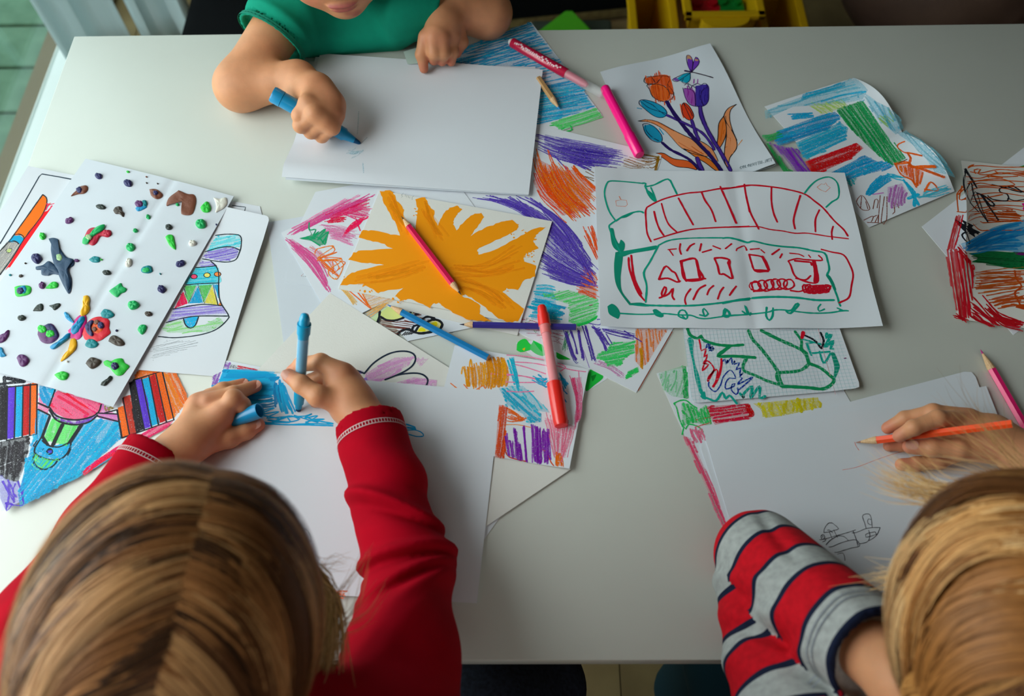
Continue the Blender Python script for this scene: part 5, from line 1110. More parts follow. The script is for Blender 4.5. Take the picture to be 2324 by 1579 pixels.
# ---- clay picture: every pressed pellet is a part of its own
s = Sheet("clay_picture", "large white card scattered with pressed modelling-clay pieces", [(195, 361), (532, 448), (259, 925), (-118, 812)], 4.2, lambda u, w: .0016 + .0022 * math.cos(3.1 * (u - .6)) - .004 * math.exp(-((u - .60) / .02) ** 2) * .3, m=M_PAPER_G, grid=(50, 30), th=.0006, cat="picture")
CLAY = s; s.done()
def clay(name, col, outline, h=2.6, z=0.0, src=(0, 340, 2.820), seed=0):
    CLAY.zoom(*src)
    P_ = CLAY.P(outline)
    Q = catmull(list(P_) + [P_[0]], 3.0)[:-1]
    c2 = Q.mean(0)
    S = np.array([CLAY.surf(a, b, z / 1000 + 0.0001) for a, b in Q])
    c = S.mean(0)
    rr = random.Random(len(Q) * 7 + seed)
    n = len(S)
    v, f = [], []
    for sc, hh in ((1.0, 0.0), (1.03, .28), (0.95, .62), (.78, .88), (.5, 1.0), (.22, .97)):
        for k in range(n):
            p = c + (S[k] - c) * sc
            d = 1 + .18 * math.sin(5 * k / n * 6.28 + seed) * sc
            p[2] = S[k][2] * sc + c[2] * (1 - sc) + h / 1000 * hh * d
            v.append(p)
    m_ = 6
    for i in range(m_ - 1):
        for k in range(n):
            f.append((i * n + k, i * n + (k + 1) % n, (i + 1) * n + (k + 1) % n, (i + 1) * n + k))
    v.append(c + [0, 0, h / 1000 * .95])
    for k in range(n): f.append(((m_ - 1) * n + k, (m_ - 1) * n + (k + 1) % n, len(v) - 1))
    cols = {"ink": "2C2A5E", "brown": "7E4B38", "dark": "2E3632", "soil": "473C34", "plum": "5E2C66", "green": "16B060", "lime": "2CC23C", "teal": "14868E", "white": "E4E2D6", "red": "E02436", "crimson": "B81436", "petrol": "24405E", "yellow": "F2B414", "blue": "148CBE", "pink": "CE1E82", "orange": "EE5A20", "pale": "9CC08A"}
    me = mesh_from(name, v, f, True)
    add(name, me, mat("clay_" + col, cols[col], .45, .4, bump=(260, .35, .0012)), parent=CLAY.ob)
def oval(x, y, a, b, ang=0, n=9, wob=.1, seed=1):
    r = random.Random(seed + int(x)); t = math.radians(ang)
    out = []
    for k in range(n):
        q = 2 * math.pi * k / n; e = 1 + r.uniform(-wob, wob)
        u_, w_ = a * math.cos(q) * e, b * math.sin(q) * e
        out.append((x + u_ * math.cos(t) - w_ * math.sin(t), y + u_ * math.sin(t) + w_ * math.cos(t)))
    return out
for x, y, a, b, g, c in ((632, 170, 24, 17, 10, "ink"), (820, 216, 27, 21, 15, "ink"), (646, 367, 30, 15, 5, "dark"), (446, 455, 28, 17, -25, "plum"), (275, 554, 20, 21, 0, "lime"), (950, 431, 13, 15, -20, "green"), (869, 519, 15, 12, 0, "green"), (1082, 497, 22, 17, -15, "dark"), (1286, 478, 33, 29, 0, "green"), (838, 628, 26, 25, 0, "green"),
                       (825, 725, 19, 28, 20, "white"), (1233, 600, 22, 19, 0, "white"), (1158, 730, 30, 18, -20, "ink"), (684, 788, 27, 15, 0, "dark"), (237, 699, 32, 31, 0, "ink"), (492, 710, 16, 9, 0, "plum"), (272, 870, 19, 22, 30, "plum"), (1038, 894, 25, 24, 0, "ink"), (141, 1077, 25, 17, -15, "dark"), (857, 996, 37, 27, -8, "green"), (952, 1052, 24, 15, 0, "soil"), (135, 809, 14, 8, -15, "soil"),
                       (1137, 353, 11, 9, 0, "green"), (432, 1356, 8, 7, 0, "white"), (748, 1158, 8, 6, -40, "ink"), (820, 143, 10, 6, 0, "lime"), (939, 175, 6, 4, 0, "brown"), (940, 214, 5, 4, 0, "soil"), (1010, 218, 5, 4, 0, "soil"), (67, 803, 9, 5, -15, "teal"), (1386, 480, 5, 5, 0, "ink"), (165, 728, 7, 4, -30, "soil"), (651, 704, 7, 5, 0, "lime"), (1027, 795, 5, 5, 0, "teal")):
    clay("clay_pellet", c, oval(x, y, a, b, g), 1.2 + min(a, b) * .10)
clay("clay_piece", "brown", [(1145, 262), (1200, 285), (1240, 290), (1253, 330), (1235, 400), (1205, 418), (1162, 410), (1175, 380), (1195, 350), (1180, 318), (1150, 308), (1110, 330), (1070, 360), (1085, 310)], 2.0)
clay("clay_piece", "brown", [(457, 298), (490, 262), (520, 235), (555, 232), (562, 255), (540, 280), (500, 285)], 2.2); clay("clay_pellet", "ink", oval(512, 262, 20, 19, -40), 2.4, 1.0)
clay("clay_piece", "brown", [(958, 255), (1000, 254), (1040, 285), (1030, 308), (1000, 315), (970, 295)], 2.0); clay("clay_pellet", "ink", oval(1000, 281, 16, 14), 2.0, 1.2)
clay("clay_piece", "white", [(1368, 308), (1405, 315), (1445, 308), (1453, 345), (1430, 375), (1400, 392), (1380, 400), (1385, 360)], 1.8)
clay("clay_piece", "lime", [(1285, 372), (1312, 340), (1335, 338), (1350, 378), (1335, 400), (1300, 398)], 2.6)
clay("clay_piece", "blue", [(868, 375), (900, 350), (940, 365), (905, 388), (880, 393)], 1.2); clay("clay_piece", "teal", oval(925, 345, 18, 20), 2.2); clay("clay_pellet", "plum", oval(895, 350, 28, 20), 2.6, .6)
clay("clay_piece", "soil", [(727, 390), (745, 367), (775, 368), (782, 395), (795, 405), (788, 430), (765, 412), (740, 410)], 2.4)
clay("clay_piece", "crimson", [(545, 555), (570, 510), (610, 500), (650, 520), (700, 515), (713, 540), (690, 560), (645, 555), (620, 595), (590, 612), (560, 590)], 1.8)
clay("clay_piece", "green", [(532, 600), (540, 570), (580, 545), (620, 500), (672, 485), (655, 525), (620, 548), (590, 570), (570, 600), (545, 608)], 2.6, .9); clay("clay_pellet", "pale", oval(575, 568, 20, 18), 1.8, 2.2); clay("clay_pellet", "crimson", oval(685, 538, 28, 20), 2.0, .9)
clay("clay_piece", "petrol", [(315, 575), (345, 570), (375, 580), (370, 600), (400, 655), (430, 690), (470, 705), (470, 740), (440, 765), (458, 830), (455, 890), (440, 917), (420, 890), (390, 830), (370, 780), (345, 720), (330, 650), (330, 600)], 2.4)
clay("clay_piece", "petrol", [(232, 750), (275, 740), (310, 715), (340, 730), (370, 760), (390, 800), (340, 795), (310, 805), (270, 800), (265, 770), (235, 768)], 2.0); clay("clay_pellet", "pale", oval(385, 695, 18, 22, -20), 1.2, 2.0); clay("clay_piece", "petrol", [(360, 740), (400, 720), (440, 700), (470, 720), (440, 760), (455, 860), (435, 900), (410, 850)], 1.6, 1.4)
clay("clay_piece", "lime", [(1060, 560), (1080, 545), (1110, 555), (1125, 630), (1115, 637), (1085, 610)], 1.8); clay("clay_piece", "teal", [(572, 705), (600, 685), (638, 690), (635, 718), (595, 720)], 2)
clay("clay_piece", "teal", oval(943, 768, 36, 24, -10), 2.2); clay("clay_pellet", "green", oval(940, 775, 24, 14, -10), 1.2, 1.6)
clay("clay_piece", "green", [(700, 905), (740, 875), (775, 855), (785, 875), (810, 890), (800, 910), (775, 920), (750, 943), (720, 925)], 1.8)
clay("clay_piece", "lime", [(95, 880), (130, 870), (185, 872), (200, 890), (190, 920), (150, 935), (105, 935)], 1.6); clay("clay_piece", "blue", oval(145, 900, 32, 25, -20), 1.8, .8); clay("clay_pellet", "ink", oval(138, 907, 24, 19, -10), 2.2, 1.4)
clay("clay_piece", "lime", [(295, 888), (320, 860), (350, 845), (373, 858), (368, 880), (340, 888)], 2.2)
clay("clay_piece", "dark", [(213, 1032), (230, 1005), (262, 985), (277, 1000), (268, 1030)], 1.6); clay("clay_piece", "dark", [(316, 1000), (350, 990), (380, 983), (385, 1000), (350, 1027), (335, 1012)], 1.8)
clay("clay_piece", "plum", [(0, 1190), (30, 1175), (58, 1155), (55, 1190), (30, 1225), (-10, 1235)], 2.2); clay("clay_piece", "blue", [(-10, 1265), (15, 1268), (25, 1295), (38, 1318), (0, 1322)], 2)
clay("clay_piece", "plum", [(110, 1335), (130, 1312), (165, 1318), (188, 1345), (170, 1378), (135, 1385)], 2.8)
V6 = (0, 640, 5.4455)
clay("clay_piece", "plum", [(470, 650), (490, 570), (560, 540), (640, 520), (700, 590), (725, 670), (660, 740), (580, 760), (510, 730)], 1.8, 0, V6); clay("clay_piece", "ink", [(560, 545), (620, 522), (690, 580), (722, 660), (680, 700), (600, 660)], 1.4, .8, V6); clay("clay_pellet", "lime", oval(530, 588, 56, 45, 10), 1.8, 1.4, V6); clay("clay_pellet", "lime", oval(633, 648, 57, 44, -15), 1.8, 1.4, V6)
clay("clay_piece", "pink", [(845, 600), (890, 560), (930, 470), (1000, 410), (1060, 420), (1070, 510), (1030, 600), (1000, 680), (940, 712), (880, 690)], 1.6, 0, V6)
clay("clay_piece", "blue", [(885, 620), (900, 560), (960, 500), (1000, 440), (1050, 440), (1055, 490), (1020, 560), (980, 630), (920, 655)], 2.4, .9, V6)
clay("clay_piece", "blue", [(795, 390), (820, 375), (860, 410), (900, 470), (922, 512), (870, 490), (820, 450)], 2.4, .2, V6); clay("clay_piece", "blue", [(625, 805), (700, 760), (770, 710), (850, 640), (875, 650), (850, 700), (760, 770), (680, 825), (640, 828)], 2.6, .2, V6)
clay("clay_piece", "yellow", [(1040, 180), (1090, 175), (1112, 220), (1100, 280), (1112, 330), (1080, 390), (1020, 425), (1000, 390), (1030, 300), (1030, 230)], 2.6, .2, V6); clay("clay_piece", "yellow", [(885, 710), (930, 705), (950, 770), (930, 840), (860, 910), (790, 965), (755, 980), (790, 920), (850, 850), (870, 780)], 2.4, .2, V6)
clay("clay_piece", "red", [(1025, 640), (1060, 540), (1120, 470), (1210, 435), (1300, 445), (1350, 490), (1345, 570), (1360, 630), (1300, 680), (1240, 720), (1190, 730), (1140, 710), (1060, 710)], 1.8, 0, V6)
clay("clay_pellet", "orange", oval(1200, 570, 85, 75, 0), 1.0, 1.4, V6); clay("clay_piece", "ink", [(1060, 560), (1100, 510), (1150, 485), (1170, 510), (1140, 560), (1150, 620), (1165, 660), (1140, 680), (1090, 640)], 1.8, 2.0, V6); clay("clay_pellet", "ink", oval(1258, 546, 38, 40), 1.8, 2.0, V6); clay("clay_pellet", "brown", oval(1205, 510, 36, 28), 1.4, 2.0, V6); clay("clay_pellet", "brown", oval(1182, 597, 32, 28), 1.4, 2.0, V6)
clay("clay_piece", "teal", [(1250, 390), (1290, 340), (1330, 345), (1365, 355), (1410, 400), (1395, 430), (1340, 450), (1270, 440)], 1.8, .3, V6); clay("clay_piece", "teal", oval(1133, 765, 75, 55, 0, wob=.14), 1.8, .1, V6)
clay("clay_piece", "soil", [(1345, 735), (1370, 680), (1420, 663), (1500, 705), (1540, 760), (1510, 788), (1440, 785)], 2.2, 0, V6); clay("clay_piece", "soil", [(1065, 1010), (1105, 950), (1150, 935), (1230, 960), (1252, 990), (1200, 1045), (1130, 1072)], 2.6, 0, V6)
clay("clay_piece", "lime", [(1285, 990), (1330, 968), (1370, 985), (1430, 955), (1510, 950), (1540, 1000), (1595, 1040), (1560, 1090), (1510, 1145), (1450, 1155), (1400, 1110), (1360, 1060), (1300, 1030)], 1.9, 0, V6); clay("clay_pellet", "ink", oval(1430, 1048, 48, 45, 0, wob=.03), 3.0, 1.0, V6)
clay("clay_piece", "lime", [(678, 1152), (730, 1120), (790, 1108), (845, 1130), (845, 1165), (810, 1208), (740, 1205)], 2.4, 0, V6); clay("clay_piece", "dark", [(1248, 1275), (1270, 1235), (1330, 1200), (1370, 1162), (1390, 1190), (1350, 1240), (1300, 1282)], 2.2, 0, V6)
clay("clay_piece", "green", [(1705, 595), (1730, 545), (1790, 530), (1815, 560), (1790, 620), (1750, 648)], 2.4, 0, V6)
# ---------------------------------------------------------------- pens and pencils
M_WOOD = mat("pencil_wood", "D9B48C", .6, .2, noise=(700, "C79F74"))
def pencil(label, tipxy, endxy, zt, ze, col, lead, r=.0038, both=False, L=.020, group="loose pencils"):
    A = on(*tipxy, zt); B = on(*endxy, ze)
    n = np.linalg.norm(B - A)
    root = thing("pencil", A, label, "pencil", group)
    def part(nm, prof, m, nn=6): add(nm, mesh_from(nm, *lathe(A, B, prof, nn)), m, parent=root)
    end = n - (L if both else 0)
    part("barrel", [(L, r), (end, r)], mat("pencil_paint_" + col, col, .3, .5, coat=.3))
    part("sharpened_wood", [(.005, r * .28), (L * .8, r * .86), (L + .0004, r * .985)], M_WOOD, 12)
    part("lead", [(0, .0002), (.0022, r * .16), (.0052, r * .30)], mat("lead_" + lead, lead, .5, .3), 10)
    if both:
        part("sharpened_wood", [(end - .0004, r * .985), (end + L * .2, r * .86), (n - .005, r * .28)], M_WOOD, 12)
        part("lead", [(n - .0052, r * .30), (n - .0022, r * .16), (n, .0002)], mat("lead_1A1A20", "1A1A20", .5, .3), 10)
    else:
        part("end_cap", [(end, r * .92), (end + .0006, r * .8)], M_WOOD, 6)
    return root
pencil("crimson pencil sharpened at both ends lying on the orange sun", (911, 491), (1047, 669), .0072, .0072, "D0104C", "2A2A30", .0040, both=True, L=.017)
pencil("bright blue pencil lying below the orange sun painting", (879, 691), (1108, 811), .0058, .0062, "147AB8", "1A5AA0", .0040, L=.019)
pencil("dark violet-blue pencil lying under the red marker", (1043, 736), (1307, 742), .0066, .0062, "3B338E", "1E1A30", .0038, L=.014)
pencil("short natural wood pencil with blue lead poking out by the far sheet stack", (1271, 249), (1222, 178), .0045, .0048, "B98F5E", "2A8AC8", .0042, L=.020)
pencil("hot pink pencil with magenta tip at the right edge of the table", (2225, 793), (2350, 1010), .0042, .0042, "E61C6E", "B03078", .0042, L=.024)
pencil("fluorescent orange pencil held by the striped child", (1942, 1004), (2297, 961), .0040, .085, "FF5422", "9A6A58", .0040, L=.020, group="held pencils and markers")
M_CLEAR = bpy.data.materials.new("clear_plastic"); M_CLEAR.use_nodes = True
nt, b = nodes(M_CLEAR)
b.inputs["Base Color"].default_value = (.9, .93, .95, 1); b.inputs["Roughness"].default_value = .18
tr = nt.nodes.new("ShaderNodeBsdfTransparent"); mx = nt.nodes.new("ShaderNodeMixShader"); mx.inputs[0].default_value = .20
nt.links.new(tr.outputs[0], mx.inputs[1]); nt.links.new(b.outputs[0], mx.inputs[2]); nt.links.new(mx.outputs[0], nt.nodes["Material Output"].inputs[0])
# red marker: domed end, clear barrel over pink reservoir, red cap
A = on(1229, 693, .0095); B = on(1274, 968, .0085); n = np.linalg.norm(B - A)
rt = thing("marker", A, "red capped marker with clear barrel lying across the violet pencil", "marker", "loose markers")
mr = mat("red_plastic", "F02A20", .3, .5, coat=.3)
add("end_plug", mesh_from("end_plug", *lathe(A, B, [(0, .002), (.001, .0042), (.004, .0052), (.012, .0056), (.0121, .0066), (.026, .0068), (.026, .0058), (.036, .0058)], 28), True), mr, parent=rt)
add("ink_reservoir", mesh_from("ink_reservoir", *lathe(A, B, [(.034, .0048), (.100, .0048)], 24), True), mat("pink_reservoir", "EE6A72", .6), parent=rt)
add("clear_barrel", mesh_from("clear_barrel", *lathe(A, B, [(.026, .0067), (.098, .0069)], 28, caps=False), True), M_CLEAR, parent=rt)
add("cap", mesh_from("cap", *lathe(A, B, [(.094, .0070), (.0945, .0078), (.099, .0079), (n - .006, .0076), (n - .001, .0066), (n, .005)], 32), True), mr, parent=rt)
# dark pink felt pen with lettering-like marks, clear end
A = on(1156, 93, .010); B = on(1368, 214, .008); n = np.linalg.norm(B - A)
rt = thing("felt_pen", A, "crimson printed felt pen with clear cap lying on the blue crayon sheet", "pen", "loose markers")
add("end_plug", mesh_from("end_plug", *lathe(A, B, [(0, .003), (.0012, .0042), (.006, .0046)], 20), True), mat("white_plastic", "E6E6E4", .4), parent=rt)
add("barrel", mesh_from("barrel", *lathe(A, B, [(.005, .0062), (.006, .0065), (n * .62, .0065), (n * .625, .0060)], 26), True), mat("crimson_plastic", "BE1240", .25, .5, coat=.4), parent=rt)
add("neck", mesh_from("neck", *lathe(A, B, [(n * .62, .0052), (n * .80, .0050), (n * .84, .0030)], 22), True), mat("rose_plastic", "C8345A", .35), parent=rt)
add("clear_cap", mesh_from("clear_cap", *lathe(A, B, [(n * .62, .0061), (n * .97, .0060), (n, .0050)], 24), True), M_CLEAR, parent=rt)
def band_marks():
    ax = (B - A) / n; e1 = np.cross(ax, [0, 0, 1]); e1 /= np.linalg.norm(e1); e2 = np.cross(e1, ax)
    v, f = [], []
    r2 = random.Random(4)
    for k in range(26):
        t = n * (.08 + .5 * k / 26); th = math.radians(62 + r2.uniform(-16, 16))
        for q in range(2):
            L_ = .0011 * r2.uniform(.6, 1.4); w_ = math.radians(r2.uniform(4, 10)); b0 = len(v)
            for dt, da in ((-L_, -w_), (L_, -w_), (L_, w_), (-L_, w_)):
                a_ = th + da + q * .18; v.append(A + ax * (t + dt) + (e1 * math.cos(a_) + e2 * math.sin(a_)) * .00658)
            f.append((b0, b0 + 1, b0 + 2, b0 + 3))
    o = add("printed_marks", mesh_from("printed_marks", v, f), mat("white_print", "E8C8D0", .5), parent=rt, kind="stuff")
band_marks()
# hot pink marker
A = on(1372, 199, .0085); B = on(1452, 352, .0085); n = np.linalg.norm(B - A)
rt = thing("marker", A, "fluorescent hot pink marker beside the tulip page", "marker", "loose markers")
mp = mat("hot_pink_plastic", "FF0A84", .3, .5, coat=.3)
add("barrel", mesh_from("barrel", *lathe(A, B, [(0, .0050), (.001, .0058), (.004, .0062), (n * .74, .0062)], 26), True), mp, parent=rt)
add("cap", mesh_from("cap", *lathe(A, B, [(n * .72, .0064), (n * .725, .0070), (n - .002, .0068), (n, .0055)], 26), True), mp, parent=rt)
# thick blue marker held by the smallest child
A = on(818, 326, .0075); B = on(616, 212, .062); n = np.linalg.norm(B - A)
rt = thing("marker", A, "thick blue marker gripped in the smallest child's fist", "marker", "held pencils and markers")
mb = mat("blue_plastic", "0E8CC0", .35, .5, coat=.2)
add("nib", mesh_from("nib", *lathe(A, B, [(0, .0010), (.002, .0022), (.008, .0034), (.009, .0036)], 20), True), mat("blue_nib", "0A4A78", .7), parent=rt)
add("barrel", mesh_from("barrel", *lathe(A, B, [(.008, .0036), (.020, .0062), (.022, .0080), (.034, .0082), (.036, .0092), (n - .014, .0094)], 32), True), mb, parent=rt)
add("end_plug", mesh_from("end_plug", *lathe(A, B, [(n - .014, .0086), (n - .0135, .0098), (n - .003, .0098), (n - .001, .0090), (n - .001, .0070), (n - .0016, .0068)], 32), True), mb, parent=rt)
# cyan marker held upright by the child in red
A = on(677, 932, .0045); B = on(692, 712, .118); n = np.linalg.norm(B - A)
rt = thing("marker", A, "cyan marker held upright over the blue felt-pen patch", "marker", "held pencils and markers")
mc = mat("cyan_plastic", "10A0CC", .3, .5, coat=.3)
add("nib", mesh_from("nib", *lathe(A, B, [(0, .0018), (.001, .0026), (.005, .0028)], 20), True), mat("dark_blue_nib", "123C66", .7), parent=rt)
add("grip", mesh_from("grip", *lathe(A, B, [(.0045, .0034), (.010, .0036), (.011, .0050), (.020, .0054), (.030, .0056)], 24), True), mc, parent=rt)
add("ink_reservoir", mesh_from("ink_reservoir", *lathe(A, B, [(.028, .0050), (n - .030, .0050)], 24), True), mat("cyan_reservoir", "1AA4D0", .6), parent=rt)
add("clear_barrel", mesh_from("clear_barrel", *lathe(A, B, [(.029, .0057), (n - .028, .0060)], 28, caps=False), True), M_CLEAR, parent=rt)
add("end_plug", mesh_from("end_plug", *lathe(A, B, [(n - .032, .0050), (n - .024, .0056), (n - .0235, .0064), (n - .012, .0066), (n - .0118, .0052), (n - .006, .0050), (n - .0015, .0036), (n, .0010)], 28), True), mc, parent=rt)
# its cap, open end towards the camera, between thumb and finger of the other hand
A = on(502, 964, .012); B = on(590, 931, .029); n = np.linalg.norm(B - A)
o = add("marker_cap", mesh_from("marker_cap", *lathe(A, B, [(0, .0060), (.001, .0070), (n - .0005, .0078), (n, .0076), (n - .001, .0066), (n - .020, .0060)], 32), True), mat("cyan_cap_plastic", "1496CE", .32, .5, coat=.2), label="empty cyan marker cap held by the red-sleeved child's left hand", cat="marker cap")
# pale rubber by the far child's pointing finger
A = on(921, 132, .004)
s_ = Sheet("paper_scrap", "small pale green scrap of tape beside the pointing finger", [(916, 118), (948, 108), (975, 146), (925, 146)], 8.6, lambda u, w: .0005 + .002 * u * w, m=mat("pale_tape", "C2D4CC", .4, .4), cat="scrap", th=.0002)
# ---------------------------------------------------------------- smooth bodies: blended solids turned into one mesh
def C(a, b, ra, rb, k=0.004):
    return ('c', np.asarray(a, float), np.asarray(b, float), ra, rb, k)
def chain(pts, radii, k=0.004, k0=None):
    out = []
    for i in range(len(pts) - 1):
        out.append(C(pts[i], pts[i + 1], radii[i], radii[i + 1], (k0 if (i == 0 and k0 is not None) else k)))
    return out
def E(c, r, axes=None, k=0.01):
    return ('e', np.asarray(c, float), np.asarray(r, float), np.eye(3) if axes is None else np.asarray(axes, float), 0, k)
def prim_d(p, X):
    if p[0] == 'c':
        a = p[1].astype(X.dtype); ab = (p[2] - p[1]).astype(X.dtype)
        Y = X - a
        t = np.clip((Y @ ab) / (float(ab @ ab) + 1e-12), 0, 1)
        Y -= t[..., None] * ab
        return np.sqrt(np.einsum('...i,...i->...', Y, Y)) - (p[3] + (p[4] - p[3]) * t)
    q = (X - p[1].astype(X.dtype)) @ (p[3].T / p[2]).astype(X.dtype)
    k0 = np.sqrt(np.einsum('...i,...i->...', q, q)); q /= p[2].astype(X.dtype)
    k1 = np.sqrt(np.einsum('...i,...i->...', q, q))
    return k0 * (k0 - 1) / np.maximum(k1, 1e-6)
def smin(a, b, k):
    if k <= 0: return np.minimum(a, b)
    h = np.clip(0.5 + 0.5 * (b - a) / k, 0, 1)
    return b * (1 - h) + a * h - k * h * (1 - h)
def sdf_eval(prims, X):
    d = np.full(X.shape[:-1], 1.0)
    for p in prims:
        d = smin(d, prim_d(p, X), p[5]) if not (len(p) > 6) else np.maximum(d, -prim_d(p, X))
    return d
def sdf_mesh(prims, h, disp=None, cut=None):
    lo = np.full(3, 9.0); hi = np.full(3, -9.0)
    for p in prims:
        if p[0] == 'c':
            r = max(p[3], p[4]); pts = [p[1] - r, p[1] + r, p[2] - r, p[2] + r]
        else:
            r = p[2].max(); pts = [p[1] - r, p[1] + r]
        for q in pts: lo = np.minimum(lo, q); hi = np.maximum(hi, q)
    lo -= 0.012; hi += 0.012
    BS = 8; B = BS * h; br = B * 0.867
    nb = np.ceil((hi - lo) / B).astype(int)
    g = np.stack(np.meshgrid(*[np.arange(n) for n in nb], indexing='ij'), -1).reshape(-1, 3)
    cen = lo + (g + 0.5) * B
    per = [prim_d(p, cen) for p in prims]
    d = np.full(len(cen), 1.0)
    for p, q in zip(prims, per): d = smin(d, q, p[5])
    act = np.abs(d) < br * 1.15 + (0.0120 if disp is not None else 0.0025)
    g = g[act]; cen = cen[act]; per = [q[act] for q in per]
    n = len(g)
    off = np.stack(np.meshgrid(*[np.arange(BS + 1)] * 3, indexing='ij'), -1).reshape(-1, 3)
    V = np.full((n, len(off)), 1.0, np.float32)
    lo32 = lo.astype(np.float32); h32 = np.float32(h); g32 = g.astype(np.float32); off32 = off.astype(np.float32)
    for p, q in zip(prims, per):
        m = np.where(q < 2.3 * br + p[5] + 0.008)[0]
        if not len(m): continue
        for ch in np.array_split(m, max(1, len(m) // 400)):
            X = lo32 + (g32[ch][:, None, :] * BS + off32[None]) * h32
            V[ch] = smin(V[ch], prim_d(p, X), p[5])
    if disp is not None or cut is not None:
        for ch in np.array_split(np.arange(n), max(1, n // 400)):
            X = lo32 + (g32[ch][:, None, :] * BS + off32[None]) * h32
            if disp is not None: V[ch] = V[ch] - disp(X)
            if cut is not None: V[ch] = np.maximum(V[ch], cut(X))
    V = V.reshape(n, BS + 1, BS + 1, BS + 1)
    S = V < 0
    c = [(a, b2, c2) for a in (0, 1) for b2 in (0, 1) for c2 in (0, 1)]
    sl = lambda q: S[:, q[0]:BS + q[0], q[1]:BS + q[1], q[2]:BS + q[2]]
    cnt = sum(sl(q).astype(np.int8) for q in c)
    mixed = (cnt > 0) & (cnt < 8)
    bi, i, j, k = np.where(mixed)
    gc = g[bi] * BS + np.stack([i, j, k], 1)
    N = nb * BS + 4
    cid = lambda q: ((q[:, 0] + 1) * N[1] + q[:, 1] + 1) * N[2] + q[:, 2] + 1
    ids = cid(gc)
    acc = np.zeros((len(bi), 3)); num = np.zeros(len(bi))
    val = {q: V[bi, i + q[0], j + q[1], k + q[2]] for q in c}
    for q in c:
        for ax in range(3):
            if q[ax]: continue
            q2 = tuple(1 if t == ax else q[t] for t in range(3))
            a, b2 = val[q], val[q2]
            m = (a < 0) != (b2 < 0)
            t = np.where(m, a / np.where(m, a - b2, 1), 0)
            pt = np.tile(np.array(q, float), (len(bi), 1)); pt[:, ax] += t
            acc[m] += pt[m]; num[m] += 1
    vert = lo + (gc + acc / num[:, None]) * h
    order = np.argsort(ids); sid = ids[order]
    faces = []
    for ax in range(3):
        A = [slice(0, BS)] * 3; Bq = [slice(0, BS)] * 3; Bq[ax] = slice(1, BS + 1)
        s0 = S[:, A[0], A[1], A[2]]; s1 = S[:, Bq[0], Bq[1], Bq[2]]
        bi2, i2, j2, k2 = np.where(s0 != s1)
        p = g[bi2] * BS + np.stack([i2, j2, k2], 1)
        fl = s0[bi2, i2, j2, k2]
        o1, o2 = (ax + 1) % 3, (ax + 2) % 3
        qs = []
        for d1, d2 in ((0, 0), (-1, 0), (-1, -1), (0, -1)):
            r = p.copy(); r[:, o1] += d1; r[:, o2] += d2
            w = cid(r); pos = np.clip(np.searchsorted(sid, w), 0, len(sid) - 1)
            qs.append(np.where(sid[pos] == w, order[pos], -1))
        q = np.stack(qs, 1)
        ok = (q >= 0).all(1)
        q = q[ok]; fl = fl[ok]
        q[~fl] = q[~fl][:, ::-1]
        faces.append(q)
    return vert, np.vstack(faces)
def np_mesh(name, v, f, smooth=True):
    me = bpy.data.meshes.new(name)
    me.vertices.add(len(v)); me.vertices.foreach_set("co", np.ascontiguousarray(v, dtype=np.float32).ravel())
    n = f.shape[1]
    me.loops.add(f.size); me.loops.foreach_set("vertex_index", np.ascontiguousarray(f, dtype=np.int32).ravel())
    me.polygons.add(len(f))
    me.polygons.foreach_set("loop_start", np.arange(0, f.size, n, dtype=np.int32))
    if smooth: me.polygons.foreach_set("use_smooth", np.ones(len(f), dtype=bool))
    me.update(calc_edges=True); me.validate()
    return me
def vcol(me, col):
    a = me.color_attributes.new("Col", 'FLOAT_COLOR', 'POINT')
    c = np.ones((len(me.vertices), 4), np.float32); c[:, :3] = col
    a.data.foreach_set("color", c.ravel())
def attr_mat(name, rough, spec, sss=0.0, bump=None, sheen=0.0, noise=None, aniso=0.0):
    m = bpy.data.materials.new(name); m.use_nodes = True
    nt, b = nodes(m)
    a = nt.nodes.new("ShaderNodeAttribute"); a.attribute_name = "Col"
    src = a.outputs["Color"]
    tc = nt.nodes.new("ShaderNodeTexCoord")
    if noise:
        n = nt.nodes.new("ShaderNodeTexNoise"); n.inputs["Scale"].default_value = noise[0]; n.inputs["Detail"].default_value = 5
        mp = nt.nodes.new("ShaderNodeMapping"); mp.inputs["Scale"].default_value = noise[2] if len(noise) > 2 else (1, 1, 1)
        nt.links.new(tc.outputs["Object"], mp.inputs[0]); nt.links.new(mp.outputs[0], n.inputs["Vector"])
        mr = nt.nodes.new("ShaderNodeMapRange"); mr.inputs[1].default_value = .3; mr.inputs[2].default_value = .7
        mr.inputs[3].default_value = 1 - noise[1]; mr.inputs[4].default_value = 1 + noise[1]
        nt.links.new(n.outputs["Fac"], mr.inputs[0])
        mm = nt.nodes.new("ShaderNodeVectorMath"); mm.operation = 'SCALE'
        nt.links.new(src, mm.inputs[0]); nt.links.new(mr.outputs[0], mm.inputs["Scale"]); src = mm.outputs[0]
    nt.links.new(src, b.inputs["Base Color"])
    b.inputs["Roughness"].default_value = rough; b.inputs["Specular IOR Level"].default_value = spec
    if sss:
        b.inputs["Subsurface Weight"].default_value = sss; b.inputs["Subsurface Radius"].default_value = (1, .35, .2); b.inputs["Subsurface Scale"].default_value = .004
    if sheen: b.inputs["Sheen Weight"].default_value = sheen
    if bump:
        n2 = nt.nodes.new("ShaderNodeTexNoise"); n2.inputs["Scale"].default_value = bump[0]; n2.inputs["Detail"].default_value = 3
        nt.links.new(tc.outputs["Object"], n2.inputs["Vector"])
        bp = nt.nodes.new("ShaderNodeBump"); bp.inputs["Strength"].default_value = bump[1]; bp.inputs["Distance"].default_value = bump[2]
        nt.links.new(n2.outputs["Fac"], bp.inputs["Height"]); nt.links.new(bp.outputs[0], b.inputs["Normal"])
    return m
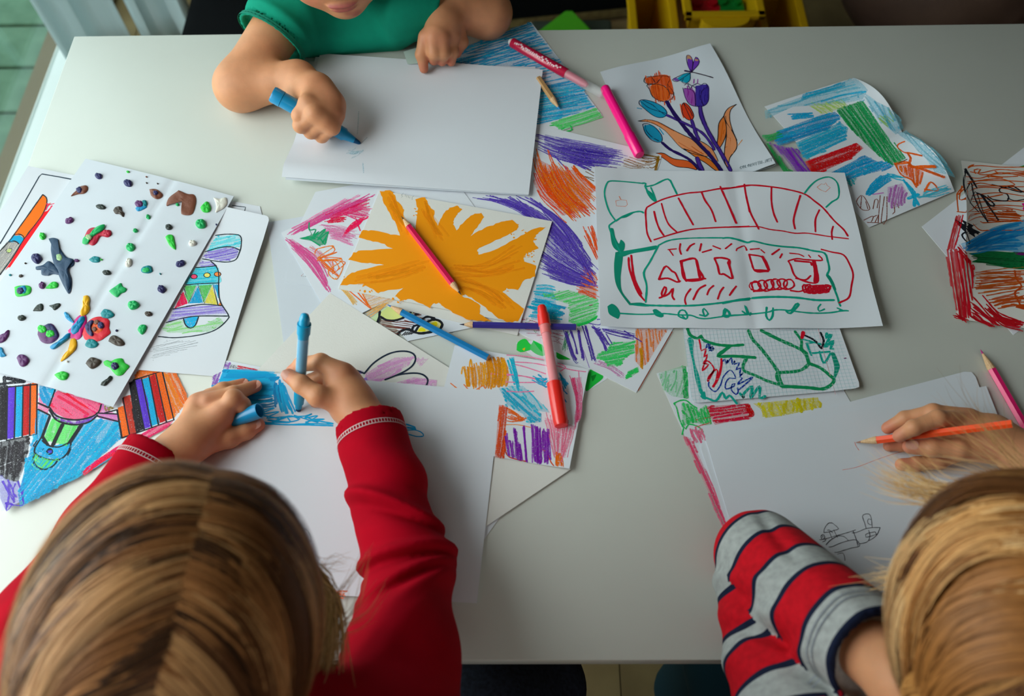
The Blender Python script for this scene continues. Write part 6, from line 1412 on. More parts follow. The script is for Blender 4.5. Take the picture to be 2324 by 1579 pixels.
M_SKIN = attr_mat("skin", .5, .35, .25, bump=(420, .12, .0006), noise=(60, .07))
M_HAIR = attr_mat("hair", .5, .25)
SKIN = np.array(lin("CE9068")); SKIN_RED = np.array(lin("C4685A")); NAIL = np.array(lin("DCA392"))
def skin_cols(v, spots):
    c = np.tile(SKIN, (len(v), 1))
    for p, r, col, w in spots:
        d = np.linalg.norm(v - np.asarray(p), axis=1)
        m = np.clip(1.25 - d / r, 0, 1); m = (m * m * (3 - 2 * m) * w)[:, None]
        c = c * (1 - m) + np.asarray(col) * m
    return c
def J(px, py, z): return on(px, py, z / 1000.0)
def fingers(defs, spots, k=.0016, k0=.005):
    """defs: list of (joints [(px, py, z mm)], radii mm)"""
    out = []
    for pts, rad in defs:
        P_ = [J(*p) for p in pts]; R_ = [r / 1000 for r in rad]
        out += chain(P_, R_, k, k0=k0)
        for p_, r_ in zip(P_[1:-1], R_[1:-1]):                      # a little swelling at each joint
            out.append(E(p_ , (r_ * 1.05,) * 3, k=.003))
        spots.append((P_[-1], R_[-1] * 2.0, SKIN_RED, .55)); spots.append((P_[0], R_[0] * 1.6, SKIN_RED, .25))
    return out
def frame(n, up):
    n = np.asarray(n, float); n /= np.linalg.norm(n)
    up = np.asarray(up, float); up = up - n * (up @ n); up /= np.linalg.norm(up)
    return np.array([np.cross(up, n), n, up])          # rows: right, front, up
def head_prims(c, front, up, s=1.0):
    """child's head about 165 mm high: skull, cheeks, chin, nose, lips, ears"""
    A = frame(front, up); R_, F_, U_ = A
    p = lambda x, y, z: np.asarray(c) + (R_ * x + F_ * y + U_ * z) * s
    L = [E(p(0, -.010, .022), np.array((.066, .080, .070)) * s, A, .01), E(p(0, .026, -.030), np.array((.052, .048, .052)) * s, A, .03),
         E(p(0, .050, -.066), np.array((.020, .018, .016)) * s, A, .022), E(p(.032, .042, -.034), np.array((.024, .022, .024)) * s, A, .02), E(p(-.032, .042, -.034), np.array((.024, .022, .024)) * s, A, .02),
         C(p(0, .070, -.004), p(0, .0775, -.021), .005 * s, .0070 * s, .010), E(p(.0065, .0745, -.024), np.array((.005,) * 3) * s, A, .006), E(p(-.0065, .0745, -.024), np.array((.005,) * 3) * s, A, .006),
         E(p(0, .073, -.0425), np.array((.018, .0060, .0036)) * s, A, .004), E(p(0, .0710, -.0500), np.array((.015, .0066, .0042)) * s, A, .004),
         E(p(.070, -.012, -.010), np.array((.008, .016, .026)) * s, A, .006), E(p(-.070, -.012, -.010), np.array((.008, .016, .026)) * s, A, .006),
         E(p(.029, .0585, .0085), np.array((.0145, .0135, .0085)) * s, A, .003), E(p(-.029, .0585, .0085), np.array((.0145, .0135, .0085)) * s, A, .003),
         E(p(.029, .060, -.008), np.array((.0135, .0095, .0050)) * s, A, .004), E(p(-.029, .060, -.008), np.array((.0135, .0095, .0050)) * s, A, .004)]
    LIP = np.array(lin("A0464E"))
    spots = [(p(x, .077, z), .0058 * s, LIP, .8) for x in (-.014, -.007, 0, .007, .014) for z in (-.0425, -.0505)]
    spots += [(p(sx * .036, .062, -.034), .022 * s, SKIN_RED, .45) for sx in (-1, 1)]
    eyes = [p(sx * .029, .0585, .000) for sx in (-1, 1)]
    return L, spots, eyes, p
def add_eyes(root, eyes, front, s=1.0):
    for e in eyes:
        v, f = lathe(e - np.asarray(front) * .012 * s, e + np.asarray(front) * .012 * s, [(.024 * s * (1 - math.cos(t)) / 2, .012 * s * math.sin(t) + 1e-5) for t in np.linspace(0, math.pi, 13)], 20)
        ob = add("eye", mesh_from("eye", v, f, True), mat("eye_white", "E8E6E2", .15, .5), parent=root)
        v, f = lathe(e + np.asarray(front) * .0098 * s, e + np.asarray(front) * .0128 * s, [(0, .0058 * s), (.0018, .0050 * s), (.0026, .0026 * s)], 16)
        add("iris", mesh_from("iris", v, f, True), mat("iris_blue", "3A5A78", .15, .5), parent=ob)
def strands(name, root, c, Rv, Fv, Tv, rad, n, base_cols, seed, part_x=(-.05, .03), part_f=(-1.0, .92), swing=(15, 75), length=(1.5, 2.1), width=.0009, lift=.004, both=True, side=1, wave=.0, hang=.0, clumps=160):
    """hair combed from a parting over an ellipsoid head: thin ribbons, gathered into locks"""
    r = np.random.default_rng(seed)
    A = np.array([Rv, Fv, Tv]); rad = np.asarray(rad)
    ns = 18
    cl_f = r.uniform(part_f[0], part_f[1], clumps); cl_s = np.where(r.uniform(size=clumps) < .5, -1, 1) if both else np.full(clumps, side)
    cl_l = r.uniform(*length, clumps); cl_h = r.uniform(0, 1, clumps); cl_c = r.integers(0, len(base_cols), clumps); cl_sw = r.uniform(-9, 9, clumps); cl_ph = r.uniform(0, 6.28, clumps)
    cid = r.integers(0, clumps, n)
    f0 = cl_f[cid] + r.normal(size=n) * .035
    sg = cl_s[cid]
    x0 = part_x[0] + (part_x[1] - part_x[0]) * (f0 + 1) / 2 + sg * (np.abs(r.normal(size=n)) * .030 - .012)
    ff = np.clip(f0, -1.2, .97)
    th = ff * 1.45
    P_ = np.stack([x0, np.sin(th), np.cos(th)], 1); P_ /= np.linalg.norm(P_, axis=1)[:, None]
    Ls = cl_l[cid] * r.uniform(.85, 1.05, n)
    hh = lift * (.25 + .75 * cl_h[cid]) + np.abs(r.normal(size=n)) * .0012
    pts = np.zeros((n, ns, 3)); nor = np.zeros((n, ns, 3))
    for t in range(ns):
        u = t / (ns - 1)
        bulge = hh * min(1, .25 + u * 3) * (1 + .25 * np.sin(6 * u + cl_ph[cid]))
        q = P_ * (rad + bulge[:, None])
        pts[:, t] = np.asarray(c) + q @ A
        nn = P_ / rad; nn /= np.linalg.norm(nn, axis=1)[:, None]
        nor[:, t] = nn @ A
        ang = np.radians(swing[0] + (swing[1] - swing[0]) * u + cl_sw[cid] + wave * np.sin(5 * u + cl_ph[cid]))
        d = np.stack([sg * np.cos(ang), -np.sin(ang), -0.15 * np.ones(n)], 1)
        d = d - P_ * (d * P_).sum(1)[:, None]; d /= np.linalg.norm(d, axis=1)[:, None]
        P_ = P_ + d * (Ls / ns)[:, None]; P_ /= np.linalg.norm(P_, axis=1)[:, None]
    if hang:
        u = np.linspace(0, 1, ns)[None, :]
        pts[..., 2] -= hang * np.clip(u - .6, 0, 1) ** 2 * r.uniform(.6, 1.4, n)[:, None]
    tg = np.gradient(pts, axis=1); tg /= np.linalg.norm(tg, axis=2)[..., None]
    sd = np.cross(tg, nor); sd /= np.linalg.norm(sd, axis=2)[..., None]
    w = width * r.uniform(.6, 1.3, n)[:, None] * (1 - .75 * np.linspace(0, 1, ns)[None, :] ** 3)
    a = pts + sd * w[..., None]; b2 = pts - sd * w[..., None]
    V = np.stack([a, b2], 2).reshape(-1, 3)
    base = (np.arange(n) * ns * 2)[:, None] + (np.arange(ns - 1) * 2)[None, :]
    Fq = np.stack([base, base + 1, base + 3, base + 2], -1).reshape(-1, 4)
    me = np_mesh(name, V, Fq)
    cols = np.array([lin(q) for q in base_cols])[cl_c[cid]] * r.uniform(.75, 1.2, n)[:, None]
    vcol(me, np.repeat(cols, ns * 2, axis=0))
    return add(name, me, M_HAIR, parent=root, kind="stuff")
def wisps(name, root, paths, n, cols, seed, spread=.004, width=.0006):
    r = np.random.default_rng(seed); V = []; Fq = []; cc = []
    for i in range(n):
        P_ = np.array(paths[r.integers(len(paths))]); k = len(P_)
        t = np.linspace(0, 1, k)[:, None]
        P_ = P_ + r.normal(size=3) * spread * .6 + r.normal(size=3) * spread * 1.4 * t + r.normal(size=3) * spread * .8 * t * t
        P_ = P_[0] + (P_ - P_[0]) * r.uniform(.75, 1.08)
        Q = catmull(P_, .008)
        tg = np.gradient(Q, axis=0); sd = np.cross(tg, Q - CAMPOS); sd /= np.linalg.norm(sd, axis=1)[:, None] + 1e-9
        w = width * (1 - .8 * np.linspace(0, 1, len(Q)) ** 2)[:, None]
        b0 = len(V)
        for a, b2 in zip(Q + sd * w, Q - sd * w): V += [a, b2]
        for q in range(len(Q) - 1): Fq.append((b0 + 2 * q, b0 + 2 * q + 1, b0 + 2 * q + 3, b0 + 2 * q + 2))
        c = np.array(lin(cols[r.integers(len(cols))])) * r.uniform(.8, 1.2); cc += [c] * (2 * len(Q))
    me = np_mesh(name, np.array(V), np.array(Fq)); vcol(me, np.array(cc))
    return add(name, me, M_HAIR, parent=root, kind="stuff")
def arc_param(v, pts):
    """distance along a chain of points, its nearest axis point and local direction"""
    best = np.full(len(v), 9.0); s = np.zeros(len(v)); acc = 0.0
    for a, b2 in zip(pts, pts[1:]):
        ab = b2 - a; L_ = np.linalg.norm(ab)
        t = ((v - a) @ ab) / L_ ** 2
        tc_ = np.clip(t, 0, 1)
        d = np.linalg.norm(v - a - tc_[:, None] * ab, axis=1)
        m = d < best
        best[m] = d[m]; s[m] = acc + t[m] * L_
        acc += L_
    return s, best
def radial_hit(prims, c, dirs, rmax=.09, disp=None):
    lo = np.zeros(len(dirs)); hi = np.full(len(dirs), rmax)
    for _ in range(18):
        m = (lo + hi) / 2
        X = c + dirs * m[:, None]
        d = sdf_eval(prims, X)
        if disp is not None: d = d - disp(X[:, None, :])[:, 0]
        lo = np.where(d < 0, m, lo); hi = np.where(d < 0, hi, m)
    return c + dirs * ((lo + hi) / 2)[:, None]
# ---------------------------------------------------------------- people
def person_mesh(root, prims, h, spots):
    v, f = sdf_mesh(prims, h)
    me = np_mesh("body", v, f); vcol(me, skin_cols(v, spots))
    return add("body", me, M_SKIN, parent=root)
def folds(L):
    L = [(np.asarray(p), np.asarray(n, float) / np.linalg.norm(n), w, a, R_) for p, n, w, a, R_ in L]
    def d(X):
        s = np.zeros(X.shape[:-1], X.dtype)
        cen = X.mean(1)
        for p, n, w, a, R_ in L:
            m = np.linalg.norm(cen - p, axis=1) < R_ * 1.7 + .012
            if not m.any(): continue
            Y = X[m] - p.astype(X.dtype)
            t = (Y @ n.astype(X.dtype))
            s[m] += a * np.exp(-(t / w) ** 2) * np.exp(-(np.einsum('...i,...i->...', Y, Y) / R_ ** 2) ** 2)
        return s
    return d
def cuffs(L):
    """open sleeve ends: (centre, outward direction, inner radius, reach)"""
    L = [(np.asarray(c), np.asarray(n, float) / np.linalg.norm(n), r, q) for c, n, r, q in L]
    def d(X):
        o = np.full(X.shape[:-1], -1.0, X.dtype)
        cen = X.mean(1)
        for c, n, r, q in L:
            m = np.linalg.norm(cen - c, axis=1) < .14
            if not m.any(): continue
            Y = X[m] - c.astype(X.dtype); n = n.astype(X.dtype); t = Y @ n
            rad = np.linalg.norm(Y - t[..., None] * n, axis=-1)
            near = (rad < q) & (t > -.012) & (t < .10)
            o[m] = np.where(near, np.maximum(t, np.minimum(r - rad, t + .012)), o[m])
        return o
    return d
def nail(root, p, nrm, along, w=.0042, l=.0056):
    nrm = np.asarray(nrm, float); nrm /= np.linalg.norm(nrm)
    along = np.asarray(along, float); along = along - nrm * (along @ nrm); along /= np.linalg.norm(along)
    sd = np.cross(nrm, along); v = [np.asarray(p) + nrm * .0006]; f = []
    n = 14
    for k in range(n):
        a = 2 * math.pi * k / n; x, y = math.cos(a), math.sin(a)
        x = math.copysign(abs(x) ** .7, x); y = math.copysign(abs(y) ** .7, y)
        v.append(np.asarray(p) + sd * x * w + along * y * l - nrm * (.0013 * x * x))
        f.append((0, 1 + k, 1 + (k + 1) % n))
    add("nail", mesh_from("nail", v, f, True), mat("fingernail", "CE9480", .3, .45), parent=root)
def stool(x, y, seat_z, label, w=.15, col="4A4A4E"):
    r = thing("stool", (x, y, 0), label, "stool", "children's stools")
    m = mat("stool_plastic_" + col, col, .5, .3)
    add("seat", mesh_from("seat", *box((x - w, y - w, seat_z - .03), (x + w, y + w, seat_z), .008)), m, parent=r)
    for sx in (-1, 1):
        for sy in (-1, 1):
            A = np.array([x + sx * (w - .03), y + sy * (w - .03), seat_z - .03]); B = np.array([x + sx * (w - .01), y + sy * (w - .01), 0.0])
            add("leg", mesh_from("leg", *lathe(A, B, [(0, .016), (np.linalg.norm(B - A), .013)], 12)), m, parent=r)
def stitch_ring(parent, prims, c, axis, col, disp=None, r_off=.0007, band=.0042, n=70, wdt=.00045):
    """overlock stitching round a sleeve: two runs of thread and short bars between them"""
    axis = np.asarray(axis, float); axis /= np.linalg.norm(axis)
    h = np.array([0, 0, 1.0]); e1 = np.cross(axis, h); e1 /= np.linalg.norm(e1); e2 = np.cross(axis, e1)
    ang = np.linspace(0, 2 * math.pi, n, endpoint=False)
    D = e1 * np.cos(ang)[:, None] + e2 * np.sin(ang)[:, None]
    a = radial_hit(prims, np.asarray(c), D, disp=disp) + D * r_off; b2 = radial_hit(prims, np.asarray(c) + axis * band, D, disp=disp) + D * r_off
    V = []; Fq = []
    def seg(p, q, nn):
        t = q - p; s_ = np.cross(t, nn); s_ = s_ / (np.linalg.norm(s_) + 1e-9) * wdt
        b0 = len(V); V.extend([p - s_, p + s_, q + s_, q - s_]); Fq.append((b0, b0 + 1, b0 + 2, b0 + 3))
    for k in range(n):
        k2 = (k + 1) % n
        seg(a[k], a[k2], D[k]); seg(b2[k], b2[k2], D[k]); seg(a[k], b2[k], D[k])
    add("stitching", mesh_from("stitching", V, Fq), mat("thread_" + col, col, .8), parent=parent, kind="stuff")

# ======== child in a red long-sleeved top, bottom left
Hc = at(392, 1440, .500)
Tv = CAMPOS - Hc; Tv /= np.linalg.norm(Tv)
Fv = at(482, 1040, .5) - Hc; Fv = Fv - Tv * (Fv @ Tv); Fv /= np.linalg.norm(Fv)
Rv = np.cross(Fv, Tv)
face = Fv * .72 - Tv * .69; crown = Tv * .72 + Fv * .69
neck = Hc + np.array([0, -.055, -.125])
shR = neck + np.array([.112, -.005, -.035]); shL = neck + np.array([-.112, -.005, -.035])
pelvis = np.array([neck[0], -.16, .52])
P = thing("person", (pelvis[0], pelvis[1], 0), "child in a red long-sleeved top with long blonde hair drawing with a cyan marker", "person")
spots = []
hp, hs, eyes, hp_p = head_prims(Hc - Tv * .018, face, crown); spots += hs
elbR = J(926, 1292, 42); wrR = J(838, 965, 33); elbL = J(95, 1420, 55); wrL = J(392, 1032, 27)
prims = hp + [C(Hc - crown * .05, neck, .040, .036, .02), C(neck, neck * .6 + pelvis * .4, .060, .075, .04), C(neck * .6 + pelvis * .4, pelvis, .075, .085, .04)]
prims += chain([neck, shR, elbR, wrR], [.04, .036, .027, .0195], .02) + chain([neck, shL, elbL, wrL], [.04, .036, .027, .0195], .02)
# right hand closing on the marker
prims += [C(wrR, J(800, 915, 34), .0195, .0200, .012), C(J(800, 915, 34), J(776, 866, 36), .0205, .0185, .012), C(J(790, 925, 26), J(802, 880, 22), .015, .013, .01)]
fR = [([(778, 846, 45), (728, 822, 47), (684, 826, 40), (663, 842, 33)], [10.5, 8.6, 7.4, 6.4]), ([(792, 862, 36), (742, 846, 30), (704, 866, 20), (693, 884, 14)], [10, 8.4, 7.4, 6.4]),
      ([(806, 884, 28), (752, 884, 20), (722, 900, 13), (716, 912, 10)], [9.5, 8, 7, 6.2]), ([(816, 908, 22), (770, 914, 13), (744, 918, 10)], [8.5, 7, 6]),
      ([(776, 914, 40), (722, 898, 52), (684, 872, 55), (655, 852, 54)], [12.5, 10.2, 8.8, 7.0])]
prims += fingers(fR, spots)
# left hand flat, holding the cap
prims += [C(wrL, J(430, 995, 27), .0195, .0185, .012), C(J(424, 1000, 24), J(452, 920, 21), .0165, .0125, .012), C(J(440, 1004, 25), J(500, 942, 27), .0170, .0140, .012)]
fL = [([(436, 926, 17), (476, 898, 11), (508, 884, 7)], [8.5, 7, 6]), ([(450, 914, 22), (506, 884, 17), (553, 871, 8)], [9, 7.3, 6.1]), ([(474, 912, 26), (530, 894, 23), (580, 876, 8)], [9.4, 8.0, 6.6]),
      ([(502, 938, 30), (530, 905, 36), (549, 919, 28), (544, 934, 18)], [10, 9.2, 8.0, 6.6]), ([(462, 1006, 19), (520, 993, 14), (558, 978, 11), (586, 964, 9)], [12.5, 10, 8.4, 6.8])]
prims += fingers(fL, spots)
person_mesh(P, prims, .0016, spots)
add_eyes(P, eyes, face)
nail(P, J(649, 851, 61.0), J(649, 851, 70) - J(655, 856, 55) + np.array([-.004, 0, 0]), J(655, 852, 54) - J(684, 872, 55), .0046, .0058)
nail(P, J(579, 963, 15.6), (0, 0, 1), J(586, 964, 9) - J(558, 978, 11), .0046, .0058)
nail(P, J(551, 868, 13.8), (0, .1, 1), J(553, 871, 8) - J(506, 884, 17), .0042, .0054)
nail(P, J(580, 872, 14.2), (0, .1, 1), J(580, 876, 8) - J(530, 894, 23), .0043, .0054)
# red top
M_RED = mat("red_jersey", "A8001A", .9, .08, noise=(30, "9C0018"), bump=(1500, .15, .0004))
cufR = J(838, 960, 33); cufL = J(352, 1024, 28)
dR = wrR - elbR; dR /= np.linalg.norm(dR); dL = wrL - elbL; dL /= np.linalg.norm(dL)
sp = [C(neck + [0, -.01, .0], neck * .5 + pelvis * .5 + [0, -.01, 0], .085, .105, .03), C(neck * .5 + pelvis * .5, pelvis, .105, .115, .03)]
sp += chain([neck, shR, (shR + elbR) / 2, elbR, (elbR + cufR) / 2, cufR + dR * .03], [.062, .053, .044, .036, .0335, .0335], .018)
sp += chain([neck, shL, (shL + elbL) / 2, elbL, (elbL + cufL) / 2, cufL + dL * .03], [.062, .053, .044, .039, .0335, .0300], .018)
fo = []
for (px, py, z, tx, ty, w, a) in ((862, 1040, 50, .5, 1.6, .012, .003), (876, 1098, 60, .3, 1.6, .010, -.004), (896, 1150, 60, .7, 1.7, .006, .0085), (904, 1172, 60, .7, 1.7, .005, -.0045), (915, 1215, 58, .3, 1.8, .012, .004), (925, 1258, 60, -.3, 1.9, .006, .0080), (930, 1280, 60, -.3, 1.9, .005, -.005), (948, 1306, 62, -.8, 1.6, .006, .0075), (955, 1326, 62, -.9, 1.5, .005, -.004),
                           (950, 1356, 66, -1.1, 1.2, .007, .006), (925, 1400, 85, -1.2, .9, .010, .005), (900, 1430, 95, -1.2, .8, .008, -.004), (860, 1470, 115, -1, .8, .014, .005), (300, 1110, 50, -.9, 1.2, .010, .004), (240, 1190, 60, -.9, 1.2, .010, .006), (150, 1320, 70, -.9, 1.2, .012, .006), (60, 1420, 80, -.9, 1.2, .012, .006)):
    fo.append((J(px, py, z), J(px + tx * 10, py - ty * 10, z) - J(px, py, z), w, a, .055))
v, f = sdf_mesh(sp, .0027, disp=folds(fo), cut=cuffs([(cufR, dR, .0295, .055), (cufL, dL, .0262, .05)]))
top = add("red_top", np_mesh("red_top", v, f), M_RED, parent=P)
stitch_ring(top, sp, cufR - dR * .020, dR, "C9A8A8", folds(fo)); stitch_ring(top, sp, cufL - dL * .020, dL, "C9A8A8", folds(fo))
# dark jeans on a stool
jp = []
for sx in (-1, 1):
    hip = pelvis + [sx * .07, 0, -.03]; kn = np.array([pelvis[0] + sx * .09, .17, .52]); ft = np.array([pelvis[0] + sx * .09, .17, .10])
    jp += chain([hip, kn, ft], [.085, .062, .048], .02)
jp += [C(J(1100, 1620, -190), J(1215, 1560, -230), .07, .058, .02), C(pelvis + [.07, 0, -.02], J(1100, 1620, -190), .085, .07, .03)]
v, f = sdf_mesh(jp, .008)
add("jeans", np_mesh("jeans", v, f), mat("black_denim", "1A1D26", .9, .1, noise=(200, "252A36")), parent=P)
stool(pelvis[0], -.16, .400, "dark stool under the child in the red top")
# hair
HC = ["966236", "B27A48", "6C4426", "CC9862", "482E1A"]
v, f = sdf_mesh([E(Hc, (.0800, .0985, .0885), np.array([Rv, Fv, Tv]), .01), E(Hc - Tv * .05 - Fv * .045, (.078, .062, .075), np.array([Rv, Fv, Tv]), .03)], .004)
me = np_mesh("scalp_hair", v, f); vcol(me, np.tile(lin("4E3A22"), (len(v), 1)))
add("scalp_hair", me, M_HAIR, parent=P)
strands("hair", P, Hc, Rv, Fv, Tv, (.0800, .0985, .0885), 13000, HC, 11, part_x=(-.06, .04), part_f=(-1.0, .95), swing=(20, 80), length=(1.5, 2.3), width=.0006, lift=.0052, clumps=190)
wis = []
for q in ([(700, 1270, 170), (740, 1290, 150), (800, 1285, 140)], [(720, 1300, 170), (760, 1260, 150), (790, 1275, 140)], [(735, 1380, 170), (800, 1300, 150), (830, 1240, 130)], [(730, 1450, 170), (810, 1380, 150), (840, 1270, 140)], [(740, 1440, 165), (830, 1400, 150), (880, 1330, 140)], [(740, 1500, 170), (790, 1420, 150), (870, 1340, 130)], [(715, 1330, 175), (745, 1370, 165), (742, 1460, 160), (720, 1540, 160)], [(705, 1300, 175), (742, 1360, 165), (735, 1480, 160), (700, 1560, 160)]):
    wis.append([J(*p) for p in q])
wisps("loose_hair", P, wis[:6], 46, ["C8A070", "B48C58"], 3, .004, .00018); wisps("side_lock", P, wis[6:], 420, ["C09868", "B48C58", "9C7848"], 5, .0055, .0004)

# ======== child in stripes, right
Hc3 = at(2402, 1452, .500)
T3 = CAMPOS - Hc3; T3 /= np.linalg.norm(T3)
F3 = at(2320, 1060, .5) - Hc3; F3 = F3 - T3 * (F3 @ T3); F3 /= np.linalg.norm(F3)
R3 = np.cross(F3, T3)
face3 = F3 * .75 - T3 * .62 - R3 * .22; face3 /= np.linalg.norm(face3); crown3 = T3 * .72 + F3 * .69
neck3 = Hc3 + np.array([.01, -.06, -.125])
shR3 = neck3 + np.array([.115, 0, -.035]); shL3 = neck3 + np.array([-.115, 0, -.04])
pel3 = np.array([neck3[0], -.15, .50])
P3 = thing("person", (pel3[0], pel3[1], 0), "blonde child in a red, grey and navy striped top holding an orange pencil", "person")
spots = []
hp, hs, eyes, _ = head_prims(Hc3 - T3 * .018, face3, crown3); spots += hs
elb3 = J(1738, 1276, 42); wr3 = J(2055, 1548, 178)
elbR3 = J(2560, 1250, 50); wrR3 = J(2318, 1030, 36)
prims = hp + [C(Hc3 - crown3 * .05, neck3, .040, .036, .02), C(neck3, neck3 * .5 + pel3 * .5, .06, .08, .04), C(neck3 * .5 + pel3 * .5, pel3, .08, .085, .04)]
prims += chain([neck3, shL3, J(1772, 1484, 50), elb3, wr3], [.04, .036, .030, .027, .0225], .02) + chain([neck3, shR3, elbR3, wrR3], [.04, .036, .028, .0195], .02)
prims += [C(wrR3, J(2250, 990, 34), .0195, .0190, .012), C(J(2250, 990, 34), J(2196, 972, 36), .0190, .0165, .012)]
f3 = [([(2198, 956, 42), (2128, 950, 54), (2074, 970, 50), (2041, 989, 37)], [9.6, 8.0, 7.2, 6.3]), ([(2198, 948, 38), (2118, 936, 40), (2054, 950, 28), (2015, 971, 16)], [9.4, 8.2, 7.2, 6.2]), ([(2186, 988, 24), (2100, 1000, 16), (2048, 1007, 11), (2018, 1011, 8)], [9, 7.6, 6.8, 6]),
      ([(2200, 1018, 20), (2130, 1046, 13), (2080, 1053, 9), (2046, 1054, 8)], [8.6, 7.4, 6.8, 6.2]), ([(2236, 1022, 32), (2176, 1020, 35), (2116, 1016, 32), (2066, 1013, 26)], [12.5, 9.8, 8.6, 7.2])]
prims += fingers(f3, spots)
# left fist under the chin
d3 = wr3 - elb3; d3 /= np.linalg.norm(d3)
fist = wr3 + d3 * .045
prims += [C(wr3, fist, .0225, .026, .012)] + [C(fist + R3 * (i * .012 - .018), fist + R3 * (i * .012 - .018) + d3 * .028 - T3 * .01, .0085, .0075, .004) for i in range(4)]
person_mesh(P3, prims, .0016, spots)
add_eyes(P3, eyes, face3)
nail(P3, J(2070, 1009, 33.8), J(2070, 1007, 50) - J(2069, 1013, 26), J(2066, 1013, 26) - J(2116, 1016, 32), .0046, .0058)
ms = bpy.data.materials.new("striped_jersey"); ms.use_nodes = True
nt, b = nodes(ms)
a = nt.nodes.new("ShaderNodeAttribute"); a.attribute_name = "stripe"
fr = nt.nodes.new("ShaderNodeMath"); fr.operation = 'FRACT'; nt.links.new(a.outputs["Fac"], fr.inputs[0])
rp = nt.nodes.new("ShaderNodeValToRGB"); rp.color_ramp.interpolation = 'CONSTANT'
cr = rp.color_ramp; NV, GY, RDc = (*lin("141C34"), 1), (*lin("A4A6A4"), 1), (*lin("C20A1C"), 1)
cr.elements[0].position = 0; cr.elements[0].color = GY
cr.elements[1].position = .40; cr.elements[1].color = NV
for p_, c_ in ((.475, RDc), (.925, NV)): e_ = cr.elements.new(p_); e_.color = c_
nt.links.new(fr.outputs[0], rp.inputs[0])
tc = nt.nodes.new("ShaderNodeTexCoord"); n_ = nt.nodes.new("ShaderNodeTexNoise"); n_.inputs["Scale"].default_value = 160; n_.inputs["Detail"].default_value = 6
nt.links.new(tc.outputs["Object"], n_.inputs["Vector"])
mr_ = nt.nodes.new("ShaderNodeMapRange"); mr_.inputs[1].default_value = .3; mr_.inputs[2].default_value = .7; mr_.inputs[3].default_value = .82; mr_.inputs[4].default_value = 1.12
nt.links.new(n_.outputs["Fac"], mr_.inputs[0])
vm = nt.nodes.new("ShaderNodeVectorMath"); vm.operation = 'SCALE'; nt.links.new(rp.outputs[0], vm.inputs[0]); nt.links.new(mr_.outputs[0], vm.inputs["Scale"])
nt.links.new(vm.outputs[0], b.inputs["Base Color"]); b.inputs["Roughness"].default_value = .85; b.inputs["Specular IOR Level"].default_value = .15
cuf3 = J(1992, 1497, 156); cufR3 = J(2370, 1080, 40)
dR3 = wrR3 - elbR3; dR3 /= np.linalg.norm(dR3)
fore = [elb3 + [-.004, .006, 0], cuf3 + d3 * .03]; uppr = [elb3 + [-.010, -.018, -.002], J(1772, 1484, 50), shL3]
s3 = [C(neck3 + [0, -.01, 0], neck3 * .5 + pel3 * .5 + [0, -.01, 0], .085, .105, .03), C(neck3 * .5 + pel3 * .5, pel3, .105, .12, .03), C(neck3, shL3, .062, .055, .02), C(neck3, shR3, .062, .055, .02)]
s3 += chain(uppr, [.036, .044, .054], .010) + chain(fore, [.0405, .0385], .003)
s3 += chain([shR3, elbR3, cufR3 + dR3 * .02], [.055, .044, .034], .015)
fo = []
for (px, py, z, tx, ty, w, a_) in ((1760, 1260, 80, 1.6, .2, .006, -.0035), (1690, 1330, 70, .9, 1.6, .006, .004), (1700, 1400, 80, .6, 1.8, .008, .005), (1740, 1450, 90, .9, 1.5, .007, -.003), (1780, 1500, 100, .8, 1.6, .008, .005), (1830, 1540, 110, .8, 1.6, .007, -.004), (1900, 1400, 140, 1.2, .6, .010, .002), (1690, 1500, 80, .3, 1.6, .010, .004)):
    fo.append((J(px, py, z), J(px + tx * 10, py - ty * 10, z) - J(px, py, z), w, a_, .05))
v, f = sdf_mesh(s3, .0027, disp=folds(fo), cut=cuffs([(cuf3, d3, .033, .055), (cufR3, dR3, .028, .05)]))
me = np_mesh("striped_top", v, f)
sF, dF = arc_param(v, [fore[0], cuf3]); sU, dU = arc_param(v, uppr); sB, dB = arc_param(v, [pel3, neck3]); sR_, dR_ = arc_param(v, [shR3, elbR3, cufR3])
LF_ = np.linalg.norm(cuf3 - fore[0])
PER = .0665
eF = np.min([prim_d(q, v) for q in chain(fore, [.0405, .0385])], 0); eU = np.min([prim_d(q, v) for q in chain(uppr, [.036, .044, .054])], 0); eR = dR_ - .045; eB = dB - .115
cls = np.select([eF < np.minimum(eU, np.minimum(eR, eB)), eU < np.minimum(eR, eB), eR < eB], [0, 1, 2], 3)
vals = np.stack([-(sF - LF_) / PER + .925, sU / PER + .30, sR_ / PER, sB / PER], 1) + 20
fv = np.zeros(len(me.loops), np.int32); me.loops.foreach_get("vertex_index", fv); fv = fv.reshape(-1, 4)
fc = np.median(cls[fv], axis=1).astype(int)
at_ = me.attributes.new("stripe", 'FLOAT', 'CORNER'); at_.data.foreach_set("value", np.ascontiguousarray(vals[fv, fc[:, None]].ravel(), dtype=np.float32))
st = add("striped_top", me, ms, parent=P3)
stitch_ring(st, s3, cuf3 - d3 * .019, d3, "7A7E88", folds(fo), band=.0012, n=60, wdt=.0003); stitch_ring(st, s3, cuf3 - d3 * .024, d3, "7A7E88", folds(fo), band=.0012, n=60, wdt=.0003)
jp = []
for sx in (-1, 1):
    hip = pel3 + [sx * .07, 0, -.03]; kn = np.array([pel3[0] + sx * .08, .16, .50]); ft = np.array([kn[0], .17, .10])
    jp += chain([hip, kn, ft], [.085, .062, .048], .02)
v, f = sdf_mesh(jp, .008)
add("trousers", np_mesh("trousers", v, f), mat("dark_teal_cotton", "15303A", .9, .1), parent=P3)
stool(pel3[0] - .03, -.13, .375, "grey stool under the child in stripes", .17, "3E4044")
HC3 = ["C08648", "D49C60", "9C6430", "E2B47C", "6C4222", "4E3218"]
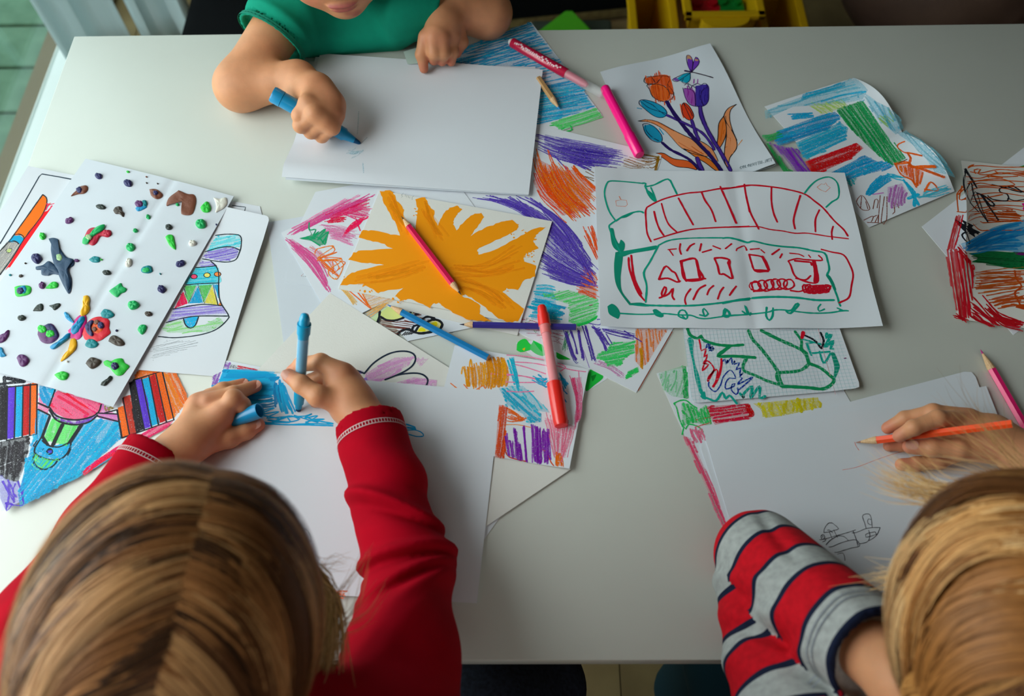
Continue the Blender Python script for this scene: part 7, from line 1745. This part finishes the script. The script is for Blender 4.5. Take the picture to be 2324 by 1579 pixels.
v, f = sdf_mesh([E(Hc3, (.0835, .0985, .0885), np.array([R3, F3, T3]), .01), E(Hc3 - T3 * .05 - F3 * .045, (.078, .062, .075), np.array([R3, F3, T3]), .03)], .004)
me = np_mesh("scalp_hair", v, f); vcol(me, np.tile(lin("6A4A26"), (len(v), 1)))
add("scalp_hair", me, M_HAIR, parent=P3)
strands("hair", P3, Hc3, R3, F3, T3, (.0835, .0985, .0885), 13000, HC3, 23, part_x=(.30, .10), part_f=(-1.0, .98), swing=(-12, 62), length=(1.7, 2.5), width=.0006, lift=.0085, clumps=110, wave=14)
wis = []
for q in ([(2200, 1120, 190), (2110, 1110, 180), (2040, 1095, 165), (1985, 1060, 150)], [(2210, 1140, 190), (2120, 1125, 180), (2030, 1110, 165), (1975, 1085, 150)], [(2190, 1110, 195), (2110, 1100, 180), (2060, 1070, 165), (2010, 1040, 150)], [(2160, 1150, 190), (2080, 1120, 175), (2000, 1090, 160)],
          [(2330, 1080, 200), (2260, 1020, 180), (2190, 960, 150), (2170, 920, 130)], [(2340, 1060, 200), (2270, 1000, 180), (2230, 950, 150), (2210, 910, 130)], [(2300, 1090, 195), (2200, 1060, 170), (2120, 1040, 140), (2080, 1010, 120)], [(2330, 1100, 195), (2240, 1040, 170), (2150, 1010, 140)],
          [(2090, 1260, 190), (2040, 1300, 175), (1960, 1320, 160)], [(2100, 1300, 190), (2050, 1320, 180), (1990, 1310, 160)]):
    wis.append([J(*p) for p in q])
wisps("loose_hair", P3, wis[:4], 150, ["C89A5E", "D8B27C", "A87A42"], 3, .0042, .00022); wisps("fringe_hair", P3, wis[4:8], 80, ["A87C48", "7E5830", "C09460"], 4, .008, .00014); wisps("side_wisps", P3, wis[8:], 60, ["C89A5E", "D8B27C"], 6, .004, .00022)

# ======== smallest child in teal across the table
n1 = np.array([.12, -.97, -.16]); n1 /= np.linalg.norm(n1); u1 = np.array([-.06, -.16, .97]); 
chin = on(794, 45, .080)
A1 = frame(n1, u1)
Hc1 = chin - A1[1] * .064 + A1[2] * .080
P1 = thing("person", (Hc1[0], 1.06, 0), "smallest child in a teal top leaning on the far edge of the table", "person")
spots = []
hp, hs, eyes, hp1 = head_prims(Hc1, n1, u1, 1.0); spots += hs
spots.append((hp1(.012, .070, -.066), .008, lin("A83A40"), .6)); spots.append((hp1(.003, .072, -.060), .006, lin("A83A40"), .5))
neck1 = Hc1 + np.array([0, .055, -.105])
shR1 = J(668, 8, 62); shL1 = J(925, -12, 62)
pel1 = np.array([Hc1[0], 1.08, .48])
elR = J(545, 194, 29); wR = J(676, 182, 42); elL = J(1105, 30, 28); wL = J(1040, 8, 50)
prims = hp + [C(Hc1 - A1[2] * .04 - A1[1] * .02, neck1, .036, .036, .02), C(neck1, pel1, .055, .075, .03)]
prims += chain([neck1, shR1, elR, wR], [.036, .033, .0285, .0225], .02) + chain([neck1, shL1, elL, wL], [.036, .033, .029, .0225], .02)
prims += [C(wR, J(716, 212, 47), .0225, .0215, .010), C(J(716, 212, 47), J(746, 246, 44), .0215, .0190, .010), C(J(722, 200, 52), J(752, 232, 50), .0150, .0140, .010)]
g1 = [([(714, 206, 55), (697, 234, 65), (680, 262, 56), (690, 272, 40)], [12, 9.8, 8.8, 7.2]), ([(738, 222, 54), (714, 258, 61), (683, 284, 46), (695, 289, 32)], [12.5, 10.2, 9, 7.2]), ([(752, 240, 50), (736, 273, 53), (706, 298, 35), (717, 298, 22)], [12, 9.8, 8.6, 7]),
      ([(762, 264, 46), (754, 289, 43), (730, 308, 26), (738, 304, 14)], [9.6, 8.8, 8, 6.4]), ([(668, 200, 40), (664, 232, 34), (690, 250, 30)], [10, 9, 7])]
prims += fingers(g1, spots, k0=.010)
prims += [C(wL, J(1006, 46, 50), .0215, .0200, .010), C(J(1006, 46, 50), J(992, 76, 46), .0200, .0175, .010), C(J(1018, 60, 44), J(1022, 80, 38), .015, .0120, .010)]
g2 = [([(966, 84, 44), (957, 124, 27), (962, 156, 14)], [9.6, 7.8, 5.9]), ([(984, 88, 47), (986, 120, 34), (985, 136, 20)], [9.6, 8.4, 6.9]), ([(1004, 88, 45), (1006, 120, 32), (1003, 138, 17)], [9.4, 8.2, 6.8]), ([(1026, 84, 37), (1027, 118, 25), (1024, 140, 14)], [8.8, 7.4, 6.0]), ([(1040, 70, 34), (1048, 96, 24), (1036, 120, 16)], [10, 8, 6.6])]
prims += fingers(g2, spots)
person_mesh(P1, prims, .0016, spots)
add_eyes(P1, eyes, A1[1])
M_TEAL = mat("teal_jersey", "0A8E72", .85, .15, noise=(40, "08846A"), bump=(900, .2, .0006))
dRr = elR - shR1; LR = np.linalg.norm(dRr); dRr /= LR; dLl = elL - shL1; LL = np.linalg.norm(dLl); dLl /= LL
hemR = shR1 + dRr * LR * .44; hemL = shL1 + dLl * LL * .34
tp = [C(neck1 + [0, .03, -.060], neck1 + [0, .03, -.16], .060, .105, .03), C(neck1 + [0, .03, -.16], pel1, .105, .125, .03), C(J(705, 75, 20), J(890, 62, 20), .030, .030, .03), C(neck1 * .45 + shR1 * .55, shR1, .042, .046, .03), C(neck1 * .45 + shL1 * .55, shL1, .042, .046, .03), C(shR1, hemR + dRr * .03, .044, .046, .02), C(shL1, hemL + dLl * .03, .044, .044, .02)]
fo = [(J(720, 60, 60), J(730, 50, 60) - J(720, 60, 60), .008, .004, .06), (J(760, 80, 50), J(770, 62, 50) - J(760, 80, 50), .008, -.004, .06), (J(860, 60, 60), J(850, 40, 60) - J(860, 60, 60), .010, .004, .06), (J(640, 30, 90), dRr, .006, .004, .05), (J(600, 40, 80), dRr, .005, -.003, .05)]
v, f = sdf_mesh(tp, .0028, disp=folds(fo), cut=cuffs([(hemR, dRr, .040, .062), (hemL, dLl, .038, .06)]))
tt = add("teal_top", np_mesh("teal_top", v, f), M_TEAL, parent=P1)
stitch_ring(tt, tp, hemR - dRr * .004, dRr, "0C7E66", folds(fo), r_off=.0012, band=.0035, n=46, wdt=.0012)
jp = []
for sx in (-1, 1):
    jp += chain([pel1 + [sx * .06, 0, -.02], np.array([pel1[0] + sx * .08, .86, .50]), np.array([pel1[0] + sx * .08, .86, .12])], [.075, .055, .042], .02)
v, f = sdf_mesh(jp, .008)
add("trousers", np_mesh("trousers", v, f), mat("grey_cotton", "3A3E48", .9, .1), parent=P1)
stool(pel1[0], 1.12, .350, "stool under the smallest child behind the table", .14, "5A5048")
v, f = sdf_mesh([E(hp1(0, -.018, .034), (.071, .082, .070), A1, .01)], .004)
me = np_mesh("scalp_hair", v, f); vcol(me, np.tile(lin("6A5030"), (len(v), 1)))
add("scalp_hair", me, M_HAIR, parent=P1)
strands("hair", P1, hp1(0, -.018, .034), A1[0], A1[1], A1[2], (.071, .082, .070), 3500, ["9A7A48", "B08C58", "7C5C34"], 31, swing=(20, 70), length=(1.2, 1.7), width=.0009, lift=.004, clumps=90)
# ---------------------------------------------------------------- things on the floor behind the table
# dark high-backed chair behind the smallest child
r = thing("chair", (-.52, 1.50, 0), "black upholstered chair standing behind the smallest child", "chair")
mk = mat("black_upholstery", "0B0C0E", .9, .1, bump=(200, .3, .002))
add("backrest", mesh_from("backrest", *box((-.70, 1.60, .30), (-.34, 1.68, .72), .03), True), mk, parent=r)
add("seat", mesh_from("seat", *box((-.70, 1.30, .26), (-.34, 1.64, .34), .03), True), mk, parent=r)
for lx in (-.66, -.38):
    for ly in (1.34, 1.60):
        add("leg", mesh_from("leg", *lathe((lx, ly, .27), (lx, ly, 0), [(0, .018), (.27, .014)], 12)), mk, parent=r)
# framed chalkboard leaning on the wall
A_, B_ = on(1165, 62, -.70), on(1452, 33, -.70)
ex = B_ - A_; Lb = np.linalg.norm(ex); ex /= Lb
lean = np.array([-ex[1], ex[0], 0]) * .22 + np.array([0, 0, .976]); nb_ = np.cross(ex, lean)
def slab(x0, x1, z0, z1, t0, t1):
    o_ = A_; v = []
    for t in (t0, t1):
        for x_, z_ in ((x0, z0), (x1, z0), (x1, z1), (x0, z1)): v.append(o_ + ex * x_ + lean * z_ - nb_ * t)
    return v, [(3, 2, 1, 0), (4, 5, 6, 7), (0, 1, 5, 4), (1, 2, 6, 5), (2, 3, 7, 6), (3, 0, 4, 7)]
r = thing("chalkboard", A_, "black chalkboard in a thin wooden frame leaning behind the table", "chalkboard")
add("board", mesh_from("board", *slab(.02 - .15, Lb - .015, .02, .62, .004, .014)), mat("chalkboard_black", "07090A", .9, .1), parent=r)
mw = mat("pale_frame_wood", "7A6A42", .6, .2, noise=(60, "6A5A38"))
for q in ((-.15, Lb, 0, .018), (-.15, Lb, .61, .635), (-.15, -.13, .018, .61), (Lb - .018, Lb, .018, .61)):
    add("frame_rail", mesh_from("frame_rail", *slab(q[0], q[1], q[2], q[3], 0, .02)), mw, parent=r)
o = add("storage_box", mesh_from("storage_box", *box((.02, 1.60, 0), (.22, 1.745, .05), .006)), mat("grey_green_card", "3E463C", .8), label="flat grey box lying on the floor below the chalkboard", cat="box")
# sheet of green paper leaning on it
c_ = [on(1180, 104, -.669), on(1375, 104, -.669), on(1299, 26, -.60), on(1284, 26, -.60)]
v = [*c_, *[p + np.array([0, .002, 0]) for p in c_]]
add("green_paper", mesh_from("green_paper", v, [(0, 1, 2, 3), (7, 6, 5, 4), (0, 4, 5, 1), (1, 5, 6, 2), (2, 6, 7, 3), (3, 7, 4, 0)]), mat("green_paper", "3F9A10", .7), label="bright green folded paper peak in front of the chalkboard", cat="paper")
# yellow toy tub with toys
M_YEL = mat("yellow_plastic", "D8A80A", .4, .4)
def tub(name, label, x0, x1, y0, y1, h, m, latch=True):
    r = thing(name, ((x0 + x1) / 2, (y0 + y1) / 2, 0), label, "toy tub")
    t = .004; tp_ = .02
    def wall(nm, lo, hi): add(nm, mesh_from(nm, *box(lo, hi, .0015)), m, parent=r)
    wall("base", (x0 + tp_, y0 + tp_, 0), (x1 - tp_, y1 - tp_, .006))
    def quadwall(a, b, c2, d, nrm):
        nrm = np.asarray(nrm) * t; v = [np.array(q, float) for q in (a, b, c2, d)]; v += [q + nrm for q in v]
        add("side", mesh_from("side", v, [(0, 1, 2, 3), (7, 6, 5, 4), (0, 4, 5, 1), (1, 5, 6, 2), (2, 6, 7, 3), (3, 7, 4, 0)]), m, parent=r)
    quadwall((x0 + tp_, y0 + tp_, 0), (x1 - tp_, y0 + tp_, 0), (x1, y0, h), (x0, y0, h), (0, 1, 0)); quadwall((x0 + tp_, y1 - tp_, 0), (x1 - tp_, y1 - tp_, 0), (x1, y1, h), (x0, y1, h), (0, -1, 0))
    quadwall((x0 + tp_, y0 + tp_, 0), (x0 + tp_, y1 - tp_, 0), (x0, y1, h), (x0, y0, h), (1, 0, 0)); quadwall((x1 - tp_, y0 + tp_, 0), (x1 - tp_, y1 - tp_, 0), (x1, y1, h), (x1, y0, h), (-1, 0, 0))
    for lo, hi in (((x0 - .012, y0 - .012, h - .004), (x1 + .012, y0 + .006, h + .008)), ((x0 - .012, y1 - .006, h - .004), (x1 + .012, y1 + .012, h + .008)), ((x0 - .012, y0 - .012, h - .004), (x0 + .006, y1 + .012, h + .008)), ((x1 - .006, y0 - .012, h - .004), (x1 + .012, y1 + .012, h + .008))):
        add("rim", mesh_from("rim", *box(lo, hi, .003)), m, parent=r)
    if latch:
        cx = (x0 + x1) / 2
        P_ = [(cx + .05 * math.cos(a), y0 - .012 - .028 * math.sin(a)) for a in np.linspace(math.pi, 0, 14)]
        v = [(p[0], p[1], h - .045) for p in P_] + [(p[0], p[1], h + .004) for p in P_]
        n = len(P_); f = [(k, k + 1, n + k + 1, n + k) for k in range(n - 1)] + [tuple(range(n, 2 * n)), tuple(range(n - 1, -1, -1)), (0, n, 2 * n - 1, n - 1)]
        add("handle", mesh_from("handle", v, f), m, parent=r)
    return r
HT = .30
q0 = on(1565, 36, HT - TZ); q1 = on(1722, 28, HT - TZ); qb = on(1545, -60, HT - TZ)
tub("toy_tub", "yellow plastic toy tub with handle behind the table", q0[0], q1[0], q0[1], q0[1] + .22, HT, M_YEL)
tub("toy_tub", "second yellow tub standing further right against the first", q1[0] + .03, q1[0] + .11, q0[1] - .03, q0[1] + .2, .24, M_YEL, False)
tub("toy_tub", "yellow tub standing left of the one with toys", q0[0] - .11, q0[0] - .03, q0[1] - .02, q0[1] + .2, .27, M_YEL, False)
def brick(c, col, label, w=.03):
    r = thing("toy_brick", (c[0], c[1], c[2] - w * .6), label, "toy brick", "toy bricks in the tub")
    m = mat("brick_plastic_" + col, col, .3, .4)
    add("block", mesh_from("block", *box((c[0] - w, c[1] - w, c[2] - w * .6), (c[0] + w, c[1] + w, c[2] + w * .6), .003)), m, parent=r)
    for sx in (-.5, .5):
        for sy in (-.5, .5):
            p = np.array([c[0] + sx * w, c[1] + sy * w, c[2] + w * .6]); add("stud", mesh_from("stud", *lathe(p, p + [0, 0, 1], [(0, w * .3), (w * .22, w * .3)], 14)), m, parent=r)
zt = HT - .035
brick((q0[0] + .045, q0[1] + .06, zt - .02), "C01020", "red toy brick lying in the yellow tub", .034)
brick((q1[0] - .045, q0[1] + .065, zt - .02), "08802E", "green toy brick lying in the yellow tub", .032)
brick(((q0[0] + q1[0]) / 2, q0[1] + .12, zt - .03), "0A5A24", "dark green toy brick deeper in the yellow tub", .03)
# brown leather bean bags
def beanbag(cx, cy, rx, ry, h, label, seed):
    rr_ = random.Random(seed)
    pr = [E((cx, cy, h * .42), (rx, ry, h * .42), k=.05), E((cx + rx * .1, cy + ry * .25, h * .66), (rx * .72, ry * .6, h * .36), k=.08)]
    fo = [(np.array([cx + rr_.uniform(-rx, rx), cy - ry * .7, h * rr_.uniform(.3, .8)]), (rr_.uniform(-1, 1), .3, rr_.uniform(-.6, .6)), .02, rr_.choice([-.012, .010]), .25) for _ in range(7)]
    v, f = sdf_mesh(pr, .009, disp=folds(fo))
    v[:, 2] = np.maximum(v[:, 2], .001)
    r = thing("bean_bag", (cx, cy, 0), label, "bean bag", "brown bean bags")
    add("cover", np_mesh("cover", v, f), mat("brown_leather", "5C463C", .55, .3, noise=(8, "4E3A32"), bump=(90, .25, .003)), parent=r)
beanbag(.97, 1.74, .24, .27, .58, "dark brown leather bean bag beside the yellow tub", 1)
beanbag(1.52, 1.70, .25, .28, .62, "brown leather bean bag at the far right behind the table", 2)
beanbag(2.08, 1.72, .25, .28, .60, "third brown bean bag, partly out of the right edge", 3)
